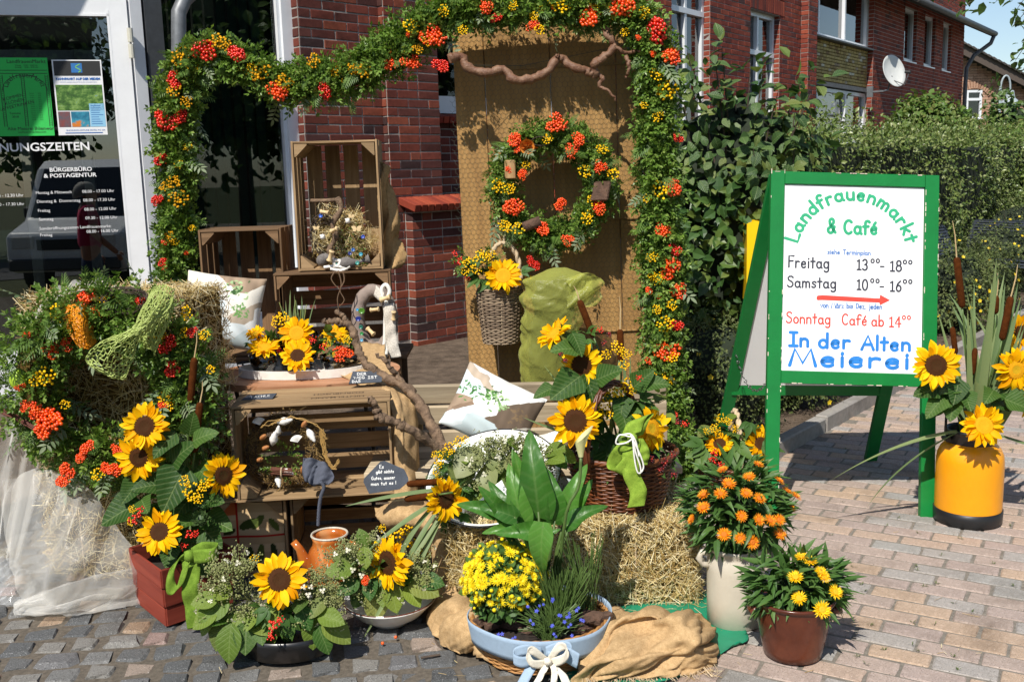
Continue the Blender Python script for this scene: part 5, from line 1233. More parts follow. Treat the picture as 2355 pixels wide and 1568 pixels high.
# worn paint chips along the edges
ch = MB()
for k in range(70):
 e = rnd.choice('lrtibx')
 if e == 'l': x,z = bx0 - .0015,rnd.uniform(.1,SL)
 elif e == 'r': x,z = bx1 + pw - .0015,rnd.uniform(.1,SL)
 elif e == 'i': x,z = bx1 + .0015,rnd.uniform(bz0,bz1)
 elif e == 'x': x,z = bx0 - pw + .0015,rnd.uniform(.1,SL)
 elif e == 't': x,z = rnd.uniform(bx0 - pw,bx1 + pw),SL - .004
 else: x,z = rnd.uniform(bx0,bx1),bz0 - .056
 if e in 'tb': ch.box((x,-.0168,z),(rnd.uniform(.006,.03),.0012,rnd.uniform(.002,.005)))
 else: ch.box((x,-.0168,z),(rnd.uniform(.002,.0045),.0012,rnd.uniform(.005,.028)))
ch.build('paint_chips',M_chip,sg,kind='stuff')
P_grn = plain('paint_green',hx('2fae7c'),.6,.1,30); P_blk = plain('paint_black',hx('3a3c48'),.6,.1,30); P_red = plain('paint_red',hx('ee4a3c'),.6,.12,30); P_blu = plain('paint_blue',hx('2a86dc'),.6,.14,25); P_lbl = plain('paint_pale_blue',hx('4a7cc0'),.6,.1,30)
bw_,bh_ = bx1 - bx0,bz1 - bz0
cx_ = lambda x: (x - 385) / 893 * bw_; cy_ = lambda y: (1400 - y) / 1238 * bh_; cs = bw_ / 893
def paint(name,mat,fn):
 mb = MB(); fn(mb); o = mb.build(name,mat,sg); o.location = (bx0,-.0048,bz0); o.rotation_euler = (R_(90),0,0); return o
W = lambda mb,s,x0,x1,y,cap,pen: word(mb,s,cx_(x0),cx_(x1),cy_(y),cap * cs * (bh_ / 1238) / (bw_ / 893),pen * cs)
kz = (bh_ / 1238) / (bw_ / 893)
paint('arched_lettering',P_grn,lambda mb: arcword(mb,'Landfrauenmarkt',cx_(824),cy_(622),352 * cs,R_(169),R_(13.5),84 * cs,9.5 * cs))
paint('lettering',P_grn,lambda mb: (W(mb,'&',664,718,480,95,9.5),W(mb,'Café',768,985,480,88,9.5)))
paint('lettering',P_lbl,lambda mb: W(mb,'siehe Terminplan',668,942,620,32,2.9))
paint('lettering',P_blk,lambda mb: (W(mb,'Freitag',420,682,714,76,5.5),W(mb,'13',855,925,720,70,5.5),W(mb,'°°',943,1002,718,76,4.5),W(mb,'-',1000,1034,722,76,5),W(mb,'18',1066,1142,722,70,5.5),W(mb,'°°',1148,1208,720,76,4.5)))
paint('lettering',P_blk,lambda mb: (W(mb,'Samstag',416,728,845,72,5.5),W(mb,'10',857,928,852,70,5.5),W(mb,'°°',943,1002,850,76,4.5),W(mb,'-',1000,1034,854,76,5),W(mb,'16',1068,1142,855,70,5.5),W(mb,'°°',1150,1210,850,76,4.5)))
def arrow(mb):
 pts = [(604,922),(604,905),(612,897),(640,893),(1003,905),(1006,880),(1070,915),(1006,950),(1003,933),(640,926),(612,928)]; mb.add([(cx_(x),cy_(y),0) for x,y in pts],[tuple(range(len(pts)))[::-1]])
paint('arrow',P_red,arrow)
paint('lettering',P_lbl,lambda mb: W(mb,'von März bis Dez. jeden',630,1020,976,36,3.2))
paint('lettering',P_red,lambda mb: (W(mb,'Sonntag',413,696,1083,72,5),W(mb,'Café',766,928,1085,70,5),W(mb,'ab',955,1034,1088,72,5),W(mb,'14',1066,1142,1092,68,5),W(mb,'°°',1148,1204,1088,76,4)))
paint('lettering',P_blu,lambda mb: (W(mb,'In',434,562,1235,92,10),W(mb,'der',622,825,1240,94,10),W(mb,'Alten',892,1206,1245,92,10)))
paint('lettering',P_blu,lambda mb: W(mb,'Meierei',434,1202,1362,108,11.5))
# ================================================================== FLOWER AND LEAF KIT
PET = leafy('sunflower_petals',[hx('f2a400'),hx('f9b800'),hx('fdca04'),hx('ffd810'),hx('f6ae00')],.6,.35,.15,obj=True)
DISC_B = leafy('disc_brown',[hx('1e1008'),hx('331b0a'),hx('4a2a0e'),hx('281406')],.8,0,.2); DISC_O = leafy('disc_rim',[hx('3a1f08'),hx('54300a'),hx('2c1806'),hx('84540e')],.8,0,.2); DISC_C = leafy('disc_centre',[hx('20220f'),hx('343616'),hx('1a180c')],.8,0,.2)
DISC_Y = leafy('disc_golden',[hx('c88a10'),hx('e0a814'),hx('b47a10')],.8,0,.2); DISC_G = leafy('disc_green',[hx('9aa02c'),hx('b0a828'),hx('808c24')],.8,0,.2)
G_sun = leafy('sunflower_leaf',[(.035,.10,.015),(.055,.14,.02),(.09,.19,.03)],.5,.35,.25,obj=True,noisy=.5,nscale=3,veins=.5); G_sepal = leafy('sepals',[(.05,.10,.03),(.08,.13,.04)],.5,.2)
G_stem = plain('green_stem',(.10,.17,.04),.5,.15,30); G_blade = leafy('reed_blade',[(.13,.20,.08),(.18,.26,.11),(.24,.30,.12)],.5,.3,.3,obj=True)
G_lob = leafy('lobed_leaf',[(.05,.12,.025),(.075,.16,.03),(.11,.20,.04)],.5,.35,.3,obj=True); G_lime = leafy('lime_leaf',[(.19,.31,.04),(.30,.40,.06),(.09,.20,.03),(.05,.16,.03),(.36,.38,.10),(.24,.36,.05)],.48,.4,.3,obj=True,noisy=.45,nscale=3,veins=.42)
G_box = leafy('box_leaves',[(.07,.14,.02),(.12,.22,.03),(.18,.30,.045),(.28,.38,.09)],.38,.35,.4); G_thuja = leafy('thuja',[(.07,.14,.025),(.10,.19,.03),(.15,.24,.05)],.5,.3); G_rowan = leafy('rowan_leaf',[(.18,.24,.13),(.25,.30,.18),(.12,.19,.08)],.55,.3,.3); G_lance = leafy('strawflower_leaf',[(.06,.14,.03),(.085,.18,.04),(.13,.23,.06)],.45,.35,.4)
B_or = leafy('orange_berries',[hx('d83a08'),hx('ec4c0c'),hx('f4641a'),hx('c83006')],.25,0,.6); B_red = leafy('red_berries',[hx('b81208'),hx('d42010'),hx('e0381a'),hx('980c08')],.22,0,.6)
TANS = leafy('tansy_buttons',[hx('e8ae00'),hx('f6c400'),hx('fad422'),hx('d69a00')],.7,.1,.2); TANS_d = leafy('tansy_buttons_dull',[hx('c88c08'),hx('e0a40c'),hx('a87808')],.7,.1,.2)
CAT = plain('cattail_brown',hx('5a3014'),.95,.25,60,.7,300,.05); DRY = plain('dry_stalk',hx('cdb080'),.8,.15,40)
petals = [MB().add(*leaf(1,rnd.uniform(.42,.52),6,'petal',rnd.uniform(.2,.6),rnd.uniform(-.6,.75),rnd.uniform(.0,.035),3,rnd.uniform(-.5,.5))).mesh('petal',PET,True) for _ in range(7)]
def sphere_t(nu=8,nv=5):
 V = [(0,0,1)]; F = []
 for j in range(1,nv):
  for i in range(nu): a,b = 2 * math.pi * i / nu,math.pi * j / nv; V.append((math.sin(b) * math.cos(a),math.sin(b) * math.sin(a),math.cos(b)))
 V.append((0,0,-1)); e = len(V) - 1
 for i in range(nu): F.append((0,1 + i,1 + (i + 1) % nu)); F.append((e,e - nu + (i + 1) % nu,e - nu + i))
 for j in range(nv - 2):
  for i in range(nu): F.append((1+j*nu+i,1+(j+1)*nu+i,1+(j+1)*nu+(i+1)%nu,1+j*nu+(i+1)%nu))
 return V,F
SPH = sphere_t(); SPH_S = sphere_t(6,4)
CONE = ([(1,0,0),(0,1,0),(-1,0,0),(0,-1,0),(0,0,1.6)],[(0,1,4),(1,2,4),(2,3,4),(3,0,4)])
def disc_mesh(kind):
 mb = MB(); mb.lathe([(1.04,-.10),(1.0,.02),(.85,.13),(.55,.17),(.30,.15),(.001,.12)],24,0); N = 330; k = np.arange(N); r = np.sqrt((k + .5) / N); a = k * 2.39996
 z = .02 + .15 * (1 - r ** 3) - .05 * np.exp(-(r / .3) ** 2); P = np.stack([r * np.cos(a),r * np.sin(a),z],1); R3 = np.tile(np.eye(3),(N,1,1))
 for lo,hi,m,s_,hgt in ((0,.45,2,.036,1),(.45,.82,0,.044,1.2),(.82,1.1,1,.052,1.6)):
  ok = (r >= lo) & (r < hi); Rr = R3[ok].copy(); Rr[:,2,2] = hgt; scatter(mb,CONE,P[ok],Rr,s_,m)
 ms = [DISC_B,DISC_O,DISC_C] if kind == 'b' else [DISC_Y,DISC_Y,DISC_G]
 return mb.mesh('disc',ms,False)
DISC = {'b': disc_mesh('b'),'y': disc_mesh('y')}
mb = MB()
for k in range(13): v,f = xf(leaf(1.0,.4,3,'lance',.2,.5),Matrix.Rotation(k * 2 * math.pi / 13 + rnd.uniform(-.1,.1),4,'Z') @ Matrix.Translation((0,.15,-.02)) @ Matrix.Rotation(rnd.uniform(-.3,.1),4,'X')); mb.add(v,f)
mb.lathe([(.36,.02),(.30,-.12),(.09,-.2)],14); SEP = mb.mesh('sepals',G_sepal)
def basis(f,roll=0.0):
 return Vector(f).normalized().to_track_quat('Z','Y').to_matrix().to_4x4() @ Matrix.Rotation(roll,4,'Z')
def sunflower(label,u,v,Y,rpx,f,kind='b',stem=None,droop=.0,dsz=.45,npet=(20,17)):
 c = at(u,v,Y); r = rpx * Y / FPX; r *= 1.05; t = thing('sunflower',label,'sunflower',c,0,'cut sunflowers'); M = basis(f,rnd.uniform(0,6)); t.rotation_euler = M.to_euler()
 rd = r * dsz * rnd.uniform(.92,1.08)
 for ring,n in enumerate(npet):
  for i in range(n):
   a = 2 * math.pi * (i + .5 * ring) / n + rnd.uniform(-.10,.10); tilt = rnd.gauss(.08,.17) + (.18 if ring else 0) - droop; L = (r - rd * .85) * rnd.uniform(.80,1.15) * (1 if ring == 0 else .94)
   P = Matrix.Rotation(a,4,'Z') @ Matrix.Translation((0,rd * .82,.004 * r + .02 * r * ring)) @ Matrix.Rotation(tilt,4,'X') @ Matrix.Rotation(rnd.gauss(0,.3),4,'Y') @ Matrix.Rotation(rnd.gauss(0,.09),4,'Z') @ Matrix.Diagonal((L * rnd.uniform(.85,1.15),L,L,1)); place('petal',rnd.choice(petals),t,P)
 place('disc',DISC[kind],t,Matrix.Scale(rd,4)); place('sepals',SEP,t,Matrix.Translation((0,0,-.05 * r)) @ Matrix.Scale(r * .62,4))
 if stem is not None:
  Mi = M.to_3x3().transposed(); e = Mi @ (Vector(stem) - c); b0 = Vector((0,0,-.12 * r)); b1 = Vector((0,0,-.12 * r - min(.08,e.length * .3))); MB().tube([b0,b1,b1.lerp(e,.35) + Vector((0,0,-.02)),e],[.006,.0055,.006,.007],7).build('stem',G_stem,t,smooth=True)
 return t
# leaf meshes for individual leaves
L_heart = [MB().add(*leaf(1,rnd.uniform(.72,.85),8,'heart',rnd.uniform(.1,.35),rnd.uniform(.2,.9),.018,5)).mesh('leaf',G_sun,True) for _ in range(4)]
L_lime = [MB().add(*leaf(1,rnd.uniform(.62,.74),8,'oval',rnd.uniform(.1,.3),rnd.uniform(.1,.7),.015,5)).mesh('leaf',G_lime,True) for _ in range(4)]
def lobed_t(n=3):
 V,F = [],[]
 for a,s_ in ((0,1.0),(.75,.78),(-.75,.78)):
  v,f = xf(leaf(1,.46,6,'lance',.25,.4,.02),Matrix.Rotation(a,4,'Z') @ Matrix.Scale(s_,4)); o = len(V); V += [(x,y,z + .004 * abs(a)) for x,y,z in v]; F += [tuple(i + o for i in q) for q in f]
 return V,F
L_lob = [MB().add(*lobed_t()).mesh('leaf',G_lob,True) for _ in range(2)]
L_blade = [MB().add(*leaf(1,.045,14,'blade',.3,c,0,3,tw)).mesh('blade',G_blade,True) for c,tw in ((.25,.5),(.6,-.8),(1.3,.6),(2.0,.4),(.1,.2))]
def put_leaf(parent,ml,p,d,n=(0,-.4,.9),s=.1,name='leaf',org=None):
 F_ = frames(np.array([list(d)],float),np.array([list(n)],float))[0]; M = Matrix(F_.tolist()).to_4x4() @ Matrix.Scale(s,4)
 p = Vector(p) - (Vector(org) if org is not None else Vector((0,0,0))); M.translation = p
 return place(name,ml if not isinstance(ml,list) else rnd.choice(ml),parent,M)
def leaves_at(parent,ml,pix,Y,s,org,d0=None,spread=.6,name='leaf'):
 """leaves at photo points (u, v[, scale]) with loosely outward directions"""
 for q in pix:
  u,v = q[0],q[1]; k = q[2] if len(q) > 2 else 1.0; c = at(u,v,Y + rnd.uniform(-.03,.03)); d = Vector(q[3]) if len(q) > 3 else Vector((rnd.uniform(-1,1) * spread,-.5,rnd.uniform(-.8,.3))); put_leaf(parent,ml,c - d.normalized() * s * k * .5,d,(rnd.uniform(-.4,.4),-.75,.65),s * k,name,org)
# rowan berries, tansy, fronds
def cluster_mesh(n,mat,seed,br=.17,flat=.75):
 r = random.Random(seed); P = []; tries = 0; lobes = [(r.uniform(-.55,.55),r.uniform(-.55,.55),r.uniform(.4,.7),r.uniform(-.1,.15)) for _ in range(4)]
 while len(P) < n and tries < 4000:
  tries += 1; a = r.uniform(0,6.28); q = math.sqrt(r.random()); lb = lobes[r.randrange(len(lobes))]; z = flat * lb[2] * math.sqrt(max(0,1 - q * q)) * r.uniform(.4,1.0); p = (lb[0] + lb[2] * q * math.cos(a),lb[1] + lb[2] * q * math.sin(a),z + lb[3])
  if all((p[0]-o[0])**2 + (p[1]-o[1])**2 + (p[2]-o[2])**2 > (br * 1.45) ** 2 for o in P): P.append(p)
 mb = MB(); P = np.array(P); scatter(mb,SPH,P,np.tile(np.eye(3),(len(P),1,1)),np.array([br * r.uniform(.85,1.12) for _ in P]),0)
 for p in P[::2]: mb.tube([(0,0,-.5),tuple(p * .6),tuple(p)],.018,3,1,False)
 return mb.mesh('berry_cluster',[mat,M_twig],True)
BC_o = [cluster_mesh(62,B_or,i,.135) for i in range(5)]; BC_r = [cluster_mesh(62,B_red,10 + i,.135) for i in range(5)]; BC_s = [cluster_mesh(14,B_red,20 + i,.2) for i in range(3)]
def tansy_mesh(n,mat,seed,br=.15):
 r = random.Random(seed); mb = MB(); prof = [(1.0,-.3),(1.0,.15),(.75,.45),(.35,.52),(.001,.42)]
 P = []
 for k in range(n * 20):
  a = r.uniform(0,6.28); q = math.sqrt(r.random()); p = (q * math.cos(a),q * math.sin(a),.35 * math.sqrt(max(0,1 - q * q)) + r.uniform(-.1,.1))
  if all((p[0]-o[0])**2 + (p[1]-o[1])**2 > (br * 1.7) ** 2 for o in P): P.append(p)
  if len(P) >= n: break
 for p in P:
  s_ = br * r.uniform(.85,1.1); n_ = 8; t = MB().lathe([(a * s_,b * s_) for a,b in prof],n_,0); tl = Matrix.Rotation(r.uniform(-.5,.5),3,'X') @ Matrix.Rotation(r.uniform(-.5,.5),3,'Y'); V = np.concatenate(t.V) @ np.array(tl).T + np.array(p); mb.np(V,np.concatenate(t.L),np.concatenate(t.S),0)
  mb.tube([(p[0] * .2,p[1] * .2,-1.1),(p[0] * .6,p[1] * .6,-.4),p],.018,3,1,False)
 return mb.mesh('tansy_head',[mat,G_stem],True)
TN = [tansy_mesh(22,TANS,i) for i in range(4)]; TN_d = [tansy_mesh(22,TANS_d,5 + i) for i in range(3)]
def put_cluster(parent,ml,u,v,Y,rpx,f=(0,-.9,.35),org=None,name='berry_cluster',p=None):
 p = Vector(p) if p is not None else at(u,v,Y); M = basis((f[0] + rnd.uniform(-.3,.3),f[1],f[2] + rnd.uniform(-.3,.3)),rnd.uniform(0,6)) @ Matrix.Diagonal((rnd.uniform(.9,1.25),rnd.uniform(.9,1.25),1.1,1)) @ Matrix.Scale(rpx * Y / FPX,4); M.translation = p - (Vector(org) if org is not None else Vector((0,0,0)))
 return place(name,rnd.choice(ml),parent,M)
def sprig_t(n=5,ls=.27,wd=.55):
 ts = [([(-.006,0,0),(.006,0,0),(.004,1,0),(-.004,1,0)],[(0,1,2,3)])]
 for i in range(n):
  y = .15 + .8 * i / (n - 1)
  for s_ in (-1,1):
   M = Matrix.Translation((0,y,0)) @ Matrix.Rotation(rnd.uniform(-1,1),4,'Y') @ Matrix.Rotation(-s_ * rnd.uniform(.6,1.0),4,'Z') @ Matrix.Rotation(rnd.uniform(-.2,.5),4,'X') @ Matrix.Scale(ls * rnd.uniform(.8,1.1),4); ts.append(xf(leaf(1,wd,2,'oval',.3,.2),M))
 ts.append(xf(leaf(1,wd,2,'oval',.3,.2),Matrix.Translation((0,.97,0)) @ Matrix.Scale(ls,4)))
 return join_t(*ts)
SPRIG = [sprig_t() for _ in range(3)]
def thuja_t():
 ts = []
 for i in range(8):
  y = .05 + .8 * i / 7; L = .42 * (1 - .75 * i / 7) + .1
  for s_ in (-1,1):
   M = Matrix.Translation((0,y,-.12 * y * y)) @ Matrix.Rotation(-s_ * .75,4,'Z') @ Matrix.Rotation(-.15,4,'X') @ Matrix.Scale(L,4); ts.append(xf(leaf(1,.20,2,'lance',.1,.3),M))
   ts.append(xf(leaf(1,.18,1,'lance',.1,.0),M @ Matrix.Translation((0,.3,0)) @ Matrix.Rotation(s_ * .7,4,'Z') @ Matrix.Scale(.45,4)))
 ts.append(xf(leaf(1,.1,4,'lance',.2,.35),Matrix.Identity(4))); return join_t(*ts)
THUJA = thuja_t()
def rowan_t():
 ts = [xf(leaf(1,.03,3,'blade',0,.3),Matrix.Identity(4))]
 for i in range(5):
  y = .2 + .7 * i / 4
  for s_ in (-1,1): ts.append(xf(leaf(1,.36,3,'oval',.25,.3),Matrix.Translation((0,y,-.1 * y * y)) @ Matrix.Rotation(-s_ * 1.05,4,'Z') @ Matrix.Rotation(rnd.uniform(-.3,.1),4,'X') @ Matrix.Scale(.36 - .02 * i,4)))
 ts.append(xf(leaf(1,.36,3,'oval',.25,.3),Matrix.Translation((0,.95,-.1)) @ Matrix.Scale(.34,4))); return join_t(*ts)
ROWAN = rowan_t(); L_rowan = MB().add(*ROWAN).mesh('rowan_leaf',G_rowan,True)
def on_path(pts,N,rad,jit=.35):
 """points around a path: position, outward normal, tangent"""
 pts = [Vector(p) for p in pts]; seg = np.array([(b - a).length for a,b in zip(pts,pts[1:])]); cum = np.concatenate(([0],np.cumsum(seg))); T = rng.uniform(0,cum[-1],N); P = np.zeros((N,3)); Tn = np.zeros((N,3)); k = np.clip(np.searchsorted(cum,T) - 1,0,len(seg) - 1); A = np.array([list(p) for p in pts])
 f = ((T - cum[k]) / seg[k])[:,None]; P = A[k] * (1 - f) + A[k + 1] * f; Tn = (A[k + 1] - A[k]) / seg[k][:,None]; o = unit(N); o -= Tn * np.sum(o * Tn,1,keepdims=True); o /= np.linalg.norm(o,axis=1,keepdims=True)
 back = o[:,1] > .3; o[back,1] *= -1; wob = 1 + .22 * np.sin(T * 9) * np.sin(T * 3.7 + 1)
 return P + o * (rad * wob * rng.uniform(1 - jit,1.05,N))[:,None],o,Tn
def garland_leaves(t,pts,rad,dens_s,dens_t,org,box=.075,thu=.11,rowan=0,core=.6):
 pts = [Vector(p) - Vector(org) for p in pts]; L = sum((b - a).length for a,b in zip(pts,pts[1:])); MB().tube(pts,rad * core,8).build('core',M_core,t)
 mb = MB()
 for s_ in SPRIG:
  N = int(L * dens_s / 3); P,o,Tn = on_path(pts,N,rad * .82); d = o * rng.uniform(.1,.9,N)[:,None] + Tn * rng.choice([-1,1,1],N)[:,None] * .8 + unit(N) * .5 + np.array([0,-.15,.15]); scatter(mb,s_,P - d * .02,frames(d,o + unit(N) * .4 + np.array([0,0,.4])),box * rng.uniform(.7,1.3,N))
 mb.build('box_sprigs',G_box,t,kind='stuff')
 N = int(L * dens_t); P,o,Tn = on_path(pts,N,rad * .85); d = o * .7 + unit(N) * .6 + np.array([0,-.2,-.35]); mb = MB(); scatter(mb,THUJA,P,frames(d,o + unit(N) * .3 + np.array([0,-.2,.3])),thu * rng.uniform(.6,1.3,N)); mb.build('thuja_fronds',G_thuja,t,kind='stuff')
 if rowan:
  P,o,Tn = on_path(pts,rowan,rad * .95)
  for k in range(rowan): put_leaf(t,L_rowan,P[k],o[k] * .6 + unit(1)[0] * .5 + np.array([0,-.1,-.5]),o[k] + np.array([0,-.3,.2]),rnd.uniform(.09,.15),'rowan_leaf')
def cat_tail(label,u0,v0,u1,v1,Y,r,stem=None,tip=.12,Y1=None,bend=0):
 """brown cattail spike from its lower end (u0, v0) to its upper end (u1, v1)"""
 a = at(u0,v0,Y); b = at(u1,v1,Y1 or Y); t = thing('cattail',label,'cattail',a,0,'cut cattails'); e = b - a; d = e.normalized(); l = e.length
 MB().tube([Vector((0,0,0)),d * .006,d * .015,e * .5,e - d * .015,e - d * .004,e],[r * .3,r * .8,r,r * 1.02,r,r * .75,r * .25],12).build('spike',CAT,t,smooth=True)
 if tip > 0: MB().tube([e - d * .002,e + d * tip * .6 + Vector((.004,0,0)),e + d * tip],[.003,.0025,.001],5).build('tip',DRY,t)
 if stem is not None: s_ = Vector(stem) - a; MB().tube([Vector((0,0,0)),-d * .05 if s_.length > .1 else s_ * .5,s_],[.0035,.004,.005],6).build('stem',G_stem,t,smooth=True)
 return t
# ================================================================== GARLAND ARCH
GP = [(395,980,5.30),(400,820,5.30),(405,640,5.30),(412,520,5.30),(415,400,5.28),(405,290,5.26),(420,180,5.24),(470,128,5.22),(560,150,5.2),(640,195,5.18),(740,195,5.14),(830,165,5.10),(905,125,5.06),(960,70,5.03),(1050,28,5.0),(1180,18,5.0),(1300,12,5.0),(1420,20,5.0),(1490,70,5.0),(1508,180,5.0),(1508,320,5.0),(1512,460,4.99),(1520,600,4.98),(1525,740,4.96),(1522,860,4.93),(1535,960,4.86),(1545,1060,4.84)]
gp_ = [at(*p) for p in GP]; go_ = Vector((gp_[0].x,gp_[0].y,.03)); gp_[0].z = .05; gp_[-1].z = .05
ga = thing('flower_garland','thick evergreen garland arch with orange berries and yellow tansies over the display','garland',go_)
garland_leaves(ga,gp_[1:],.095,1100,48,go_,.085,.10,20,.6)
pts = [p - go_ + Vector((0,.06,0)) for p in gp_]; MB().tube(pts,.014,8).build('support_pole',M_bark,ga)
def ygar(u):                                   # depth of the garland at a photo column
 best = min(GP,key=lambda p: abs(p[0] - u)); return best[2]
def near(u,v): b = min(GP,key=lambda p: (p[0] - u) ** 2 + (p[1] - v) ** 2); return b[2]
for i,(u,v,r) in enumerate([(470,122,28),(548,130,19),(403,183,18),(385,275,26),(420,268,20),(372,375,19),(362,460,16),(378,607,13),(632,215,24),(748,203,19),(897,150,18),(942,150,20),(1012,155,18),(995,92,22),(1113,12,18),(1140,45,16),(1355,45,27),(1427,18,26),(1512,62,27),(1540,130,22),(1225,65,14),(1560,318,13),(1545,435,24),(1527,530,20),(1550,575,18),(1545,615,26),(1558,668,18),(1555,755,17),(1537,800,26),(1525,905,11),(1550,955,12),(560,345 - 210,10)]):
 put_cluster(ga,BC_r if u < 600 or i % 3 == 0 else BC_o,u,v,near(u,v) - .10,r * 1.04,org=go_)
for (u,v,r) in [(500,95,15),(520,108,12),(415,130,18),(400,205,15),(430,235,12),(600,165,16),(655,190,15),(590,175,10),(720,140,14),(835,165,14),(775,165,12),(815,160,12),(945,62,15),(985,95,10),(1020,25,11),(1240,70,11),(1290,15,15),(1180,15,10),(1535,208,19),(1510,172,13),(1512,268,11),(1520,437,16),(1500,592,12),(1520,640,13),(1545,702,11),(1510,712,10),(1530,745,15),(1545,820,12),(1500,868,12),(1535,872,12),(400,420,14),(410,458,17),(378,430,10),(392,545,11),(1480,30,12),(1065,70,10),(960,115,9)]:
 put_cluster(ga,TN_d if u < 1000 and v > 80 else TN,u,v,near(u,v) - .11,r * 1.15,org=go_,name='tansy_head')

for k in range(46):
 i = rnd.randrange(2,len(GP) - 2); f = rnd.random(); u = GP[i][0] * (1 - f) + GP[i + 1][0] * f; v = GP[i][1] * (1 - f) + GP[i + 1][1] * f; put_cluster(ga,TN if k % 3 else BC_o,u + rnd.uniform(-32,32),v + rnd.uniform(-28,28),GP[i][2] - .10,rnd.uniform(7,10),org=go_,name='tansy_head' if k % 3 else 'berry_cluster')
# ================================================================== WREATH ON THE SCREEN
wc = at(1268,428,5.03); dw = thing('berry_wreath','leafy wreath with orange berries, tansies and bark hanging on the wooden screen','wreath',wc)
rw = 112 * 5.03 / FPX; ring = [wc + Vector((rw * math.cos(a),-.0,rw * 1.02 * math.sin(a))) for a in np.linspace(0,2 * math.pi,33)]
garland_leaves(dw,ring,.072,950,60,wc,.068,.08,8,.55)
for i,(u,v,r) in enumerate([(1185,325,17),(1280,292,20),(1325,322,16),(1310,350,17),(1205,405,15),(1170,390,12),(1180,480,22),(1250,525,17),(1305,548,13),(1375,478,20),(1290,470,17),(1375,385,17),(1165,480,12),(1195,345,12)]): put_cluster(dw,BC_o,u,v,4.93,r * 1.0,org=wc)
for (u,v,r) in [(1145,428,15),(1172,435,12),(1215,345,12),(1365,460,12),(1410,400,14),(1350,500,15),(1195,525,15),(1160,520,12),(1170,525,10),(1345,395,15),(1385,345,12),(1210,380,10),(1260,320,12)]: put_cluster(dw,TN,u,v,4.93,r,org=wc,name='tansy_head')
M_barkp = plain('bark_piece',hx('6a5040'),.95,.3,40,.9,60,bdist=.01); M_drift = wood('drift_wood',hx('b8966a'),hx('8a6a44'),2,1)
c = at(1382,440,4.93) - wc; V,F = bevbox(.042,.012,.048,.008); MB().add([(x + c.x + z * .25,y + c.y + .02 * math.sin(z * 60),z + c.z) for x,y,z in V],F).build('bark_piece',M_barkp,dw)
c = at(1173,390,4.93) - wc; V,F = bevbox(.026,.012,.045,.004); MB().add([(x + c.x,y + c.y,z + c.z) for x,y,z in V],F).build('wood_chip',M_drift,dw)
c = at(1222,518,4.93) - wc; MB().tube([c + Vector((-.04,0,-.01)),c + Vector((.045,0,.02))],.026,10).build('birch_log',M_barkp,dw,smooth=True)
c = at(1212,338,4.92) - wc; mr_ = MB()
for k in range(15):
 a = k * .9; rr = .008 + .0022 * k; p = c + Vector((rr * math.cos(a),-.028 + .0016 * k,rr * math.sin(a))); v,f = xf(leaf(.026 + .001 * k,.038,3,'heart',.5,-1.2),Matrix.Translation(p) @ Matrix.Rotation(-a + math.pi,4,'Y') @ Matrix.Rotation(R_(-15),4,'X')); mr_.add(v,f)
mr_.lathe([(.001,.0),(.016,.002),(.03,.012),(.036,.024)],14,0,(0,0,0)); V = mr_.V[-1]; mr_.V[-1] = np.stack([V[:,0] + c.x,-V[:,2] + c.y,V[:,1] + c.z],1)
mr_.build('orange_rose',leafy('rose_orange',[hx('c87020'),hx('da8a30'),hx('b86018')],.7,.1),dw,smooth=True)
ht = MB()
for k in range(30): a = rnd.uniform(0,6.28); p = wc * 0 + at(1245,325,4.95) - wc; ht.tube([p + Vector((.05 * math.cos(a + t),rnd.uniform(-.03,.01),.022 * math.sin(a + t))) for t in (0,.6,1.2,1.9)],.0012,3)
ht.build('twig_nest',M_twig,dw,kind='stuff')

# ================================================================== TWISTED BRANCH ON THE SCREEN
M_hazel = plain('hazel_bark',hx('5e3a28'),.5,.25,26,.7,70,.4,c2=hx('8a6a52'),bdist=.008)
tb2 = thing('twisted_hazel_branch','shiny brown corkscrew branch fixed across the top of the screen','branch',at(1035,135,4.93))
def brn(pix,Y,r0,r1,org,name,parent,mat,n=9,wob=.006):
 P = [at(u,v,Y + (rnd.uniform(-.02,.02))) - org for u,v in pix]; Q = [crv(P,t) + Vector((rnd.gauss(0,wob),rnd.gauss(0,wob),rnd.gauss(0,wob))) * .5 for t in np.linspace(0,1,len(pix) * 5)]
 k = len(Q); return MB().tube(Q,[(r0 + (r1 - r0) * i / (k - 1)) * (1 + .12 * math.sin(i * 1.3) + rnd.uniform(-.05,.05)) for i in range(k)],n).build(name,mat,parent,smooth=True)
o_ = Vector(tb2.location); brn([(1033,135),(1060,133),(1075,155),(1115,168),(1155,160),(1185,185),(1230,180),(1262,160),(1285,135),(1320,155),(1350,165),(1368,170)],4.92,.022,.020,o_,'main_stem',tb2,M_hazel)
brn([(1368,172),(1368,145),(1390,130),(1412,105),(1395,80),(1400,62)],4.92,.021,.016,o_,'side_stem',tb2,M_hazel); brn([(1366,165),(1385,180),(1380,198),(1400,210),(1416,232)],4.92,.014,.005,o_,'side_stem',tb2,M_hazel)
brn([(1410,105),(1435,122),(1462,118),(1475,122)],4.92,.010,.007,o_,'side_stem',tb2,M_hazel); brn([(1440,130),(1446,155),(1440,180)],4.92,.011,.007,o_,'side_stem',tb2,M_hazel); brn([(1285,138),(1281,128)],4.92,.009,.007,o_,'stub',tb2,M_hazel)
MB().tube([at(1060,150,4.93) - o_,at(1200,152,5.1) - o_,at(1460,100,5.1) - o_],.0012,4).build('fixing_wire',M_wire,tb2)

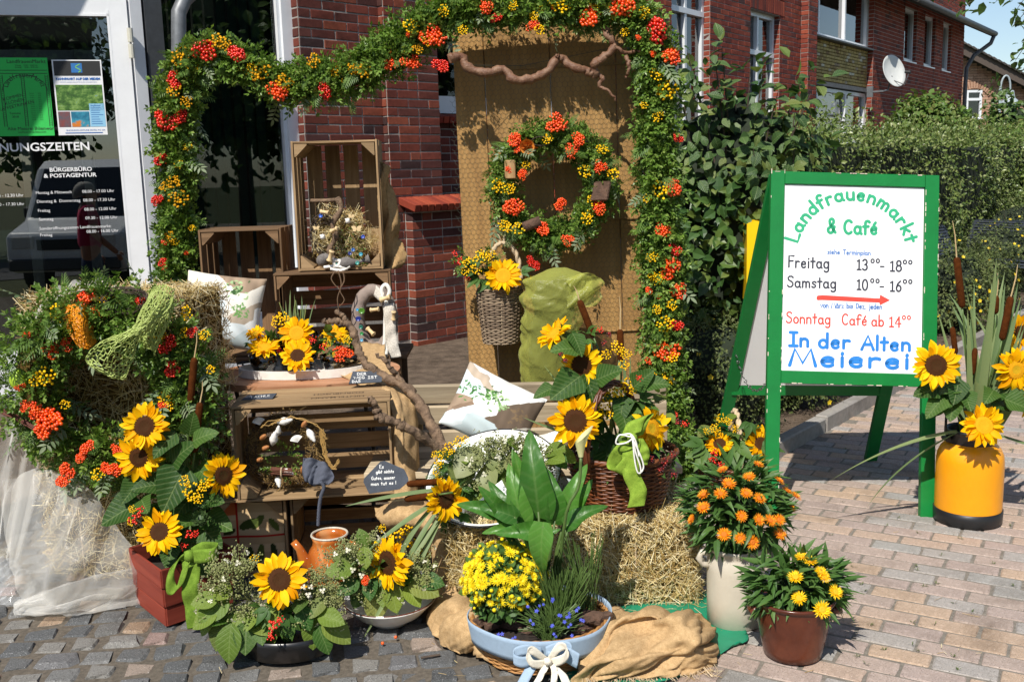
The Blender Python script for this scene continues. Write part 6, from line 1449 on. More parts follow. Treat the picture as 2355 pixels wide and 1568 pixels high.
# ================================================================== BIG STRAW WREATH ON THE LEFT BALES
LC = at(262,885,3.83); lw = thing('large_straw_wreath','large straw wreath full of greenery, berries and lace leaning on the left bales','wreath',LC); 
RX,RZ = 180 * 3.83 / FPX,184 * 3.83 / FPX
ring = [LC + Vector((RX * math.cos(a),-.02 - .05 * math.sin(a),RZ * math.sin(a) * (1.0 if math.sin(a) < 0 else .98))) for a in np.linspace(0,2 * math.pi,41)]
pts = [p - LC + Vector((0,.05,0)) for p in ring]; MB().tube(pts,.085,10).build('straw_core',M_strawb,lw,smooth=True)
P,o,Tn = on_path(pts,2200,.085); mb = MB(); straws(mb,P,o,(.03,.09),.003,.3); mb.build('straw_stalks',M_straw,lw,kind='stuff')
arcs = [[ring[i % 40] for i in range(13,33)],[ring[i % 40] for i in range(32,40)],[ring[i % 40] for i in range(0,12)]]
LP = [p - LC for p in arcs[0]]
for seg in (ring[4:16],ring[15:34],ring[33:41] + ring[0:5]): 
 for ml_,mt_,N_,sz_,nm_ in ((SPRIG,G_box,420,.068,'leaf_sprigs'),([THUJA],G_thuja,70,.085,'thuja_fronds')):
  mb = MB()
  for tm in ml_: P,o,Tn = on_path([p - LC for p in seg],N_ // len(ml_) + 10,.085); d = o * .6 + unit(len(P)) * .7 + np.array([0,-.3,-.1]); scatter(mb,tm,P,frames(d,o + unit(len(P)) * .4 + np.array([0,-.3,.3])),sz_ * rng.uniform(.7,1.4,len(P)))
  mb.build(nm_,mt_,lw,kind='stuff')
P,o,Tn = on_path([p - LC for p in ring],24,.11)
for k in range(24): put_leaf(lw,L_rowan,P[k],o[k] * .6 + unit(1)[0] * .6 + np.array([0,-.3,-.2]),o[k] + np.array([0,-.4,.4]),rnd.uniform(.08,.14),'rowan_leaf')
for i,(u,v,r) in enumerate([(205,690,22),(225,715,20),(325,690,14),(390,792,28),(395,850,22),(125,805,20),(155,790,18),(65,770,12),(85,945,20),(120,960,30),(105,985,26),(60,935,14),(200,1030,18),(155,1080,20),(265,1080,20),(185,1050,14),(150,1100,16),(270,1030,14),(375,930,14),(240,1075,14),(440,760,12),(45,890,12)]): put_cluster(lw,BC_r if i in (3,4,2,20) else BC_o,u,v,3.68,r * 1.02,org=LC)
for (u,v,r) in [(135,720,22),(105,865,22),(85,875,16),(100,1000,14),(425,765,12),(430,720,15),(370,775,14),(380,915,14),(390,930,14),(485,850,10),(150,930,12),(245,690,14),(470,770,12),(225,1090,14)]: put_cluster(lw,TN,u,v,3.68,r,org=LC,name='tansy_head')
# twig nest, net sacks, ribbon of green lace, green egg
nest = MB(); c = at(290,690,3.68) - LC
for k in range(60):
 a0 = rnd.uniform(0,6.28); rr = rnd.uniform(.05,.085); nest.tube([c + Vector((rr * 1.15 * math.cos(a0 + t),rnd.uniform(-.03,.02),rr * .62 * math.sin(a0 + t) + rnd.uniform(-.004,.004))) for t in np.linspace(0,rnd.uniform(1.5,3),7)],.0016,4)
nest.build('twig_nest',M_twig,lw,kind='stuff')
c2_ = at(430,915,3.72) - LC; nest = MB()
for k in range(50):
 a0 = rnd.uniform(0,6.28); rr = rnd.uniform(.04,.07); nest.tube([c2_ + Vector((rr * math.cos(a0 + t),rnd.uniform(-.03,.02),rr * .8 * math.sin(a0 + t))) for t in np.linspace(0,rnd.uniform(1.5,3),7)],.0015,4)
nest.build('twig_nest',M_twig,lw,kind='stuff')
blob(mb := MB(),tuple(at(43,872,3.70) - LC),(.034,.034,.042),14,0,.02); mb.build('green_egg',plain('green_egg',hx('a8c83c'),.3,.06),lw,smooth=True)
tg = MB(); c3 = at(60,975,3.70) - LC
for k in range(16): tg.tube([c3 + Vector((-.07 + rnd.uniform(-.01,.01),rnd.uniform(-.02,.02),.05 + rnd.uniform(-.012,.012))),c3 + Vector((.07,rnd.uniform(-.02,.02),-.04 + rnd.uniform(-.012,.012)))],.003,5)
tg.build('twig_bundle',plain('red_twigs',hx('6a3220'),.7,.2),lw,kind='stuff')
M_onet = leafy('orange_net',[hx('e08a08'),hx('f0a414'),hx('d07800')],.5,.2)
def lace(name,ctrl,nu,nv,mat,parent,rad,jit,fold=None,layers=1):
 """openwork net: irregular cells over a cloth shape"""
 C = [[Vector(p) for p in row] for row in ctrl]; mb = MB()
 for ly in range(layers):
  G_ = {}
  for j in range(nv + 1):
   col = [crv([row[q] for row in C],j / nv) for q in range(len(C[0]))]
   for i in range(nu + 1):
    uu = min(1,max(0,(i + rnd.uniform(-jit,jit)) / nu)); p = crv(col,uu); p = p + Vector((0,(fold(uu,j / nv) if fold else 0) + rnd.gauss(0,.002),rnd.gauss(0,.3 * jit * .01))); G_[(i,j)] = p
  for j in range(nv + 1):
   for i in range(nu + 1):
    if i < nu and (i + j) % 2 == 0: mb.tube([G_[(i,j)],G_[(i + 1,j)]],rad,4,0,False)
    if j < nv: mb.tube([G_[(i,j)],G_[(i,j + 1)]],rad,4,0,False)
 return mb.build(name,mat,parent,kind='stuff')
q = lambda u,v,y: at(u,v,y) - LC
lace('orange_net',[[q(150,705,3.66),q(185,700,3.62),q(200,715,3.66)],[q(148,735,3.64),q(185,735,3.58),q(212,745,3.64)],[q(165,775,3.64),q(190,770,3.58),q(216,768,3.64)],[q(185,800,3.64),q(205,800,3.60),q(222,785,3.64)]],16,22,M_onet,lw,.0018,.45,layers=3)
M_lace = leafy('green_lace',[hx('a8b860'),hx('bccb78'),hx('98a850')],.7,.2)
fl = fnoise(4); ff = lambda u,v: .018 * fl(u * 1.5,v)
lace('lace_ribbon',[[q(355,660,3.62),q(375,655,3.60),q(400,665,3.62)],[q(325,710,3.58),q(355,710,3.54),q(392,705,3.58)],[q(305,755,3.56),q(325,750,3.52),q(355,748,3.56)],[q(235,785,3.56),q(275,790,3.52),q(318,785,3.56)],[q(198,825,3.58),q(250,850,3.54),q(305,830,3.58)],[q(222,852,3.58),q(262,870,3.56),q(290,872,3.58)]],13,44,M_lace,lw,.0021,.45,ff,1)
lace('lace_ribbon',[[q(345,665,3.66),q(375,670,3.64),q(405,690,3.66)],[q(330,720,3.62),q(365,715,3.60),q(390,735,3.62)],[q(320,770,3.62),q(345,770,3.60),q(360,800,3.62)],[q(330,800,3.64),q(350,805,3.62),q(358,818,3.64)]],12,30,M_lace,lw,.0021,.45,ff,2)
# ================================================================== BOUQUETS
def fill(parent,ml,N,cu,cv,ru,rv,Y,dY,s,org,down=.2,name='leaf',out=.7,sv=.3):
 """leaves spread through an oval of the photo at a distance, pointing out from its middle"""
 for _ in range(N):
  a = rnd.uniform(0,6.28); q = math.sqrt(rnd.random()); du,dv = q * math.cos(a),q * math.sin(a); c = at(cu + du * ru,cv + dv * rv,Y + rnd.uniform(-dY,dY)); d = Vector((du * out + rnd.uniform(-.4,.4),-.45 + rnd.uniform(-.4,.2),-dv * out - down + rnd.uniform(-.3,.3)))
  put_leaf(parent,ml,c - d.normalized() * s * .4,d,(rnd.uniform(-.4,.4),-.6,.8),s * rnd.uniform(1 - sv,1 + sv),name,org)
def fill_stuff(parent,tmpl,mat,N,cu,cv,ru,rv,Y,dY,s,org,name='foliage',down=.1,flat=False):
 P = []; D = []
 for _ in range(N):
  a = rnd.uniform(0,6.28); q = math.sqrt(rnd.random()); du,dv = q * math.cos(a),q * math.sin(a); P.append(list(at(cu + du * ru,cv + dv * rv,Y + rnd.uniform(-dY,dY)) - Vector(org))); D.append([du + rnd.uniform(-.5,.5),-.5 + rnd.uniform(-.5,.5),-dv - down + rnd.uniform(-.5,.5)])
 P = np.array(P); D = np.array(D); mb = MB(); scatter(mb,tmpl,P - D * s * .3,frames(D,unit(N) * .6 + np.array([0,-.4,.8])),s * rng.uniform(.7,1.3,N)); return mb.build(name,mat,parent,kind='stuff')
def stems(parent,pts,base,org,mat=None,r=.002,name='stems'):
 mb = MB()
 for p in pts: p = Vector(p) - Vector(org); b = Vector(base) - Vector(org); mb.tube([b,b.lerp(p,.5) + Vector((rnd.uniform(-.02,.02),0,.02)),p],[r * 1.4,r * 1.2,r],4,0,False)
 return mb.build(name,mat or G_stem,parent,kind='stuff')
# ---- left: red slatted crate with sunflowers and cattails
M_redw = wood('red_stained_wood',hx('8a3f30'),hx('6e2c22'),0,.7,.6)
rc = thing('red_planter_crate','small red-brown slatted crate at the left filled with sunflowers','crate',(-1.295,3.655,0),0)
cs_ = [Vector((-.001,-.193,0)),Vector((.19,.0,0)),Vector((.0,.2,0)),Vector((-.19,.03,0))]
for k in range(4):
 a,b = cs_[k],cs_[(k + 1) % 4]
 for i in range(3): fl_ = 1 + .035 * i; z = .036 + i * .076; nrm = (b - a).cross(Vector((0,0,1))); board(rc,a * fl_ + Vector((0,0,z)),b * fl_ + Vector((0,0,z)),.070,.010,nrm,M_redw,'slat')
MB().prism([(p.x * .92,p.y * .92) for p in cs_],.004,.016).build('bottom',M_redw,rc); MB().prism([(p.x * .9,p.y * .9) for p in cs_],.15,.17).build('filling',M_liner,rc)
mouth = Vector((-1.295,3.655,.16))
sunflower('sunflower with a bee on its dark disc, uppermost in the red crate',333,980,3.56,56,(.12,-.9,.3),'b',mouth); sunflower('sunflower tucked under the uppermost one in the red crate',320,1052,3.60,56,(-.05,-.95,.05),'b',mouth)
sunflower('sunflower leaning right in front of the shell crate',513,1093,3.58,53,(.62,-.78,.15),'b',mouth); sunflower('lowest sunflower of the red crate, just above its slats',367,1222,3.45,54,(.05,-.85,.42),'b',mouth)
cat_tail('tall cattail behind the sunflowers of the red crate',438,925,447,822,3.66,.0135,mouth,.10); cat_tail('lower cattail beside the sunflowers of the red crate',447,1040,460,925,3.60,.0135,mouth,.08)
lb1 = thing('sunflower_foliage','green leaves, tansies and red berries around the sunflowers in the red crate','foliage',mouth)
leaves_at(lb1,L_heart,[(275,1178,1.3,(-.8,-.3,-.35)),(398,1125,1.5,(-.35,-.4,-.7)),(340,1115,1.0,(-.7,-.4,.1)),(470,1090,.9),(455,1140,1.0,(.5,-.5,-.3)),(480,1230,1.2,(.6,-.5,-.4)),(500,1200,1.1,(.8,-.4,-.2)),(430,1200,1.0),(415,1040,1.1,(.5,-.3,.5)),(375,1020,1.0),(420,1160,1.0),(330,1160,.9),(300,1130,.9),(460,1290,1.1,(.5,-.5,-.6)),(390,1280,.8,(0,-.6,-.6)),(440,975,.8,(.3,-.3,.8)),(465,1000,.9,(.6,-.3,.4)),(490,1150,.8),(440,1250,.9)],3.56,.125,mouth)
fill(lb1,L_lob,40,420,1170,90,90,3.60,.06,.06,mouth,.2)
for d_,s_ in (((-.25,.05,1),.62),((.02,.0,1),.66),((.25,-.1,.9),.5),((.18,.1,1),.55),((.10,-.05,1),.5)): put_leaf(lb1,L_blade,mouth + Vector((rnd.uniform(-.05,.08),0,0)),d_,(0,-1,.2),s_,'blade',mouth)
for (u,v,r) in [(440,1130,18),(470,1115,14),(425,1105,12),(455,1145,12),(305,1170,10),(300,1200,9)]: put_cluster(lb1,TN,u,v,3.50,r,org=mouth,name='tansy_head')
for (u,v,r) in [(310,1190,14),(325,1175,10),(440,1230,12),(425,1255,10),(450,1225,8)]: put_cluster(lb1,BC_s,u,v,3.46,r,org=mouth)
bud = MB(); c = at(462,1195,3.52) - mouth
for k in range(26): a = k * 2.4; v_,f_ = xf(leaf(.035,.016,3,'lance',.3,-.8),Matrix.Translation(c) @ basis((.1,-.8,.6)) @ Matrix.Rotation(a,4,'Z') @ Matrix.Rotation(R_(10 + k * 2),4,'X') @ Matrix.Translation((0,.010 + .0004 * k,0))); bud.add(v_,f_)
blob(bud,tuple(c),(.022,.016,.022),10); bud.build('sunflower_bud',G_sepal,lb1)

# ---- lacy hydrangea panicles
G_pan = leafy('panicle_buds',[(.22,.26,.08),(.30,.33,.12),(.36,.36,.16)],.7,.2); W_pet = leafy('cream_petals',[hx('e8e4c8'),hx('f4f0dc')],.6,.3)
def panicle_mesh(seed):
 r = random.Random(seed); st = MB(); P = []
 for k in range(34):
  a = r.uniform(0,6.28); q = math.sqrt(r.random()); h = .55 + .45 * r.random() - .25 * q; e = Vector((q * .62 * math.cos(a),q * .62 * math.sin(a),h)); b = Vector((0,0,h * r.uniform(.25,.5))); st.tube([b,b.lerp(e,.6) + Vector((0,0,.02)),e],.007,3,0,False)
  for j in range(11): p = b.lerp(e,r.uniform(.5,1.05)) + Vector((r.gauss(0,.05),r.gauss(0,.05),r.gauss(0,.04))); P.append(list(p))
 st.tube([(0,0,-.5),(0,0,.8)],.011,4,0,False); P = np.array(P); scatter(st,SPH_S,P,np.tile(np.eye(3),(len(P),1,1)),rng.uniform(.016,.026,len(P)),0)
 for k in range(7):
  a = r.uniform(0,6.28); p = Vector((.62 * math.cos(a) * r.uniform(.6,1.1),.62 * math.sin(a) * r.uniform(.6,1.1),r.uniform(.35,.95)))
  for j in range(3): v,f = xf(leaf(.085,.075,2,'oval',.2,.3),Matrix.Translation(p) @ basis((math.cos(a),math.sin(a),.4),j * 2.1)); st.add(v,f,1)
 return st.mesh('hydrangea_panicle',[G_pan,W_pet],False)
PAN = [panicle_mesh(i) for i in range(4)]
def panicle(parent,u,v,Y,spx,d,org):
 M = basis(d,rnd.uniform(0,6)) @ Matrix.Scale(spx * Y / FPX,4); M.translation = at(u,v,Y) - Vector(org) - (M.to_3x3() @ Vector((0,0,.5))); place('hydrangea_panicle',rnd.choice(PAN),parent,M)
# ---- black bowl bouquet
b0 = Vector((-.80,3.24,.06)); bq = thing('hydrangea_bouquet','faded hydrangea stems and lime leaves spilling over the black bowl','bouquet',b0)
for (u,v,s_,d_) in [(500,1330,110,(-.4,-.4,.8)),(545,1300,100,(-.1,-.2,1)),(480,1390,90,(-.8,-.5,.3)),(560,1375,110,(-.3,-.7,.5)),(700,1390,110,(.4,-.6,.5)),(740,1360,100,(.6,-.3,.6)),(600,1410,90,(0,-.8,.3)),(770,1410,80,(.8,-.4,.3)),(650,1405,80,(.1,-.8,.4)),(715,1335,90,(.3,-.2,.8))]: panicle(bq,u,v,3.20,s_,d_,b0)
leaves_at(bq,L_lime,[(490,1400,1.2,(-.7,-.5,-.4)),(470,1420,1.0,(-.8,-.4,-.5)),(505,1455,1.2,(-.3,-.5,-.8)),(525,1480,1.3,(-.1,-.5,-.9)),(565,1465,1.1,(.1,-.6,-.7)),(540,1440,1.0),(760,1420,1.0,(.8,-.4,-.1)),(720,1455,1.1,(.1,-.5,-.9)),(775,1450,1.2,(.8,-.3,-.5)),(700,1420,.9),(745,1470,1.0,(.5,-.5,-.8)),(600,1440,.9),(470,1380,.9,(-.9,-.3,0)),(510,1420,1.0),(660,1440,.8),(580,1420,.9),(625,1420,.8),(690,1390,.8),(730,1395,.8)],3.14,.105,b0)
fill(bq,L_lime,26,620,1400,150,60,3.22,.06,.085,b0,.3); fill(bq,L_lob,16,640,1420,70,40,3.16,.04,.06,b0,.3)
for (u,v,r) in [(630,1440,13),(645,1425,9),(625,1462,10)]: put_cluster(bq,BC_s,u,v,3.08,r,org=b0)
put_cluster(bq,TN,585,1285,3.26,12,org=b0,name='tansy_head')
sunflower('large sunflower on the setts in the black bowl, facing up',642,1333,3.14,66,(.22,-.82,.50),'b',b0)
# ---- white bowl bouquet
b1 = Vector((-.475,3.46,.08)); bq = thing('trailing_bouquet','hydrangea and trailing lime leaves in the shallow white bowl','bouquet',b1)
for (u,v,s_,d_) in [(800,1300,100,(-.5,-.3,.7)),(840,1260,100,(-.1,0,1)),(790,1265,90,(-.4,0,.9)),(960,1300,100,(.5,-.2,.7)),(860,1340,90,(0,-.7,.4)),(985,1330,80,(.8,-.2,.3)),(830,1325,90,(-.3,-.6,.4)),(940,1350,70,(.4,-.6,.3)),(755,1330,80,(-.7,-.4,.4))]: panicle(bq,u,v,3.42,s_,d_,b1)
leaves_at(bq,L_lime,[(865,1390,1.25,(-.05,-.4,-.95)),(905,1375,1.1,(.25,-.4,-.9)),(975,1350,1.2,(.85,-.3,-.3)),(990,1335,1.0,(.9,-.3,0)),(825,1370,.9,(-.3,-.5,-.7)),(800,1350,.9,(-.7,-.4,-.2)),(850,1350,.9),(930,1330,.9),(840,1280,.8),(800,1285,1.0,(-.6,-.3,.3)),(780,1310,1.0,(-.8,-.3,.1)),(880,1365,.9,(0,-.6,-.6)),(950,1370,.9,(.6,-.5,-.5)),(760,1380,1.1,(-.6,-.5,-.4)),(835,1240,.8,(-.3,0,.8))],3.38,.105,b1)
fill(bq,L_lime,22,880,1310,110,50,3.46,.05,.08,b1,.1); fill(bq,L_lob,14,860,1330,80,40,3.42,.05,.055,b1,.2)
for (u,v,r) in [(910,1235,20),(935,1225,16),(955,1255,18),(880,1215,10),(980,1270,14)]: put_cluster(bq,TN,u,v,3.5,r,org=b1,name='tansy_head')
put_cluster(bq,BC_o,840,1335,3.36,12,org=b1)
sunflower('sunflower turned sideways in the white bowl before the dark crate',893,1293,3.38,64,(-.60,-.75,.15),'b',b1)
# ---- tilted enamel bowl
b2_0 = Vector((-.06,3.74,.44)); bq = thing('meadow_bouquet','tansies, pale hydrangea leaves and white daisies filling the tilted enamel bowl','bouquet',b2_0)
for (u,v,r) in [(1020,1045,13),(1035,1030,14),(1055,1015,12),(1010,1065,12),(1005,1085,11),(1012,1105,12),(1035,1140,10),(1045,1165,9),(1070,1010,9),(1000,1045,8)]: put_cluster(bq,TN,u,v,3.58,r,org=b2_0,name='tansy_head',f=(-.3,-.8,.5))
mb = MB()
for k in range(70):
 p = at(1035 + rnd.gauss(0,22),1055 + rnd.gauss(0,22),3.60) - b2_0
 v,f = [],[]
 for j in range(9): vv,ff_ = xf(leaf(.012,.006,1,'oval',0,0),Matrix.Translation(p) @ basis((rnd.uniform(-.4,.4),-.7,.6)) @ Matrix.Rotation(j * .7,4,'Z')); o = len(v); v += vv; f += [tuple(i + o for i in q_) for q_ in ff_]
 mb.add(v,f)
mb.build('white_daisies',W_pet,bq,kind='stuff')
fill_stuff(bq,THUJA,G_lance,90,1035,1090,40,60,3.62,.04,.06,b2_0,'feathery_leaves')
G_pale = leafy('pale_leaf',[(.26,.30,.11),(.32,.34,.14),(.22,.28,.08)],.5,.35,obj=True,noisy=.2); L_pale = [MB().add(*leaf(1,.8,8,'oval',.15,.4,.02,5)).mesh('leaf',G_pale,True) for _ in range(2)]
leaves_at(bq,L_pale,[(1075,1060,1.2,(-.5,-.5,-.4)),(1060,1085,1.1,(-.3,-.5,-.7)),(1190,1070,1.0,(.4,-.4,-.3)),(1210,1095,.9,(.2,-.5,-.6)),(1120,1100,.9,(0,-.6,-.6)),(1140,1060,.8)],3.58,.125,b2_0)
fill(bq,L_lime,34,1215,1070,85,60,3.62,.06,.085,b2_0,.1); fill(bq,L_lime,26,1130,1085,110,60,3.66,.05,.08,b2_0,.1); fill(bq,L_lob,20,1040,1160,50,50,3.60,.04,.06,b2_0,.2)
for (u,v,s_,d_) in [(1110,1050,95,(-.1,-.3,.9)),(1135,1030,90,(.2,-.2,.9)),(1100,1085,80,(-.2,-.7,.5)),(1180,1045,70,(.5,-.2,.8)),(1160,1020,60,(.2,0,1)),(1230,1045,90,(.5,-.3,.8)),(1255,1075,80,(.7,-.4,.5)),(1205,1020,70,(.3,0,1))]: panicle(bq,u,v,3.60,s_,d_,b2_0)
for (u,v,d_,s_,ml_) in [(1010,1150,(-.75,-.45,-.28),.50,1),(1000,1160,(-.65,-.5,-.55),.42,2),(1005,1175,(-.6,-.5,-.75),.46,1),(1015,1190,(-.5,-.5,-.85),.40,0),(1020,1125,(-.9,-.35,.05),.36,0),(1015,1185,(-.55,-.45,-.65),.52,0)]: put_leaf(bq,L_blade[ml_],at(u,v,3.52),d_,(0,-.6,.8),s_,'blade',b2_0)
sunflower('sunflower at the left edge of the tilted enamel bowl',1025,1148,3.50,54,(.58,-.80,.12),'b',b2_0)
cat_tail('upper cattail lying left out of the enamel bowl',1012,1107,935,1113,3.52,.0125,at(1040,1110,3.6),.0); cat_tail('lower cattail lying left out of the enamel bowl',1008,1137,930,1148,3.48,.0125,at(1040,1130,3.6),.06)
# ---- wicker basket bouquet
b3 = Vector((.415,3.80,.50)); bq = thing('basket_bouquet','green leaves, tansies and blackberries filling the dark wicker basket','bouquet',b3)
sunflower('upper sunflower with dark disc in the wicker basket',1337,840,3.72,54,(.10,-.95,.2),'b',b3); sunflower('largest sunflower at the left of the wicker basket',1323,968,3.60,62,(.0,-.95,.28),'b',b3)
sunflower('sunflower half hidden by the green bow on the wicker basket',1497,985,3.66,56,(.6,-.72,.2),'y',b3); sunflower('sunflower seen edge-on before the olive gauze bundle',1275,768,3.78,46,(-.55,-.35,.75),'y',b3)
cat_tail('cattail leaning left above the wicker basket',1365,775,1332,690,3.88,.0135,b3,.06); cat_tail('cattail with a pale tip at the right of the wicker basket',1428,835,1426,757,3.86,.0135,b3,.13)
leaves_at(bq,L_heart,[(1300,890,1.3,(-.7,-.4,-.4)),(1360,900,1.3,(.2,-.5,-.7)),(1400,860,1.0,(.5,-.3,.3)),(1440,980,1.1,(.1,-.6,-.5)),(1390,1080,1.2,(-.2,-.5,-.8)),(1300,800,1.0,(-.6,-.3,.1)),(1430,940,1.0),(1330,790,.9),(1320,900,1.2,(-.4,-.5,-.6)),(1510,880,.9,(.8,-.3,.1)),(1480,870,.9,(.5,-.2,.5)),(1250,900,.8,(-.8,-.3,-.2)),(1450,1010,1.0)],3.66,.115,b3)
fill(bq,L_lob,40,1410,960,110,90,3.74,.06,.075,b3,.2); fill(bq,L_lob,30,1430,1060,120,40,3.68,.05,.06,b3,.4); fill(bq,L_lob,22,1330,790,60,50,3.80,.05,.05,b3,0)
fill(bq,L_lime,10,1520,940,40,50,3.74,.04,.06,b3,.2)
for (u,v,r) in [(1420,800,15),(1395,815,12),(1435,840,13),(1440,815,12),(1400,905,22),(1425,895,18),(1385,925,18),(1395,950,14),(1450,880,14),(1375,905,12),(1455,900,9)]: put_cluster(bq,TN,u,v,3.70,r,org=b3,name='tansy_head')
M_bb = leafy('blackberries',[hx('5a0c18'),hx('8a1a1e'),hx('2a0a14'),hx('a83020')],.3,0); BCb = [cluster_mesh(9,M_bb,40 + i,.26) for i in range(2)]
for (u,v,r) in [(1500,1055,10),(1530,1065,11),(1480,1075,9),(1545,1045,10),(1390,790,8),(1380,760,8),(1400,770,8),(1290,815,8),(1300,830,7),(1230,1060,9),(1560,970,10),(1575,975,9),(1520,1080,9),(1470,870,8),(1550,1090,9),(1250,1090,8),(1260,1050,7)]: put_cluster(bq,BCb if rnd.random() < .7 else BC_s,u,v,3.62,r,org=b3)
for d_,s_,ml_ in (((-.12,.0,1),.42,0),((-.05,.05,1),.38,4),((.15,0,1),.44,0),((-.45,-.1,.6),.40,1),((.02,.02,1),.35,4),((-.5,-.3,.2),.36,2)): put_leaf(bq,L_blade[ml_],b3 + Vector((rnd.uniform(-.08,.05),.02,.05)),d_,(0,-1,.1),s_,'blade',b3)
# ---- small basket by the sign
b4 = Vector((1.03,4.66,.19)); bq = thing('small_bouquet','tansies, lobed leaves and berries in the small basket by the sign','bouquet',b4)
sunflower('sunflower right of the rope handle of the small basket',1750,1020,4.54,44,(.15,-.80,.58),'b',b4); sunflower('sunflower left of the rope handle of the small basket',1655,1020,4.55,34,(-.15,-.65,.72),'b',b4)
leaves_at(bq,L_lob,[(1600,1040,1.2,(-.8,-.4,-.2)),(1610,1060,1.2,(-.6,-.5,-.6)),(1590,1020,1.0,(-.9,-.2,.1)),(1690,1060,1.2,(0,-.6,-.6)),(1715,1040,1.2,(.4,-.5,-.3)),(1780,1030,1.1,(.8,-.3,-.1)),(1720,990,.9)],4.5,.10,b4)
fill(bq,L_lob,40,1690,1020,90,45,4.60,.08,.08,b4,.1); fill(bq,L_lime,12,1660,990,50,30,4.62,.05,.09,b4,0)
for (u,v,r) in [(1660,962,12),(1645,985,12),(1690,985,10),(1620,995,10),(1675,970,9)]: put_cluster(bq,TN,u,v,4.56,r,org=b4,name='tansy_head')
for (u,v,r) in [(1635,1060,11),(1645,1045,10),(1655,1070,10),(1785,1060,8)]: put_cluster(bq,BC_s,u,v,4.48,r,org=b4)
# ---- hanging basket
b5 = Vector((-.055,5.0,1.02)); bq = thing('hanging_bouquet','tansies, lobed leaves and red berries in the hanging basket','bouquet',b5)
sunflower('golden sunflower in the basket hanging on the screen',1157,634,4.90,43,(.0,-.86,.45),'y',b5)
leaves_at(bq,L_lob,[(1110,660,1.1,(-.5,-.5,-.5)),(1075,620,1.0,(-.8,-.3,.1)),(1060,600,1.0,(-.8,-.2,.2)),(1120,670,1.0,(-.1,-.6,-.7)),(1215,620,1.0,(.8,-.3,.2)),(1085,650,1.1,(-.7,-.4,-.4)),(1100,600,1.0)],4.93,.075,b5)
fill(bq,L_lob,30,1110,620,50,35,4.98,.05,.06,b5,.1); fill_stuff(bq,SPRIG[0],G_box,40,1100,605,50,30,4.98,.05,.06,b5)
for (u,v,r) in [(1080,605,14),(1105,590,14),(1120,595,12),(1095,620,12),(1070,625,10),(1130,585,10),(1215,640,8)]: put_cluster(bq,TN,u,v,4.92,r,org=b5,name='tansy_head')
for (u,v,r) in [(1235,610,14),(1222,600,10),(1055,600,10),(1045,585,8),(1075,640,7)]: put_cluster(bq,BC_s if u < 1100 else BC_r,u,v,4.93,r,org=b5)
# ---- milk can
b6 = Vector((2.046,4.345,.41)); bq = thing('reed_bouquet','long reed blades and broad leaves standing in the yellow milk can','bouquet',b6)
sunflower('dark-centred sunflower overlapping the corner of the sign',2152,840,4.20,57,(-.05,-.95,.2),'b',b6); sunflower('golden sunflower hanging over the neck of the milk can',2262,978,4.16,52,(.0,-.88,.42),'y',b6)
sunflower('golden sunflower right of the cattails in the milk can',2336,850,4.25,52,(.12,-.97,.05),'y',b6); sunflower('dark-centred sunflower behind the golden one at the right edge',2345,765,4.40,42,(.2,-.9,.1),'b',b6); sunflower('partly cut-off sunflower at the right edge beside the milk can',2366,925,4.25,40,(.5,-.8,.2),'y',b6)
for i,(u0,v0,u1,v1,Y,tp,lb) in enumerate([(2213,708,2200,592,4.30,.16,'tallest cattail of the milk can, right beside the sign'),(2304,782,2325,682,4.28,.14,'thick cattail leaning right in the milk can'),(2198,815,2190,752,4.34,.0,'short cattail low beside the sign in the milk can'),(2290,722,2292,680,4.42,.1,'thin cattail behind the others in the milk can'),(2236,862,2243,800,4.30,.0,'dark cattail low in the middle of the milk can')]): cat_tail(lb,u0,v0,u1,v1,Y,.0150 if i < 2 else .012,b6,tp)
for k in range(26):
 a = rnd.uniform(-.45,1); d_ = (a * .38 + .06,rnd.uniform(-.2,.2),1); put_leaf(bq,rnd.choice([L_blade[0],L_blade[0],L_blade[4],L_blade[1],L_blade[2]]),b6 + Vector((a * .06,rnd.uniform(-.05,.05),-.05)),d_,(rnd.uniform(-.5,.5),-1,.1),rnd.uniform(.5,.85),'blade',b6)
put_leaf(bq,L_blade[1],b6 + Vector((-.09,-.06,.02)),(-.78,-.15,-.05),(0,-.4,.9),.62,'blade',b6)
tipb = gp(1985,1180) ; st_ = b6 + Vector((-.10,-.08,.02)); dd = tipb - st_; o = put_leaf(bq,MB().add(*leaf(1,.022,14,'blade',.3,.55,0,3,.3)).mesh('blade',G_blade,True),st_,dd + Vector((0,0,.17)),(0,-.4,.9),dd.length * 1.02,'blade',b6)
put_leaf(bq,L_blade[4],b6 + Vector((.08,-.05,.0)),(.9,-.1,-.30),(0,-.4,.9),.55,'blade',b6)
leaves_at(bq,L_heart,[(2130,900,1.0,(-.9,-.3,-.1)),(2165,925,1.2,(-.5,-.4,-.5)),(2190,935,1.1,(-.3,-.5,-.6)),(2200,900,1.0),(2320,900,1.1,(.5,-.4,.2)),(2345,930,1.0,(.8,-.3,-.3)),(2300,930,.9),(2225,920,.9,(0,-.6,-.4)),(2150,935,1.0,(-.7,-.4,-.5)),(2180,895,.9),(2280,905,.9)],4.22,.125,b6)
# tall dry grass plumes
for (u0,v0,u1,v1) in [(2335,690,2342,600),(2290,690,2300,640),(2265,720,2275,660)]:
 a,b = at(u0,v0,4.36),at(u1,v1,4.36); mm = MB(); N = 240; tt = rng.random(N)[:,None]; P = np.array(a - b6) * (1 - tt) + np.array(b - b6) * tt + rng.normal(size=(N,3)) * .006; scatter(mm,leaf(1,.3,1,'oval',.1,0),P,frames(unit(N) * .5 + np.array(b - a) / (b - a).length,unit(N)),.018); mm.build('seed_plume',plain('plume',hx('b89a68'),.9),bq,kind='stuff')
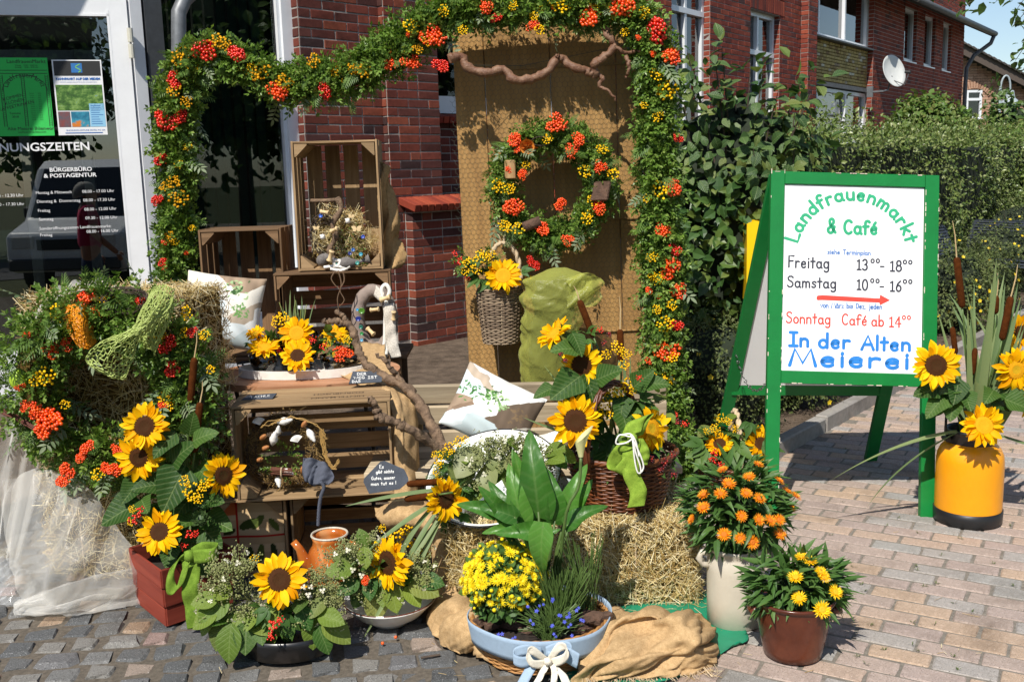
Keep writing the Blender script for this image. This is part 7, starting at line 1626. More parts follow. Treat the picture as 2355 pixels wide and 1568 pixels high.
# a sprig of yellow leaves behind sits in the basket of the sign side
# ---- strawflower plants
S_or = leafy('strawflower_orange',[hx('f08a10'),hx('f8a81c'),hx('e8700c'),hx('fcc030')],.5,.2,.3); S_ye = leafy('strawflower_yellow',[hx('f4b800'),hx('fcd010'),hx('fadc3c')],.5,.2,.3); S_ce = leafy('strawflower_centre',[hx('c86a08'),hx('b05a06'),hx('d88a10')],.8,0); S_cy = leafy('strawflower_ycentre',[hx('e8a008'),hx('d89008')],.8,0)
def strawflower_mesh(mat,cen,seed):
 r = random.Random(seed); mb = MB()
 for ring,(n,L,tl) in enumerate([(20,1.0,.05),(18,.86,.35),(14,.66,.7)]):
  for i in range(n): v,f = xf(leaf(L * r.uniform(.85,1.1) * .72,.17,2,'lance',.3,-.3),Matrix.Rotation(i * 2 * math.pi / n + r.uniform(-.12,.12) + ring,4,'Z') @ Matrix.Translation((0,.22,.02 * ring)) @ Matrix.Rotation(tl + r.uniform(-.12,.12),4,'X')); mb.add(v,f)
 mb.lathe([(.36,.05),(.30,.16),(.15,.2),(.001,.17)],12,1); mb.tube([(0,0,.05),(0,0,-1.2)],.06,5,2); return mb.mesh('strawflower',[mat,cen,G_stem],False)
SF_o = [strawflower_mesh(S_or,S_ce,i) for i in range(3)]; SF_y = [strawflower_mesh(S_ye,S_cy,i) for i in range(3)]
def strawplant(name,label,base,cu,cv,ru,rv,Y,dY,N,ls,flowers,ml,fr):
 t = thing(name,label,'potted plant',base); P = []; D = []
 for _ in range(N):
  a = rnd.uniform(0,6.28); q = rnd.random() ** .45; du,dv = q * math.cos(a),q * math.sin(a); dep = -math.sqrt(max(0,1 - q * q)) * rnd.uniform(.3,1); P.append(list(at(cu + du * ru,cv + dv * rv,Y) + Vector((0,dep * dY + rnd.uniform(0,dY * .5),0)) - base)); D.append([du * .8 + rnd.uniform(-.5,.5),dep * .7,-dv * .5 + rnd.uniform(-.35,.75)])
 P = np.array(P); D = np.array(D); mb = MB(); tm = [leaf(1,.24,5,'lance',.4,.9),leaf(1,.28,5,'lance',.3,.4)]
 for k in (0,1): scatter(mb,tm[k],P[k::2] - D[k::2] * ls * .25,frames(D[k::2],unit(len(P[k::2])) * .4 + np.array([0,-.3,1])),ls * rng.uniform(.7,1.25,len(P[k::2])))
 mb.build('leaves',G_lance,t,kind='stuff'); MBc = MB(); blob(MBc,tuple(at(cu,cv,Y + dY * .2) - base),(ru * .62 * Y / FPX,dY * .6,rv * .62 * Y / FPX),14); MBc.build('inner_leaves',M_core,t)
 for (u,v) in flowers:
  du,dv = (u - cu) / ru,(v - cv) / rv; dep = -math.sqrt(max(0.05,1 - du * du - dv * dv)); M = basis((du * .6 + rnd.uniform(-.25,.25),dep * .8,.55 - dv * .5 + rnd.uniform(-.2,.2)),rnd.uniform(0,6)) @ Matrix.Scale(fr * Y / FPX * rnd.uniform(.85,1.12),4); M.translation = at(u,v,Y) + Vector((0,dep * dY - .02,0)) - base; place('strawflower',rnd.choice(ml),t,M)
 return t
strawplant('orange_strawflowers','bushy plant of orange strawflowers in the cream stoneware jar',Vector((.775,3.385,.22)),1697,1165,112,105,3.38,.15,620,.075,[(1735,1058),(1707,1077),(1782,1095),(1820,1130),(1694,1105),(1722,1115),(1655,1070),(1605,1145),(1608,1120),(1585,1182),(1680,1150),(1718,1158),(1745,1162),(1768,1165),(1810,1155),(1645,1195),(1678,1200),(1706,1210),(1772,1200),(1640,1110),(1800,1118),(1660,1090)],SF_o,19)
strawplant('yellow_strawflowers','low plant of yellow strawflowers in the glossy brown pot',Vector((.908,3.125,.17)),1832,1345,112,75,3.12,.12,460,.075,[(1835,1268),(1852,1275),(1808,1297),(1868,1290),(1872,1298),(1895,1328),(1862,1362),(1810,1335)],SF_y,23)
# ================================================================== PLANTS IN THE FELT-TRIMMED BASKET
fo = Vector((.068,3.20,.08))
# calla with large arrow leaves
G_cal = leafy('calla_leaf',[(.055,.18,.025),(.08,.25,.03),(.13,.33,.05)],.36,.35,.4,obj=True,noisy=.3,nscale=4,veins=.22)
L_cal = [MB().add(*leaf(1,rnd.uniform(.42,.52),14,'arrow',rnd.uniform(.3,.7),rnd.uniform(.2,1.3),.04,5,rnd.uniform(-.4,.4))).mesh('leaf',G_cal,True) for _ in range(5)]
ca = thing('calla_plant','calla lily plant with large glossy green leaves and one pale flower','potted plant',fo + Vector((.02,.07,0)))
o_ = Vector(ca.location); root = o_ + Vector((0,0,.02)); lst = [(1215,1020,1240,1190,3.22,1),(1175,1095,1200,1210,3.20,1),(1150,1125,1185,1235,3.18,1),(1290,1100,1275,1205,3.22,1),(1330,1085,1300,1190,3.24,.9),(1060,1165,1150,1180,3.16,1),(1110,1135,1170,1200,3.16,.9),(1150,1230,1250,1225,3.10,1),(1380,1160,1300,1210,3.20,.9),(1235,1330,1250,1200,3.06,1),(1195,1215,1215,1250,3.12,.7),(1270,1225,1240,1245,3.1,.7),(1120,1225,1180,1215,3.14,.8),(1345,1120,1310,1210,3.24,.8),(1240,1120,1245,1215,3.24,.9),(1190,1060,1215,1180,3.26,.9),(1100,1170,1190,1190,3.14,.8)]
sm = MB()
for i,(tu,tv,bu,bv,Y,k) in enumerate(lst):
 b,e = at(bu,bv,Y + .02),at(tu,tv,Y - .03); d = e - b; n = Vector((rnd.uniform(-.5,.5),-.8,.5)); put_leaf(ca,L_cal,b,d + Vector((0,0,d.length * .15)),n,d.length * 1.12,'leaf',o_); sm.tube([root - o_ + Vector((rnd.uniform(-.03,.03),rnd.uniform(-.02,.02),0)),(root.lerp(b,.6) - o_) + Vector((0,.01,.02)),b - o_ + d * .08],[.007,.006,.004],6)
sm.build('leaf_stalks',G_stem,ca,smooth=True,kind='stuff')
fs = [root - o_ + Vector((.04,0,0)),at(1300,1190,3.18) - o_,at(1330,1120,3.18) - o_,at(1336,1050,3.18) - o_]; MB().tube([crv(fs,t) for t in np.linspace(0,1,12)],.0055,7).build('flower_stalk',G_stem,ca,smooth=True)
cf = fs[-1]; spm = MB(); spm.grid(lambda u,v: tuple(cf + Vector(((.008 + .022 * v ** 1.4) * math.cos(u * 2 * math.pi * .94) + .012 * v * v,(.008 + .022 * v ** 1.4) * math.sin(u * 2 * math.pi * .94),.075 * v + .028 * v * math.cos(u * 2 * math.pi * .94)))),24,8); spm.build('spathe',leafy('spathe',[hx('dcdc9c'),hx('e8e6b4')],.4,.3),ca,smooth=True)
# yellow chrysanthemum dome
C_ye = leafy('chrysanthemum',[hx('f6da10'),hx('fde82c'),hx('fae020'),hx('fff05a')],.6,.25,.2)
def mum_mesh(seed):
 r = random.Random(seed); mb = MB()
 for ring,(n,L,tl) in enumerate([(14,1,.15),(12,.8,.5),(8,.55,.9)]):
  for i in range(n): v,f = xf(leaf(L * .95,.24,2,'oval',.3,-.2),Matrix.Rotation(i * 2 * math.pi / n + r.uniform(-.1,.1) + ring,4,'Z') @ Matrix.Translation((0,.08,.03 * ring)) @ Matrix.Rotation(tl + r.uniform(-.1,.1),4,'X')); mb.add(v,f)
 return mb.mesh('chrysanthemum_head',C_ye)
MUM = [mum_mesh(i) for i in range(4)]; BUD = MB().np(*[np.array(SPH_S[0]),[i for f in SPH_S[1] for i in f],[len(f) for f in SPH_S[1]]]).mesh('bud',C_ye,True)
cc = at(1160,1345,3.14); ch_ = thing('chrysanthemum_plant','dense dome of small yellow chrysanthemums in the felt-trimmed basket','potted plant',Vector((cc.x,cc.y,.07)))
o_ = Vector(ch_.location); cl = Vector((0,0.03,at(1158,1335,3.16).z - .07)); P,n = shell(1300,tuple(cl),(.118,.105,.115),.6,.08); mb = MB(); leaves_on(mb,T_M,P,n,.035,.1,.8); mb.build('leaves',G_lance,ch_,kind='stuff'); blob(mb := MB(),tuple(cl + Vector((0,0,-.03))),(.09,.08,.12),12); mb.build('inner_leaves',M_core,ch_)
k = 0
for i in range(330):
 zf = 1 - 2 * (i + .5) / 330; af = i * 2.39996; d = Vector((math.cos(af) * math.sqrt(1 - zf * zf) + rnd.gauss(0,.05),math.sin(af) * math.sqrt(1 - zf * zf) + rnd.gauss(0,.05),zf + rnd.gauss(0,.05))).normalized()
 if d.z < -.45 or d.y > .55: continue
 p = cl + Vector((d.x * .132,d.y * .115,d.z * .120)) * rnd.uniform(.94,1.06)
 if rnd.random() < .75: M = basis(d + Vector((0,-.25,.35)),rnd.uniform(0,6)) @ Matrix.Scale(rnd.uniform(.015,.023),4); M.translation = p; place('chrysanthemum_head',rnd.choice(MUM),ch_,M)
 else: place('bud',BUD,ch_,Matrix.Translation(p + d * .012) @ Matrix.Scale(rnd.uniform(.0045,.0075),4))
 k += 1
 if k > 290: break
# rosemary, thyme, lobelia, bark
def herb(name,label,base,u,v,ru,rv,Y,ns,ln,lw,lsz,mat,stemh):
 t = thing(name,label,'potted plant',base); mb = MB(); T_ = leaf(1,lw,1,'lance',.2,0); st = MB()
 for k in range(ns):
  a = rnd.uniform(0,6.28); q = math.sqrt(rnd.random()); b = Vector((q * .03 * math.cos(a),q * .03 * math.sin(a),0)); e = at(u + ru * rnd.uniform(-1,1),v + rv * rnd.uniform(-1,.6),Y + rnd.uniform(-.05,.05)) - base; mid = b.lerp(e,.5) + Vector((0,0,.02)); st.tube([b,mid,e],.0014,4,0,False); N = ln; tt = rng.uniform(.2,1,N)[:,None]; A,B_,C_ = np.array(b),np.array(mid),np.array(e); P = (1 - tt) ** 2 * A + 2 * tt * (1 - tt) * B_ + tt ** 2 * C_; ax = np.array(e - b); ax /= np.linalg.norm(ax); d = unit(N) * 1.0 + ax * .3; scatter(mb,T_,P,frames(d,unit(N)),lsz * rng.uniform(.7,1.2,N))
 st.build('stems',G_stem,t,kind='stuff'); mb.build('leaves',mat,t,kind='stuff'); return t
G_rose = leafy('rosemary',[(.11,.19,.07),(.15,.24,.10),(.20,.28,.14)],.5,.3); G_thy = leafy('thyme',[(.13,.19,.09),(.19,.24,.13)],.6,.3)
c = at(1350,1390,3.22); herb('rosemary_plant','upright rosemary at the right of the felt-trimmed basket',Vector((c.x,c.y,.08)),1335,1275,55,55,3.22,60,130,.24,.020,G_rose,.2)
c = at(1290,1410,3.14); herb('thyme_plant','grey-green thyme mound in the middle of the felt-trimmed basket',Vector((c.x,c.y,.07)),1285,1345,75,45,3.13,300,60,.5,.0095,G_thy,.12)
c = at(1265,1460,3.08); lo = herb('lobelia_plant','trailing green lobelia with small blue flowers over the felt rim',Vector((c.x,c.y,.09)),1265,1430,80,45,3.07,150,30,.3,.016,G_rose,.1)
M_lob = leafy('lobelia_blue',[hx('4a50d0'),hx('5a68e0'),hx('3a3cb8')],.6,.3); lmb = MB()
for j in range(5): v,f = xf(leaf(1,.6,2,'oval',.2,.2),Matrix.Rotation(j * 1.25,4,'Z')); lmb.add(v,f)
LOB = lmb.mesh('blue_flower',M_lob); o_ = Vector(lo.location)
for (u,v) in [(1268,1378),(1245,1392),(1230,1400),(1295,1430),(1305,1420),(1310,1437),(1285,1415),(1278,1460),(1320,1460),(1250,1475),(1225,1430),(1340,1425),(1330,1400),(1270,1440),(1210,1395),(1310,1412),(1180,1465),(1150,1460)]:
 for _ in range(2): M = basis((rnd.uniform(-.4,.4),-.7,.6),rnd.uniform(0,6)) @ Matrix.Scale(rnd.uniform(.005,.0085),4); M.translation = at(u + rnd.uniform(-6,6),v + rnd.uniform(-5,5),3.03) - o_; place('blue_flower',LOB,lo,M)
so_ = thing('potting_soil','dark potting soil with bark pieces inside the felt-trimmed basket','soil',(.068,3.195,.075)); MB().lathe([(.001,.03),(.10,.028),(.17,.018),(.19,.0)],28,0,(0,0,0),1.04,.93).build('soil',plain('potting_soil',(.035,.024,.017),.98,.3,50,1,90,bdist=.01),so_,smooth=True)
for (u,v,s_) in [(1375,1420,.05),(1350,1450,.045),(1360,1400,.04),(1200,1445,.05),(1180,1435,.04),(1140,1430,.045),(1110,1425,.03)]:
 p = at(u,v,3.15); p.z = min(max(p.z,.10),.135); V,F = bevbox(s_,.022,.014,.006); Mx = Matrix.Rotation(rnd.uniform(-.8,.8),3,'Z') @ Matrix.Rotation(rnd.uniform(-.4,.4),3,'X'); q_ = p - Vector(so_.location); MB().add([tuple(Mx @ Vector((x,y + rnd.uniform(-.004,.004),z + rnd.uniform(-.004,.004))) + q_) for x,y,z in V],F).build('bark_piece',M_barkp,so_)
# felt bow, cream lace bow
M_clace = plain('cream_lace',hx('ece4d2'),.9,.06,120,.5,250)
bo = fo * 0 + Vector((.068,3.195,0)); fq = lambda u,v,Y: at(u,v,Y) - bo
def ribbon_strip(name,parent,pts,wd,mat,side=(0,0,1),th=.0015,wob=0.0):
 P = [Vector(p) for p in pts]; n = len(P) * 6; S = Vector(side)
 def fn(u,v): p = crv(P,u); return tuple(p + S * (wd * (v - .5)) + Vector((0,wob * math.sin(u * 20 + v * 3),0)))
 m_ = MB(); m_.grid(fn,n,4); o = m_.build(name,mat,parent,smooth=True); md = o.modifiers.new('s','SOLIDIFY'); md.thickness = th; return o
ribbon_strip('felt_bow_loop',fb,[fq(1245,1500,2.965),fq(1215,1492,2.95),fq(1185,1500,2.945),fq(1182,1515,2.935),fq(1205,1522,2.935),fq(1245,1510,2.955)],.034,M_felt,(0,.1,1),.003)
ribbon_strip('felt_bow_loop',fb,[fq(1255,1498,2.965),fq(1290,1485,2.955),fq(1312,1490,2.95),fq(1305,1508,2.945),fq(1260,1508,2.96)],.034,M_felt,(0,.1,1),.003)
ribbon_strip('felt_tail',fb,[fq(1235,1508,2.965),fq(1215,1545,2.93),fq(1190,1590,2.90)],.042,M_felt,(1,0,.3),.003); ribbon_strip('felt_tail',fb,[fq(1255,1505,2.97),fq(1290,1500,2.95),fq(1330,1520,2.94)],.05,M_felt,(.2,0,1),.003)
for pts,wd,sd in [([fq(1258,1520,2.95),fq(1225,1495,2.925),fq(1212,1500,2.92),fq(1225,1525,2.92),fq(1258,1525,2.94)],.026,(0.3,0,1)),([fq(1262,1520,2.95),fq(1285,1488,2.925),fq(1305,1490,2.92),fq(1298,1512,2.92),fq(1265,1525,2.94)],.028,(-.3,0,1)),([fq(1260,1520,2.945),fq(1245,1550,2.92),fq(1228,1580,2.9)],.026,(1,0,.3)),([fq(1262,1522,2.945),fq(1290,1545,2.92),fq(1305,1575,2.9)],.03,(1,0,-.3)),([fq(1262,1520,2.945),fq(1275,1540,2.92),fq(1272,1580,2.9)],.02,(1,0,0))]: ribbon_strip('lace_bow',fb,pts,wd,M_clace,sd,.0012,.002)
blob(mb := MB(),tuple(fq(1260,1520,2.93)),(.013,.012,.013),10); mb.build('bow_knot',M_clace,fb,smooth=True)
# ================================================================== CLOTHS
M_org = sheer('white_gauze',hx('fdfbf4'),.24,.3); M_olv = sheer('olive_gauze',hx('d2d66a'),.36,.2,.35,.15,30,.015); M_plas = sheer('clear_plastic',hx('eef2f4'),.18,.08,0,.1)
wg = thing('white_gauze_drape','white see-through gauze hanging down the left bales and pooling on the setts','cloth',gp(150,1390))
og = Vector(wg.location); Q = lambda u,v,Y: at(u,v,Y) - og
def GQ(u,v,z=0.0): p = gp(u,v,z); return p - og
f1 = fnoise(1,6,7); f2 = fnoise(2,8,12)
sheet('upper_fall',[[Q(108,672,4.32),Q(150,655,4.30),Q(200,648,4.30),Q(275,652,4.30)],[Q(95,700,4.0),Q(150,672,3.97),Q(200,665,3.94),Q(262,668,3.92)],[Q(85,730,3.93),Q(125,705,3.88),Q(165,705,3.87),Q(215,700,3.87)],[Q(45,860,3.90),Q(80,850,3.88),Q(110,850,3.90),Q(140,850,3.91)],[Q(10,1000,3.85),Q(50,990,3.83),Q(90,1000,3.86),Q(120,1000,3.90)],[Q(-15,1130,3.80),Q(20,1120,3.78),Q(60,1110,3.80),Q(95,1100,3.84)],[Q(-30,1250,3.72),Q(0,1260,3.70),Q(20,1290,3.68),Q(40,1310,3.68)]],40,70,M_org,wg,lambda u,v: .012 * math.sin(u * 22 + 3 * math.sin(v * 5)) + .014 * f1(u * 2,v),0)
sheet('lower_fall',[[Q(10,1105,3.80),Q(60,1085,3.78),Q(130,1080,3.78),Q(190,1110,3.80)],[Q(0,1170,3.76),Q(80,1150,3.70),Q(170,1150,3.70),Q(250,1175,3.76)],[Q(15,1260,3.70),Q(90,1250,3.62),Q(190,1240,3.62),Q(300,1260,3.72)],[Q(40,1330,3.66),Q(120,1320,3.56),Q(220,1310,3.56),Q(318,1310,3.66)],[GQ(45,1385,.03),GQ(130,1385,.05),GQ(220,1370,.06),GQ(318,1360,.05)],[GQ(35,1405,.006),GQ(120,1412,.008),GQ(220,1400,.008),GQ(315,1385,.006)]],50,60,M_org,wg,lambda u,v: .015 * math.sin(u * 12 + v * 9 + 2 * f2(u,v)) + .014 * f1(u * 2,v * 2),0)
sheet('pooled_hem',[[GQ(40,1380,.03),GQ(130,1340,.08),GQ(230,1320,.10),GQ(320,1310,.09)],[GQ(35,1395,.05),GQ(130,1372,.07),GQ(240,1345,.08),GQ(325,1335,.07)],[GQ(30,1402,.02),GQ(130,1400,.045),GQ(240,1375,.05),GQ(325,1365,.04)],[GQ(60,1412,.006),GQ(150,1418,.008),GQ(250,1400,.008),GQ(322,1385,.006)]],50,26,M_org,wg,lambda u,v: .016 * math.sin(v * 14 + 4 * u) + .008 * f2(u * 2,v * 2),0)
pl_ = sheet('crumpled_plastic',[[gp(-40,1270,.10),gp(10,1280,.10),gp(60,1310,.05)],[gp(-40,1330,.06),gp(20,1330,.09),gp(80,1345,.05)],[gp(-40,1385,.01),gp(20,1390,.02),gp(75,1385,.01)]],26,26,M_plas,None,lambda u,v: .022 * f2(u * 3,v * 3),0); tag(pl_,'crumpled clear plastic wrap with yellow print at the left edge','plastic wrap')
# burlap
bu = thing('burlap_runner','brown burlap runner hanging from the table past the crates','burlap cloth',(-.55,4.0,.34)); ob = Vector(bu.location); q = lambda u,v,Y: at(u,v,Y) - ob
sheet('table_runner',[[q(770,800,4.80),q(830,790,4.82),q(885,790,4.84)],[q(760,845,4.50),q(830,835,4.54),q(890,830,4.56)],[q(830,885,4.24),q(880,878,4.26),q(930,880,4.30)],[q(880,915,4.06),q(915,905,4.08),q(950,910,4.18)],[q(902,960,3.97),q(930,955,3.98),q(955,955,4.10)],[q(903,1020,3.95),q(932,1020,3.93),q(962,1020,4.06)],[q(905,1080,3.94),q(935,1085,3.91),q(965,1085,4.02)],[q(903,1150,3.92),q(935,1150,3.88),q(972,1150,3.98)]],20,60,M_burlap,bu,lambda u,v: .010 * math.sin(u * 9 + v * 5) * (1 if v > .35 else .3) + .008 * f1(u * 2,v * 3))
sheet('swag',[[q(862,1168,3.90),q(900,1150,3.86),q(945,1150,3.84),q(1000,1150,3.84)],[q(862,1185,3.80),q(910,1175,3.74),q(960,1175,3.70),q(1020,1180,3.70)],[q(885,1205,3.78),q(930,1205,3.70),q(985,1205,3.66),q(1035,1210,3.66)],[q(935,1222,3.80),q(975,1235,3.70),q(1015,1240,3.63),q(1044,1230,3.64)],[q(985,1270,3.72),q(1005,1290,3.64),q(1025,1300,3.60),q(1048,1290,3.60)],[q(995,1340,3.62),q(1010,1350,3.58),q(1030,1360,3.56),q(1050,1350,3.56)],[q(990,1400,3.50),q(1010,1405,3.48),q(1035,1410,3.46),q(1060,1400,3.48)]],30,50,M_burlap,bu,lambda u,v: .010 * math.sin(u * 8 + v * 12) + .008 * f2(u * 2,v * 2))
hf = lambda rows: [[gp(u,v,z) for (u,v,z) in r] for r in rows]
b_l = sheet('burlap_heap',hf([[(1005,1375,.03),(1050,1352,.10),(1110,1370,.09),(1160,1400,.06)],[(985,1405,.03),(1030,1385,.13),(1100,1395,.13),(1160,1430,.07)],[(985,1445,.012),(1035,1430,.10),(1095,1440,.11),(1150,1470,.05)],[(1010,1478,.006),(1055,1478,.05),(1100,1488,.05),(1150,1505,.03)],[(1050,1500,.005),(1080,1505,.008),(1110,1515,.008),(1150,1530,.008)]]),40,40,M_burlap,None,lambda u,v: .026 * (1 - abs(math.sin(v * 5 + u * 4 + 2 * f1(u,v)))) ** 1.5 + .010 * f2(u * 2,v * 2)); tag(b_l,'folded burlap on the setts left of the felt-trimmed basket','burlap cloth')
b_r = sheet('burlap_heap',hf([[(1330,1450,.02),(1400,1395,.07),(1470,1388,.09),(1540,1388,.09),(1600,1392,.07),(1640,1420,.03)],[(1335,1475,.05),(1400,1420,.14),(1475,1405,.16),(1550,1410,.17),(1615,1425,.13),(1650,1450,.04)],[(1325,1515,.05),(1400,1468,.11),(1480,1455,.10),(1560,1462,.13),(1620,1470,.12),(1655,1485,.03)],[(1315,1545,.03),(1390,1515,.09),(1480,1505,.09),(1560,1505,.08),(1610,1512,.07),(1652,1515,.015)],[(1310,1570,.006),(1380,1555,.03),(1470,1545,.03),(1550,1540,.03),(1600,1535,.02),(1645,1530,.006)],[(1310,1590,.005),(1380,1572,.006),(1470,1562,.006),(1550,1556,.006),(1600,1548,.006),(1640,1540,.005)]]),70,56,M_burlap,None,lambda u,v: .034 * (1 - abs(math.sin(v * 6 + 4 * u + 2.2 * f1(u,v)))) ** 1.5 + .016 * (1 - abs(math.sin(u * 9 - 3 * v + 2 * f2(u,v)))) + .010 * f2(u * 2.2,v * 2.2)); tag(b_r,'crumpled heap of burlap on the paving before the straw bale','burlap cloth')
fr = MB()
for k in range(120):
 u = rnd.uniform(1340,1645); p = gp(u,1572 - (u - 1310) * .095 + rnd.uniform(-4,4),.006); e = p + Vector((rnd.uniform(-.03,.03),rnd.uniform(-.045,-.005),-.002)); fr.tube([p + Vector((0,.02,.006)),p.lerp(e,.5) + Vector((rnd.uniform(-.006,.006),0,.003)),e],.0009,3,0,False)
fr.build('frayed_threads',M_rope,b_r,kind='stuff')
b_h = sheet('burlap_curtain',[[at(872,372,5.14),at(885,378,5.12),at(897,398,5.16)],[at(873,430,5.14),at(888,432,5.11),at(904,440,5.16)],[at(876,500,5.14),at(894,495,5.10),at(918,530,5.16)],[at(877,545,5.14),at(899,540,5.10),at(925,555,5.16)],[at(878,590,5.14),at(902,590,5.09),at(930,600,5.16)],[at(879,618,5.14),at(902,618,5.09),at(930,616,5.16)]],20,50,M_burl2,None,lambda u,v: .018 * math.sin(u * 7 + v * 14) + .012 * f2(u * 2,v * 3)); tag(b_h,'burlap hanging behind the upright crate against the brick wall','burlap cloth')
M_tarp = plain('green_tarp',hx('1f8a66'),.45,.12,12,.15,60); gt = MB()
tp_ = sheet('green_tarp',hf([[(1300,1480,.003),(1400,1400,.003),(1500,1380,.003),(1600,1360,.004),(1640,1350,.01)],[(1290,1540,.003),(1400,1490,.003),(1500,1470,.003),(1620,1430,.004),(1720,1455,.012)],[(1280,1600,.003),(1400,1585,.003),(1480,1572,.004),(1590,1540,.006),(1690,1478,.014)]]),30,20,M_tarp,None,lambda u,v: .003 + .004 * abs(f1(u * 2,v * 2)),.0012); tag(tp_,'green cloth lying under the burlap and the stoneware jar','cloth')
# olive gauze bundle in front of the screen
ov = thing('olive_gauze_bundle','plump bundle wrapped in shiny olive green gauze against the screen','gauze bundle',(.20,4.93,.42)); oo = Vector(ov.location)
axis = [at(1262,905,4.90),at(1258,850,4.88),at(1262,790,4.88),at(1272,730,4.88),at(1280,680,4.88),at(1285,640,4.88),at(1288,615,4.90)]; rad = [.10,.125,.135,.15,.172,.145,.02]; fo3 = fnoise(7,7,9)
def bund(u,v):
 c = crv(axis,v); k = min(v * 6,5.999); i = int(k); r = rad[i] + (rad[i + 1] - rad[i]) * (k - i); a = u * 2 * math.pi; w_ = 1 + .06 * math.sin(a * 2 + v * 9) + .07 * fo3(u * 3,v * 3) + .05 * math.sin(v * 34 + 5 * math.sin(a + 1) + 6 * u) + .035 * math.sin(v * 19 - 4 * math.sin(2 * a)) + .05 * (1 - abs(math.sin(v * 13 + 3 * math.sin(a * 1.5 + 2) + 2 * fo3(u,v)))) ** 3 + .04 * (1 - abs(math.sin(v * 21 - 5 * math.sin(a + .6) + 3 * fo3(v,u)))) ** 3
 return tuple(c - oo + Vector((r * w_ * math.cos(a),r * .55 * w_ * math.sin(a),.0)))
mb = MB(); mb.grid(bund,110,130,0,True); mb.build('gauze',M_olv,ov,smooth=True)
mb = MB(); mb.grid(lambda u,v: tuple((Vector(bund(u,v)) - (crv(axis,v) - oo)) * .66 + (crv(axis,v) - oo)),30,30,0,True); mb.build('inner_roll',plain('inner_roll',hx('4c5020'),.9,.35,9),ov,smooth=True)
sheet('loose_end',[[at(1300,640,4.82) - oo,at(1345,628,4.84) - oo,at(1385,640,4.88) - oo],[at(1310,670,4.80) - oo,at(1350,665,4.82) - oo,at(1386,665,4.88) - oo],[at(1300,710,4.80) - oo,at(1345,705,4.83) - oo,at(1372,700,4.88) - oo]],30,24,M_olv,ov,lambda u,v: .016 * math.sin(v * 12 + u * 8) + .01 * f2(u * 2,v * 2),0)
# ---- green jute ribbon bows
M_jute = weave('green_jute',hx('98b444'),hx('56741e'),90)
def bow(name,label,Y,strips,org,knot,mat=None):
 t = thing(name,label,'ribbon bow',org)
 for nm,pts,wd,sd in strips: ribbon_strip(nm,t,[at(u,v,Y + (p[2] if len(p) > 2 else 0)) - org for p in pts for u,v in [p[:2]]],wd,mat or M_jute,sd,.0012,.003)
 blob(mb := MB(),tuple(at(*knot,Y - .02) - org),(.02,.018,.022),10,0,.1); mb.build('knot',mat or M_jute,t,smooth=True); return t
o_ = at(1455,1005,3.55); jb = bow('green_jute_bow','bright green jute bow tied to the handle of the wicker basket',3.55,[('loop',[(1455,1008),(1470,975,.0),(1480,960,.03),(1465,965,.0),(1450,1000,-.02)],.075,(1,0,.35)),('loop',[(1455,1010),(1425,1040,-.02),(1410,1075,.0),(1425,1085,-.03),(1455,1050,-.03)],.06,(.8,0,-.4)),('tail',[(1455,1010),(1450,1050,-.03),(1452,1090,-.04),(1468,1130,-.05),(1462,1165,-.06)],.062,(1,0,.15)),('tail',[(1460,1010),(1475,1040,-.02),(1470,1070,-.02)],.06,(1,0,.1))],o_,(1455,1008))
cord = MB(); c = o_
for pts in ([(1450,1005),(1425,1000),(1417,1020),(1440,1018),(1455,1008)],[(1450,1000),(1472,1045),(1480,1075),(1468,1088),(1460,1060),(1455,1010)],[(1455,1005),(1462,1040),(1472,1070),(1474,1085)],[(1430,1000),(1450,998),(1462,1015),(1470,1050)]):
 P = [at(u,v,3.50) - c for u,v in pts]; MB().tube([crv(P,t) for t in np.linspace(0,1,20)],.0032,6).build('white_cord',plain('white_cord',hx('f0eee6'),.9,.05,90,.3),jb,smooth=True)
o_ = at(430,1270,3.42); bow('green_ribbon_bow','dark green jute bow on the red slatted crate',3.42,[('loop',[(440,1275),(410,1285,-.02),(392,1320,-.03),(395,1355,-.03),(412,1350,-.04),(428,1300,-.03)],.055,(.6,0,.6)),('loop',[(440,1275),(465,1262,-.02),(500,1262,-.0),(490,1275,-.03),(445,1280,-.03)],.05,(0,0,1)),('tail',[(435,1278),(440,1310,-.02),(438,1360,-.03),(445,1400,-.02),(450,1445,-.02)],.062,(1,0,.1))],o_,(436,1278),weave('green_jute_dark',hx('84a43c'),hx('46621a'),90))

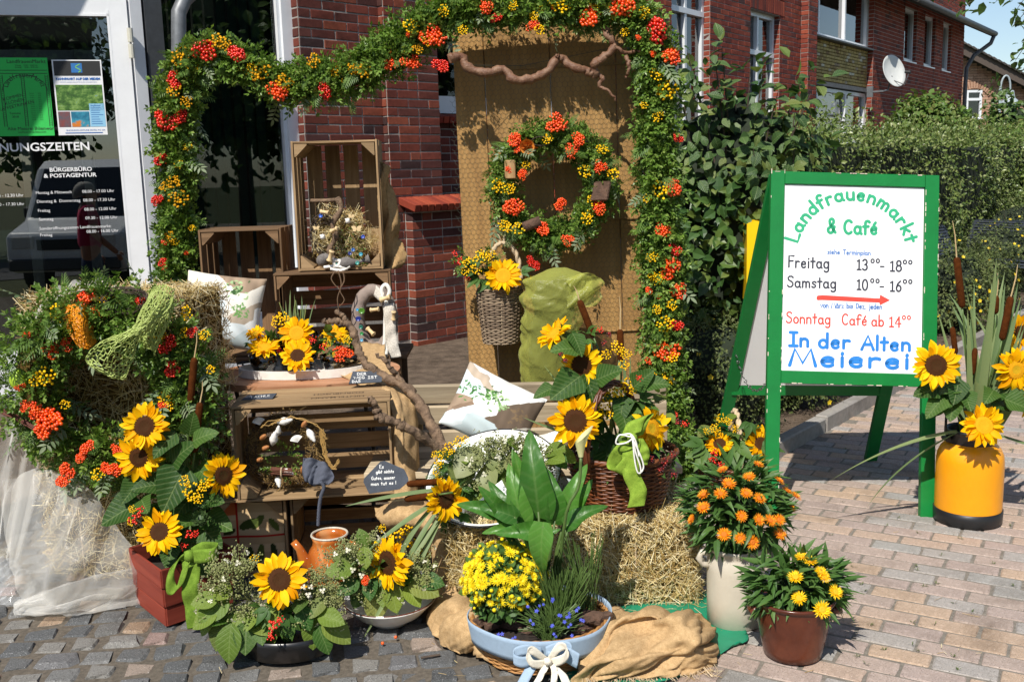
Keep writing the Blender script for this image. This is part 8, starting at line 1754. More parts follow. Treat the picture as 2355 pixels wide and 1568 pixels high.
# ================================================================== CUSHIONS WITH A PATCHWORK PRINT
def cushion(label,c,w_,h_,th,rot,seed):
 r = random.Random(seed); n = 100; mb = MB(); fo_ = fnoise(seed,5,6)
 def fn(s): return lambda u,v: ((u - .5) * w_ * (1 - .05 * math.sin(v * math.pi)),s * th * ((1 - abs(2 * u - 1) ** 2.6) * (1 - abs(2 * v - 1) ** 2.6)) ** .55 + .006 * fo_(u * 2,v * 2) * s,(v - .5) * h_ * (1 - .05 * math.sin(u * math.pi)))
 mb.grid(fn(-1),n,n); mb.grid(fn(1),n,n); o = mb.build('cushion',printed('cushion_print'),smooth=True); o.rotation_euler = rot; o.location = c; tag(o,label,'cushion')
 cells = [(r.uniform(-.5,.5),r.uniform(-.5,.5),c_) for c_ in [hx('eef2f2'),hx('d8e4e8'),hx('8a7460'),hx('e8e0d0'),hx('6f5f50'),hx('f4f4f0'),hx('b9a894'),hx('dfe8ea'),hx('a08a74'),hx('eceae2'),hx('c6d4d6'),hx('efe9dc')]]
 hs_ = [(r.uniform(-.35,.35),r.uniform(-.35,.35)) for _ in range(5)]; lv = []
 for k in range(150): hq_ = hs_[k % 5]; lv.append((hq_[0] + r.gauss(0,.075),hq_[1] + r.gauss(0,.06),r.uniform(0,3.1),r.uniform(.012,.032)))
 gc = [hx('4a7a3c'),hx('6c9a54'),hx('385a30'),hx('9cb884'),hx('7f6a50')]
 def col(i,co):
  x,y = co.x / w_,co.z / h_; a,b,best = 0,0,min(cells,key=lambda k: max(abs(x - k[0]),abs(y - k[1]) * 1.1)); cc_ = best[2]
  g = .93 + .07 * math.sin(x * 60 + best[0] * 50) * (best[2][0] < .5) + .05 * math.sin(x * 23 + y * 17 + best[1] * 9); cc_ = tuple(v * g for v in cc_)
  for j,(lx_,ly,la,ll) in enumerate(lv):
   dx,dy = x - lx_,y - ly; p = dx * math.cos(la) + dy * math.sin(la); q_ = -dx * math.sin(la) + dy * math.cos(la)
   if (p / ll) ** 2 + (q_ / (ll * .42)) ** 2 < 1: return gc[j % 5]
  return cc_
 set_print(o.data,col); return o
c1 = cushion('pale cushion printed with herbs and the word home, beside the back crate',at(512,715,4.74),.37,.36,.085,(R_(-20),R_(9),R_(6)),3)
text('HOME',.05,c1,plain('print_grey',(.12,.10,.09),.8),Matrix.Translation((-.10,-.083,.0)) @ Matrix.Rotation(R_(-8),4,'Y') @ UPR,'CENTER',0,.8)
c2 = cushion('patchwork cushion printed with a potted herb, on the grey bench',at(1135,945,4.13),.37,.30,.075,(R_(-28),R_(28),R_(-4)),8)
c3 = cushion('pale cushion half hidden behind the enamel bowl',at(1265,1075,4.02),.26,.30,.07,(R_(-25),R_(-10),R_(8)),12)

# ================================================================== TRAY, GLASSES AND TABLE FLOWERS
ty = .732; tc = at(697,830,4.50); tr_ = thing('white_tray','white oval tray with black handles on the wooden table','tray',(tc.x,tc.y,ty))
rx_,ry_ = .295,.15; MB().lathe([(.001,.0),(1.0,0),(1.0,.038),(.965,.038),(.955,.012),(.001,.010)],48,0,(0,0,0),rx_,ry_).build('tray',plain('chalky_white',hx('eeeae2'),.8,.1,25,.2,80),tr_)
for s_ in (-1,1): MB().tube([(s_ * (rx_ - .008),-.03,.04),(s_ * (rx_ - .0),-.03,.058),(s_ * (rx_ - .07),.0,.062),(s_ * (rx_ - .005),.03,.055),(s_ * (rx_ - .012),.03,.04)],.005,6).build('handle',M_canb,tr_,smooth=True)
M_gl = glass('clear_glass',(.95,.97,.96),2.4)
def tumbler(label,p,r,h,name='glass_bowl'):
 t = thing(name,label,'glass bowl',p,0,'glass bowls on the white tray'); MB().lathe([(.001,.004),(r * .55,.004),(r * .62,0),(r * .66,.003),(r * .88,h * .5),(r,h),(r * .98,h),(r * .86,h * .5),(r * .6,.010),(.001,.010)],32).build('glass',M_gl,t,smooth=True); MB().tube([(r * .99 * math.cos(a),r * .99 * math.sin(a),h) for a in np.linspace(0,2 * math.pi,33)],.0016,5,0,False).build('rim',M_gl,t); return t
def tp3(u,v,Y): p = at(u,v,Y); return Vector((p.x,p.y,ty + .012))
g1 = tp3(683,800,4.58); tumbler('large clear glass bowl on the white tray holding a sunflower and grasses',g1,.118,.155); g2 = tp3(606,825,4.46); tumbler('small clear glass at the left of the white tray',g2,.066,.085); g3 = tp3(765,812,4.50); tumbler('small clear glass right of the large bowl on the tray',g3,.060,.07); g4 = tp3(800,795,4.56); tumbler('clear glass with orange berries at the right of the tray',g4,.062,.075)
sunflower('golden sunflower inside the large glass bowl on the tray',682,766,4.46,40,(.05,-.85,.45),'y',g1 + Vector((0,0,.02)),dsz=.45); sunflower('dark-centred sunflower at the front of the white tray',684,818,4.34,41,(.05,-.75,.6),'b',g1 + Vector((0,-.1,.02)))
sunflower('sunflower lying flat on the small glass at the left of the tray',608,799,4.44,39,(.05,-.40,.9),'y',g2 + Vector((0,0,.03))); sunflower('small sunflower behind the left glass on the tray',588,767,4.50,24,(-.2,-.45,.85),'y',g2 + Vector((0,.02,.03))); sunflower('sunflower behind the gnarled branch at the right of the tray',772,769,4.60,32,(.2,-.4,.85),'y',g4 + Vector((0,0,.03)))
tf_ = thing('table_bouquet','tansies, berries and leaves around the glass bowls on the tray','bouquet',(tc.x,tc.y,ty + .01)); to = Vector(tf_.location)
fill(tf_,L_lob,26,640,800,80,30,4.52,.06,.05,to,.1); fill(tf_,L_lob,18,770,790,50,25,4.54,.05,.055,to,.1); fill(tf_,L_lime,8,745,775,25,25,4.56,.03,.06,to,.1)
for (u,v,r) in [(650,732,16),(635,740,13),(665,740,12),(800,780,10),(752,790,10)]: put_cluster(tf_,TN,u,v,4.50,r,org=to,name='tansy_head')
for (u,v,r,ml_) in [(792,808,20,BC_o),(620,812,10,BC_s),(660,830,8,BC_o),(640,805,8,BC_s),(720,782,9,BC_s),(745,795,9,BC_s)]: put_cluster(tf_,ml_,u,v,4.44,r,org=to)
put_cluster(tf_,TN,775,815,4.44,11,org=to,name='tansy_head')
gs = MB(); ge = leafy('foxtail',[hx('9aa858'),hx('b4bc70'),hx('7f9440')],.8,.2)
for (u0,v0,u1,v1) in [(660,745,642,695),(675,745,680,690),(690,745,692,710),(698,745,705,700)]:
 a,b = at(u0,v0,4.58) - to,at(u1,v1,4.58) - to; gs.tube([a - Vector((0,0,.08)),a,b],.0015,4,0,False); N = 260; tt = rng.uniform(.15,1.05,N)[:,None]; P = np.array(a) * (1 - tt) + np.array(b) * tt; d = unit(N) + np.array((b - a).normalized()) * .9; scatter(gs,leaf(1,.12,1,'lance',0,0),P,frames(d,unit(N)),.020 * (1.15 - .5 * tt[:,0]))
gs.build('foxtail_grass',ge,tf_,kind='stuff')
for k in range(14): put_leaf(tf_,L_blade[0],at(680 + rnd.uniform(-20,25),765,4.6),(rnd.uniform(-.3,.3),0,1),(rnd.uniform(-.6,.6),-1,0),rnd.uniform(.10,.20),'blade',to)

# ================================================================== GNARLED BRANCH ACROSS THE CRATES
M_gn = plain('gnarled_bark',hx('957c64'),.9,.35,26,1.0,55,.15,c2=hx('54453a'),bdist=.014)
gb = thing('gnarled_branch','thick gnarled forked branch leaning from the table down to the bench','branch',at(1030,1040,3.92)); o_ = Vector(gb.location)
def limb(pix,r0,r1,nm,wob=.007):
 P = [at(u,v,Y) - o_ for u,v,Y in pix]; k = len(pix) * 6; Qs = [crv(P,t) + Vector((rnd.gauss(0,wob),rnd.gauss(0,wob),rnd.gauss(0,wob))) * .5 for t in np.linspace(0,1,k)]; MB().tube(Qs,[(r0 + (r1 - r0) * i / (k - 1)) * (1 + .16 * math.sin(i * .9) + rnd.uniform(-.08,.08)) for i in range(k)],10).build(nm,M_gn,gb,smooth=True)
limb([(1035,1050,3.90),(1010,1010,3.95),(985,960,4.02),(955,915,4.08),(925,885,4.12),(880,862,4.18),(845,840,4.22),(822,800,4.26),(812,760,4.30),(795,742,4.32),(772,738,4.34),(748,740,4.36)],.024,.012,'main_limb')
limb([(1030,1045,3.88),(980,1010,3.84),(935,985,3.80),(900,968,3.78),(870,950,3.78),(862,930,3.78),(850,912,3.78)],.021,.012,'side_limb'); limb([(905,970,3.79),(880,965,3.77),(866,957,3.76)],.018,.012,'side_limb'); limb([(797,742,4.32),(788,725,4.32),(775,718,4.33)],.014,.010,'stub'); limb([(935,890,4.12),(905,855,4.14),(885,830,4.16),(865,815,4.18)],.014,.006,'side_limb')
# ================================================================== SLATES
M_slate = plain('slate',hx('4a505a'),.75,.2,20,.6,50,.3); M_chalk = plain('chalk',hx('e8e8e4'),.9,.05)
def slate(label,c,rot,poly,words,pen=.0011):
 t = thing('slate_sign',label,'slate sign',c,0,'slate signs with chalk writing',rot); n = len(poly); pj = [(x + rnd.uniform(-.002,.002),y + rnd.uniform(-.002,.002)) for x,y in poly]; MB().prism(pj,-.006,0).build('slate',M_slate,t)
 mb = MB(); [word(mb,s_,x0,x1,y,cap,pen,.05) for s_,x0,x1,y,cap in words]; o = mb.build('chalk_writing',M_chalk,t); o.location = (0,0,.0008); return t
slate('diamond slate leaning beside the jug crate with four lines of chalk writing',at(888,1098,3.70),(R_(66),R_(0),R_(4)),[(-.088,-.012),(-.085,.002),(-.022,.062),(-.002,.066),(.07,.028),(.086,-.004),(.084,-.018),(.05,-.045),(-.065,-.058)],[('Es',-.025,-.008,.036,.014),('gibt nichts',-.038,.030,.018,.012),('Gutes, ausser',-.056,.034,-.006,.012),('man tut es !',-.058,.038,-.027,.012)])
slate('dark slate on the table runner lettered in white and blue chalk',at(840,868,4.16) ,(R_(48),0,R_(6)),[(-.068,-.028),(-.05,.034),(.045,.03),(.07,.0),(.066,-.024)],[('DER',-.035,.005,.012,.013),('WEG IST',-.048,.05,-.006,.012),('DAS',-.056,-.02,-.023,.012)])
slate('flat slate lying on the top boards of the shell crate',at(595,913,3.99),(R_(12),R_(-3),R_(8)),[(-.07,-.01),(-.05,.035),(.07,.02),(.055,-.025)],[('LÄCHLE'.replace('Ä','A'),-.03,.045,-.006,.018)])
text('HINTELMANN',.034,bpy.data.objects['wooden_crate.003'],plain('stencil_ink',hx('4a3828'),.9),Matrix.Translation((.10,.10,.3925)) @ Matrix.Rotation(math.pi,4,'Z'),'CENTER',.0006); text('DORNBUSCH',.034,bpy.data.objects['wooden_crate.003'],MATS['stencil_ink'],Matrix.Translation((.10,.17,.3925)) @ Matrix.Rotation(math.pi,4,'Z'),'CENTER',.0006)
# ================================================================== WHAT LIES IN THE CRATES
M_spool = plain('spool_wood',hx('dcc090'),.6,.08,40); M_wool = plain('white_wool',hx('f2eee6'),.95,.05,60,.6,200); M_feltg = plain('taupe_felt',hx('9a8a80'),.95,.12,40,.6,160,.1); M_feltd = plain('grey_felt',hx('5a5e6a'),.95,.12,40,.6,160,.1)
def spool(label,p,d,s=.022):
 t = thing('wooden_spool',label,'wooden spool',p,0,'wooden thread spools'); q = Vector(d).to_track_quat('Z','Y').to_euler(); t.rotation_euler = q
 MB().lathe([(.001,0),(s * .55,0),(s * .55,s * .16),(s * .40,s * .34),(s * .38,s * 1.0),(s * .40,s * 1.66),(s * .55,s * 1.84),(s * .55,s * 2),(.001,s * 2)],14).build('spool',M_spool,t,smooth=True); MB().lathe([(s * .15,s * 2.003),(.001,s * 2.003)],10).build('hole',M_dark,t)
def button(parent,p,f,r,colr):
 M = basis(f); M.translation = p; mb = MB(); mb.lathe([(.001,.0),(r,0),(r,.003),(r * .8,.004),(r * .7,.0025),(.001,.0025)],14); place('button',mb.mesh('button',plain('button_' + colr,hx(colr),.3,.03),True),parent,M)
# --- upright crate
oc = at(772,600,5.05); uc = thing('straw_nest','nest of straw, twigs, moss and buttons in the upright crate','decoration',oc); mb = MB(); P,n = shell(2600,tuple(at(785,550,5.12) - oc),(.165,.08,.165),.55,.25); straws(mb,P,n,(.03,.10),.0018,.5); mb.build('straw',M_straw,uc,kind='stuff'); blob(mb := MB(),tuple(at(785,560,5.14) - oc),(.13,.05,.13),12,0,.2); mb.build('packed_core',M_strawb,uc)
mb = MB()
for k in range(90): c = at(740,540,5.08) - oc; a0 = rnd.uniform(0,6.28); rr = rnd.uniform(.05,.10); mb.tube([c + Vector((rr * .8 * math.cos(a0 + t) + .02,rnd.uniform(-.04,.04),rr * 1.1 * math.sin(a0 + t))) for t in np.linspace(0,rnd.uniform(1,2.4),6)],.0018,4,0,False)
mb.build('dark_twigs',M_twig,uc,kind='stuff')
P = [at(775,455,5.02) - oc,at(785,480,5.01) - oc,at(765,515,5.0) - oc,at(772,545,5.0) - oc,at(758,575,5.0) - oc,at(768,595,5.0) - oc]; MB().tube([crv(P,t) for t in np.linspace(0,1,26)],[.014 + .003 * math.sin(i) for i in range(26)],9).build('twisted_stick',M_gn,uc,smooth=True); P = [at(772,460,5.03) - oc,at(740,462,5.04) - oc,at(715,462,5.05) - oc]; MB().tube([crv(P,t) for t in np.linspace(0,1,10)],.010,8).build('twisted_stick',M_gn,uc,smooth=True)
fill_stuff(uc,T_S,G_ivy,170,805,560,35,50,5.04,.03,.012,oc,'moss_leaves'); fill_stuff(uc,T_S,G_ivy,120,815,605,35,12,5.02,.02,.012,oc,'moss_leaves')
for (u,v,cl_) in [(738,497,'2a56b0'),(812,575,'2a5a9a'),(835,545,'1e3f9a'),(775,605,'2a7a6a'),(790,607,'23357a'),(830,585,'2a8aa0'),(805,583,'1e2f70'),(822,605,'3a8a80')]: button(uc,at(u,v,4.97) - oc,(rnd.uniform(-.3,.3),-.9,.3),.010,cl_)
mb = MB()
for (u,v,s_) in [(820,527,.030),(727,525,.02),(808,498,.018)]:
 c = at(u,v,4.98) - oc
 for sx in (-1,1):
  for a,L in ((.5,1.0),(-.45,.75)): vv,f = xf(leaf(s_ * L,s_ * .62 * L,4,'oval',0,.1),Matrix.Translation(c) @ Matrix.Rotation(R_(88),4,'X') @ Matrix.Rotation(-sx * (math.pi / 2 - a),4,'Z')); mb.add(vv,f)
o = mb.build('wooden_butterflies',M_spool,uc,kind='stuff'); md = o.modifiers.new('s','SOLIDIFY'); md.thickness = .002
M_mesh = weave('grey_mesh',hx('8a8480'),hx('4a4644'),300); mb = MB(); mb.tube([crv([at(735,605,5.02) - oc,at(755,592,4.99) - oc,at(785,604,4.98) - oc,at(820,603,4.99) - oc,at(850,595,5.0) - oc],t) for t in np.linspace(0,1,20)],[.02 + .012 * math.sin(i * .7) for i in range(20)],12); mb.build('mesh_pouch',M_mesh,uc,smooth=True)
for pts in ([(745,615),(775,612),(800,618)],[(770,612),(768,600),(782,600),(778,612)],[(760,618),(785,622),(805,612)]): MB().tube([crv([at(u,v,4.965) - oc for u,v in pts],t) for t in np.linspace(0,1,12)],.008,8).build('wool_cord',M_wool,uc,smooth=True)
for (u,v) in [(742,545),(800,508)]: blob(mb := MB(),tuple(at(u,v,4.98) - oc),(.012,.01,.012),10,0,.3); mb.build('cotton_boll',M_wool,uc,smooth=True)
spool('spool lying at the twisted stick in the upright crate',at(738,487,4.97),(.8,-.3,-.1)); spool('spool below the butterfly in the upright crate',at(762,532,4.96),(.7,-.5,.3)); spool('long spool standing tilted at the bottom of the upright crate',at(757,600,4.95),(.35,-.2,.9),.027)
rt = thing('dangling_root','thin root dangling from the upright crate over the dark crate','root',at(778,622,4.88)); o_ = Vector(rt.location)
for pts in ([(778,622),(785,655),(776,690),(784,735)],[(770,625),(762,640),(770,655),(782,665)],[(788,622),(792,645),(782,668),(792,690),(780,705)]): MB().tube([crv([at(u,v,4.86) - o_ for u,v in pts],t) for t in np.linspace(0,1,16)],[.004 - .002 * i / 15 for i in range(16)],5).build('strand',plain('root',hx('7a6048'),.9,.2),rt,smooth=True)
# --- dark crate: felt wreath
oc = at(855,745,5.0); fw_ = thing('felt_wreath','taupe felt wreath with buttons, spools and a lace ribbon in the dark crate','wreath',oc); rx_ = 48 * 4.95 / FPX; c = at(862,735,4.98) - oc
MB().tube([c + Vector((rx_ * .82 * math.cos(a),0,rx_ * 1.42 * math.sin(a))) for a in np.linspace(0,2 * math.pi,37)],[.034 + .003 * math.sin(i * 2.1) for i in range(37)],12,0,False).build('felt_ring',M_feltg,fw_,smooth=True)
for (u,v,r,cl_) in [(832,715,.016,'4a7a28'),(824,733,.013,'1e2f80'),(830,752,.011,'2a6a5a'),(832,767,.009,'2f8a4a'),(832,782,.008,'6ab0d0'),(822,712,.007,'2a9ad0')]: button(fw_,at(u,v,4.92) - oc,(-.1,-.95,.1),r,cl_)
for pts in ([(888,695),(886,740),(884,790),(872,815),(842,820)],[(888,690),(893,740),(892,800),(885,822)],[(882,690),(878,665),(888,655),(896,670),(889,690)]): MB().tube([crv([at(u,v,4.89) - oc for u,v in pts],t) for t in np.linspace(0,1,22)],.010,8).build('wool_cord',M_wool,fw_,smooth=True)
ribbon_strip('lace_ribbon',fw_,[at(893,700,4.87) - oc,at(897,740,4.87) - oc,at(900,780,4.87) - oc,at(910,822,4.86) - oc],.055,plain('lace',hx('e8e0d2'),.9,.25,160,.6,200),(1,0,.2),.0012,.003); ribbon_strip('lace_ribbon',fw_,[at(862,668,4.9) - oc,at(880,685,4.88) - oc],.05,MATS['lace'],(.3,0,1),.0012,.002)
spool('spool tied across the top of the felt wreath',at(875,690,4.86),(.9,-.2,.3),.026); spool('spool hanging inside the felt wreath',at(852,713,4.87),(.9,-.2,.1)); spool('tilted spool low inside the felt wreath',at(845,755,4.87),(.6,-.4,-.5),.024); spool('spool beside the lace at the edge of the felt wreath',at(905,735,4.86),(.1,-.3,.9)); spool('spool at the foot of the felt wreath',at(868,800,4.85),(.6,-.5,-.5),.021)
# --- shell crate: dried wreath
oc = at(650,1040,3.98); dwr = thing('dried_shell_wreath','dried grass wreath with white shells, nuts and a raffia bow in the open crate','wreath',oc); c = at(655,1035,4.0) - oc; R0 = 78 * 3.95 / FPX
ring = [c + Vector((R0 * math.cos(a),0,R0 * .95 * math.sin(a))) for a in np.linspace(0,2 * math.pi,33)]; MB().tube(ring,.028,8,0,False).build('packed_core',plain('dried_grass',hx('6a5434'),.95,.3,40),dwr); P,o,Tn = on_path(ring,1300,.036); mb = MB(); straws(mb,P,o,(.03,.09),.0014,.5); mb.build('dried_grass',leafy('dried_grass_stalks',[hx('6a5030'),hx('9a7c48'),hx('b8985c'),hx('4a3420')],.8,.1),dwr,kind='stuff')
mb = MB()
for k in range(70): a0 = rnd.uniform(0,6.28); rr = R0 * rnd.uniform(.8,1.2); mb.tube([c + Vector((rr * math.cos(a0 + t),rnd.uniform(-.04,.0),rr * .95 * math.sin(a0 + t))) for t in np.linspace(0,1.2,5)],.0016,4,0,False)
mb.build('twigs',M_twig,dwr,kind='stuff'); fill_stuff(dwr,SPRIG[1],G_box,40,650,1060,40,40,3.95,.03,.04,oc,'moss')
M_shell = plain('white_shell',hx('f2efe8'),.5,.06,20,.2,60)
def scallop(p,f,s,roll):
 mb = MB(); n = 15
 mb.grid(lambda u,v: ((v * math.sin((u - .5) * 2.0)) * s,(v * math.cos((u - .5) * 2.0)) * s - .3 * s,s * .28 * math.sin(v * math.pi * .6) + .03 * s * math.cos(u * 2 * math.pi * 8) * v),64,8); o = mb.mesh('scallop_shell',M_shell,True); M = basis(f,roll); M.translation = p; place('scallop_shell',o,dwr,M)
scallop(at(597,972,3.92) - oc,(-.1,-.95,.2),.032,.2); scallop(at(683,1012,3.90) - oc,(.1,-.95,.2),.030,.3)
def whelk(p,d,s):
 mb = MB(); mb.tube([Vector((0,0,t)) * s for t in (-1.0,-.75,-.3,.0,.25,.45,.62,.78,.9,1.0)],[s * r for r in (.06,.2,.42,.46,.34,.36,.22,.22,.1,.03)],12); M = basis(d); M.translation = p; place('sea_shell',mb.mesh('sea_shell',M_shell,True),dwr,M)
for (u,v,d,s_) in [(630,1008,(.3,-.3,.8),.038),(655,968,(.9,-.2,.2),.036),(715,1000,(.5,-.3,-.8),.034),(640,1105,(.2,-.4,-.8),.03),(660,1085,(.8,-.4,-.2),.034),(640,990,(.2,-.3,.8),.026)]: whelk(at(u,v,3.89) - oc,d,s_)
M_nut = plain('almond',hx('b87a44'),.6,.2,60,.4,100)
for (u,v,d) in [(597,1057,(.5,-.3,.2)),(605,985 + 20,(.6,-.3,.5)),(697,1080,(.2,-.3,.8)),(718,1072,(.9,-.3,-.2)),(700,975,(.5,-.2,.7)),(610,1030,(.7,-.2,.3))]: MB_ = MB(); blob(MB_,(0,0,0),(.013,.010,.019),12,0,.02); M = basis(d); M.translation = at(u,v,3.885) - oc; place('almond',MB_.mesh('almond',M_nut,True),dwr,M)
mb = MB(); a,b = at(625,1085,3.88) - oc,at(672,1088,3.88) - oc
for k in range(26): j = Vector((0,rnd.uniform(-.014,.014),rnd.uniform(-.016,.016))); mb.tube([a + j + Vector((rnd.uniform(-.006,.006),0,0)),b + j + Vector((rnd.uniform(-.006,.006),0,0))],.0022,4)
mb.build('twig_bundle',plain('red_brown_twigs',hx('6a3a24'),.8,.2),dwr,kind='stuff'); MB().tube([(a + b) / 2 + Vector((0,.019 * math.cos(t),.021 * math.sin(t))) for t in np.linspace(0,6.28,16)],.003,5,0,False).build('bundle_tie',M_rope,dwr)
M_raf = plain('raffia',hx('c09a58'),.7,.2,50)
for k in range(14):
 pts = rnd.choice([[(625,975),(660,960),(700,965),(735,985),(748,1010),(742,1000)],[(640,965),(600,985),(625,970),(680,958),(720,975)],[(735,990),(748,1030),(755,1065),(770,1080)],[(740,990),(745,1040),(765,1075),(778,1060)]]); MB().tube([crv([at(u + rnd.uniform(-5,5),v + rnd.uniform(-5,5),3.88) - oc for u,v in pts],t) for t in np.linspace(0,1,18)],.0016,4,0,False).build('raffia_strand',M_raf,dwr)
fk = fnoise(31,5,7)
for ct in ([[(698,1052),(725,1055),(752,1066)],[(694,1080),(728,1084),(768,1092)],[(702,1108),(728,1114),(762,1112)]],[[(716,1070),(732,1072),(748,1078)],[(706,1092),(728,1094),(752,1098)],[(712,1114),(728,1116),(744,1114)]]): sheet('felt_fold',[[at(u,v,3.865 - .02 * j) - oc for u,v in rw] for j,rw in enumerate(ct)],22,20,M_feltd,dwr,lambda u,v: .011 * math.sin(u * 13 + v * 4) + .008 * fk(u * 2,v * 2),.003)
for pts in ([(738,1108),(745,1120),(738,1142),(734,1170),(732,1208)],):
 for ph in (0,2.1,4.2): Pp = [at(u,v,3.80) - oc for u,v in pts]; MB().tube([crv(Pp,t) + Vector((.0045 * math.cos(t * 60 + ph),.004 * math.sin(t * 60 + ph),0)) for t in np.linspace(0,1,50)],.0042,6).build('wool_braid',M_feltd,dwr,smooth=True)
# --- printed cloth in the narrow crate
pc = MB(); pc.grid(lambda u,v: ((u - .5) * .26,.02 + .012 * math.sin(u * 7) * v,.015 + v * .30),60,70); pco = pc.build('printed_cloth',printed('olive_cloth_print'),smooth=True); pco.location = (-1.085,3.895,.0); pco.rotation_euler = (R_(-2),0,R_(5)); tag(pco,'cloth printed with olive leaves and red lines inside the narrow crate','cloth')
def ocol(i,co):
 x,y = co.x / .26 + .5,co.z / .31; b = hx('cdb28a') if int(y * 9) % 2 else hx('bda078')
 if abs(x - .28) < .018 or abs(y - .55) < .012: return hx('b02018')
 if x < .27 and y > .85: return hx('c86a3c')
 for k,(lx_,ly,la,ll) in enumerate([(.45,.30,1.5,.13),(.62,.32,1.4,.14),(.82,.34,1.7,.12),(.45,.72,.4,.16),(.6,.75,.8,.14),(.15,.3,1.3,.12),(.15,.62,.3,.1),(.85,.70,2.2,.12),(.5,.12,.2,.1)]):
  dx,dy = x - lx_,(y - ly) * 1.1; p = dx * math.cos(la) + dy * math.sin(la); q_ = -dx * math.sin(la) + dy * math.cos(la)
  if (p / ll) ** 2 + (q_ / (ll * .42)) ** 2 < 1: return [hx('3c4a1c'),hx('55622a'),hx('2c381a')][k % 3]
 return b
set_print(pco.data,ocol)
# ================================================================== LITTER ON THE PAVING
mb = MB(); N = 420; P = np.zeros((N,3))
for k in range(N):
 if k < 260: p = gp(rnd.gauss(1430,160),rnd.uniform(1385,1560)); 
 elif k < 360: p = gp(rnd.gauss(1640,60),rnd.uniform(1180,1420))
 else: p = gp(rnd.uniform(100,2300),rnd.uniform(1150,1560))
 P[k] = (p.x,p.y,.004)
straws(mb,P,np.tile([0,0,1.],(N,1)),(.012,.06),.0016,.03); tag(mb.build('straw_litter',M_straw),'loose bits of straw scattered over the paving','straw',kind='stuff')
for k,(u,v,lab) in enumerate([(1590,1425,'yellow petal fallen on the burlap heap'),(1765,1540,'single yellow petal on the paving by the brown pot')][:1]):
 o = mk('fallen_petal',petals[0]); p = at(u,v,3.27); o.location = p; o.scale = (.035,) * 3; o.rotation_euler = (R_(35),0,R_(40)); tag(o,lab,'petal')
for (u,v,lab) in [(910,1468,'fallen orange berry on a pale sett before the white bowl'),(880,1482,'fallen orange berry nearest the black bowl on the setts')]:
 o = mk('fallen_berry',MB().np(np.array(SPH[0]) * .006,[i for f in SPH[1] for i in f],[len(f) for f in SPH[1]]).mesh('fallen_berry',B_or,True)); p = gp(u,v); o.location = (p.x,p.y,.006); tag(o,lab,'berry')
sk_ = MB().tube([gp(968,1512,.006),gp(990,1508,.008),gp(1012,1505,.006)],.004,6).build('fallen_twig',M_twig); tag(sk_,'short brown twig lying on the setts left of the burlap','twig')
weeds = MB()
for k in range(40):
 p = gp(rnd.uniform(1900,2350),rnd.uniform(1000,1560)); 
 for j in range(5): v,f = xf(leaf(.018,.004,2,'lance',.2,.4),Matrix.Translation((p.x,p.y,0)) @ Matrix.Rotation(rnd.uniform(0,6.28),4,'Z') @ Matrix.Rotation(rnd.uniform(.2,1.0),4,'X')); weeds.add(v,f)
tag(weeds.build('joint_weeds',G_pot),'tiny green weeds in the joints of the block paving','weeds',kind='stuff')
bee_p = at(330,957,3.50); be_ = thing('honey_bee','tiny bee sitting on the uppermost sunflower of the red crate','bee',bee_p,R_(30)); blob(mb := MB(),(0,0,0),(.004,.0035,.0035),8,0,.02); mb.build('thorax',M_twig,be_,smooth=True); blob(mb := MB(),(.007,0,-.001),(.006,.0035,.0035),8,0,.02); mb.build('abdomen',plain('bee_brown',hx('8a5a1c'),.6),be_,smooth=True)
for sy in (-1,1): MB().add(*xf(leaf(.011,.004,3,'oval',0,0),Matrix.Translation((.001,0,.003)) @ Matrix.Rotation(R_(-90 + sy * 28),4,'Z'))).build('wing',M_plas,be_)
# ================================================================== BEHIND THE CAMERA: WHAT THE GLASS REFLECTS
def mir(u,v,T):
 """place whose mirror image in the door glass shows at a photo point, T metres of light path away"""
 V = Vector((0,0,H)) + ray(u,v).normalized() * T; n = DF.y; return V - n * (2 * (V - DF.p).dot(n))
M_asph = plain('asphalt',(.06,.06,.062),.9,.2,30,.4,120)
tag(MB().add([(-40,-9.5,-.035),(40,-9.5,-.035),(40,-4.5,-.035),(-40,-4.5,-.035)],[(0,1,2,3)]).build('road',M_asph),kind='structure')
tag(MB().add([(-40,-30,-.04),(40,-30,-.04),(40,-9.6,-.04),(-40,-9.6,-.04)],[(0,1,2,3)]).build('lawn',plain('lawn',(.06,.10,.03),.9,.3,6,.5,80)),kind='structure')
def street_tree(label,x,y,h,r,N=2600,mat=None):
 t = thing('street_tree',label,'tree',(x,y,0),0,'trees across the street'); MB().tube([(0,0,-.05),(.05,0,h * .3),(0,.05,h * .55),(.05,0,h * .8)],[.2,.16,.12,.05],10).build('trunk',M_bark,t,smooth=True)
 P,n = shell(N,(0,0,h * .66),(r,r,h * .38),.45,.3); mb = MB(); leaves_on(mb,T_M,P,n,.26,.4,.8); mb.build('crown',mat or G_tree,t,kind='stuff'); blob(mb := MB(),(0,0,h * .66),(r * .7,r * .7,h * .27),14); mb.build('inner_crown',M_core,t)
for k,(x,y,h,r,lb) in enumerate([(-11,-13,7,2.6,'far left'),(-6.5,-14,8,2.8,'left'),(-1.5,-15,7.5,2.8,'middle'),(4,-14,8,2.9,'right'),(10,-13,7.5,2.8,'far right')]): street_tree('leafy tree across the street behind the viewer, ' + lb + ' one of the row',x,y,h,r)
for k,(x,y,h,r,lb) in enumerate([(9.5,2.2,6,2.2,'nearest'),(11.5,5.2,6.5,2.3,'middle'),(13.5,8.4,7,2.4,'farthest')]): street_tree('leafy tree right of the paved path outside the view, ' + lb + ' of three',x,y,h,r,2200)
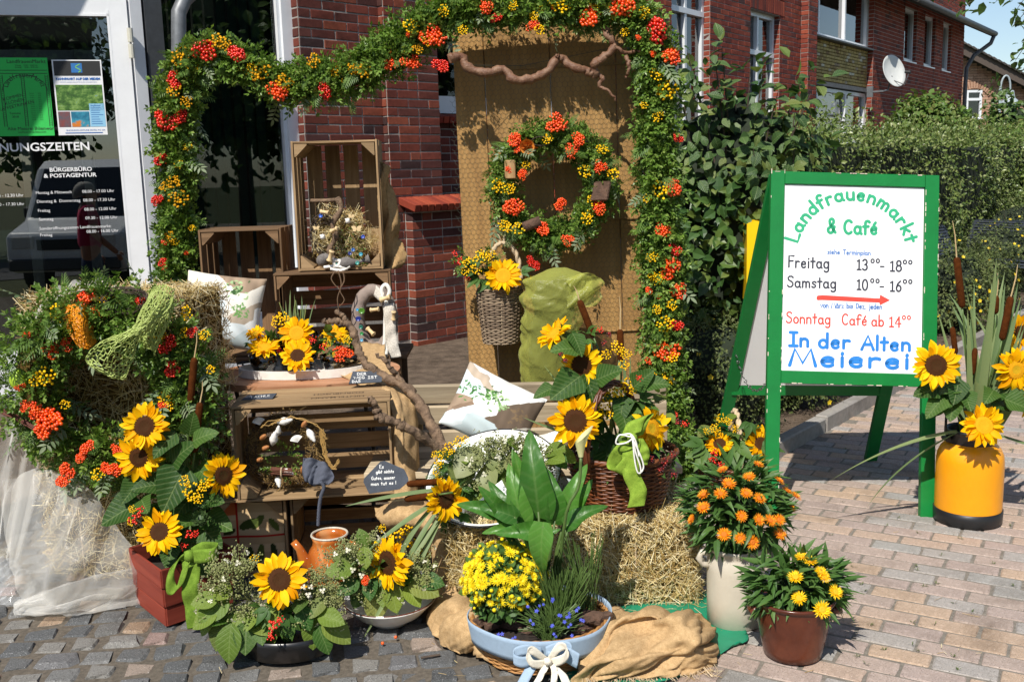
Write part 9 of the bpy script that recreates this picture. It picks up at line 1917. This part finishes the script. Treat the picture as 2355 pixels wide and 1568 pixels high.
# --- woman in a pink T-shirt walking past
wp = mir(195,440,11.9); pw_ = thing('person','person with short grey hair in a pink T-shirt and jeans mirrored in the glass door','person',(wp.x,wp.y,0),R_(-90 + 4))
def skin(name,parent,pts,edges,rad,mat,sub=2):
 me = bpy.data.meshes.new(name); me.from_pydata([tuple(p) for p in pts],edges,[]); me.update(); o = bpy.data.objects.new(name,me); COL.objects.link(o); o.parent = parent
 md = o.modifiers.new('skin','SKIN'); md.use_smooth_shade = True
 for i,r in enumerate(rad): me.skin_vertices[0].data[i].radius = (r if hasattr(r,'__len__') else (r,r))
 me.skin_vertices[0].data[0].use_root = True
 o.modifiers.new('sub','SUBSURF').levels = sub; o.modifiers['sub'].render_levels = sub; me.materials.append(mat); return o
M_skin = plain('skin',hx('c08a6c'),.5,.06,12); M_pink = plain('pink_shirt',hx('d0205c'),.9,.12,9,.3,60); M_jean = plain('jeans',hx('3f5578'),.9,.15,30,.3,150); M_hair = plain('grey_hair',hx('b4b0a8'),.7,.2,60,.6,120)
# facing +Y locally; hips at .90, shoulders at 1.36, head top at 1.64
B = [(0,0,.90),(0,.0,1.05),(0,.01,1.20),(0,.0,1.33),(0,.02,1.42),(0,.045,1.50),(0,.055,1.575),
 (.17,0,1.35),(.215,-.05,1.10),(.22,.06,.90),(.22,.10,.82),(-.17,0,1.35),(-.215,.04,1.10),(-.22,.20,.94),(-.22,.26,.88),
 (.09,.02,.86),(.09,.12,.48),(.09,.06,.09),(.09,.18,.04),(-.09,-.02,.86),(-.09,-.06,.48),(-.09,-.24,.12),(-.09,-.14,.05)]
E_ = [(0,1),(1,2),(2,3),(3,4),(4,5),(5,6),(3,7),(7,8),(8,9),(9,10),(3,11),(11,12),(12,13),(13,14),(0,15),(15,16),(16,17),(17,18),(0,19),(19,20),(20,21),(21,22)]
Rd = [(.15,.11),(.14,.105),(.15,.11),(.12,.09),(.055,.055),(.075,.085),(.07,.085),(.06,.06),(.042,.042),(.032,.032),(.028,.02),(.06,.06),(.042,.042),(.032,.032),(.028,.02),(.085,.085),(.06,.06),(.042,.042),(.045,.03),(.085,.085),(.06,.06),(.042,.042),(.045,.03)]
skin('body',pw_,B,E_,Rd,M_skin)
skin('t_shirt',pw_,[B[0],B[1],B[2],B[3],(0,.01,1.40),B[7],(.205,-.03,1.18),B[11],(-.205,.02,1.18)],[(0,1),(1,2),(2,3),(3,4),(3,5),(5,6),(3,7),(7,8)],[(.175,.14),(.165,.135),(.17,.13),(.14,.105),(.075,.07),.078,.066,.078,.066],M_pink)
skin('jeans',pw_,[(0,0,.93),B[0],B[15],B[16],B[17],B[19],B[20],B[21]],[(0,1),(1,2),(2,3),(3,4),(1,5),(5,6),(6,7)],[(.155,.12),(.16,.125),.098,.072,.06,.098,.072,.06],M_jean)
hm = MB(); hm.grid(lambda u,v: (.092 * math.cos(u * 2 * math.pi) * math.sin(.15 + v * 1.75),.0 + .115 * math.sin(u * 2 * math.pi) * math.sin(.15 + v * 1.75) - .015,1.545 + .115 * math.cos(.15 + v * 1.75) - .03 * max(0,-math.sin(u * 2 * math.pi)) * v + .05 * max(0,math.sin(u * 2 * math.pi)) * v),28,12,0,True); hm.build('hair',M_hair,pw_,smooth=True)
fm = MB(); fm.tube([(0,.12,1.54),(0,.15,1.515),(0,.125,1.505)],[.008,.014,.006],8); fm.build('nose',M_skin,pw_,smooth=True)
for sx in (-1,1): MB().tube([(sx * .033 + .024 * math.cos(a),.125,1.548 + .018 * math.sin(a)) for a in np.linspace(0,6.28,17)],.003,5,0,False).build('spectacle_rim',M_black,pw_); blob(mb := MB(),(sx * .033,.112,1.548),(.012,.008,.010),8,0,0); mb.build('eye',M_txt,pw_,smooth=True); blob(mb := MB(),(sx * .088,.03,1.53),(.012,.02,.032),8,0,.05); mb.build('ear',M_skin,pw_,smooth=True)
MB().tube([(-.022,.122,1.482),(0,.130,1.480),(.022,.122,1.482)],.005,6).build('mouth',plain('lips',hx('a05a50'),.5),pw_,smooth=True)
for sx,hp_ in ((1,B[10]),(-1,B[14])):
 hm = MB()
 for k in range(4): b = Vector(hp_) + Vector((-.012 + .008 * 0,-.015 + .012 * k,-.01)); hm.tube([b,b + Vector((0,.012,-.03)),b + Vector((-.006 * sx,.018,-.055 + .004 * abs(k - 1.5))),b + Vector((-.014 * sx,.018,-.07 + .005 * abs(k - 1.5)))],[.009,.0085,.0075,.005],7)
 b = Vector(hp_) + Vector((-.01 * sx,.02,.01)); hm.tube([b,b + Vector((-.01 * sx,.028,-.018)),b + Vector((-.012 * sx,.036,-.04))],[.011,.010,.006],7); hm.build('fingers',M_skin,pw_,smooth=True)
# --- white van parked across the road
vp = mir(250,470,19.0); vn = thing('white_van','white delivery van parked across the street, mirrored in the glass door','van',(vp.x + .2,vp.y,-.035),R_(30)); M_vw = plain('van_white',(.78,.79,.80),.25,.03,2); M_vg = plain('van_glass',(.02,.025,.03),.05,.05)
prof = [(-2.3,.35),(2.35,.35),(2.45,.55),(2.42,.95),(1.75,1.15),(1.15,1.95),(.9,2.08),(-2.25,2.10),(-2.35,1.9)]
Mx = Matrix(((0,0,1,0),(1,0,0,0),(0,1,0,0),(0,0,0,1))); mb = MB(); mb.prism(prof,-.9,.9,0,Mx); bo_ = mb.build('body',M_vw,vn); bv = bo_.modifiers.new('b','BEVEL'); bv.width = .08; bv.segments = 3
mb = MB(); mb.add([(-.78,1.74,1.17),(.78,1.74,1.17),(.74,1.18,1.93),(-.74,1.18,1.93)],[(0,1,2,3)]); wsn = mb.build('windscreen',M_vg,vn); wsn.location = (0,.012,.012)
for sx in (-1,1):
 MB().box((sx * .902,1.0,1.5),(.012,.7,.5)).build('side_window',M_vg,vn); MB().box((sx * .62,2.425,.82),(.36,.05,.2),bev=.02).build('headlight',plain('headlight',(.75,.75,.72),.1),vn); MB().box((sx * 1.0,1.35,1.25),(.14,.08,.2),bev=.03).build('wing_mirror',M_black,vn)
 for y in (-1.5,1.55): w_ = MB().tube([(sx * .72,y,.33),(sx * .93,y,.33)],.33,22).build('wheel',M_black,vn,smooth=False); MB().tube([(sx * .9,y,.33),(sx * .94,y,.33)],.19,16).build('rim',M_zinc,w_)
MB().box((0,2.44,.78),(.8,.03,.16)).build('grille',M_black,vn); MB().box((0,2.45,.48),(1.7,.08,.18),bev=.02).build('bumper',M_grey,vn)
flush_text()
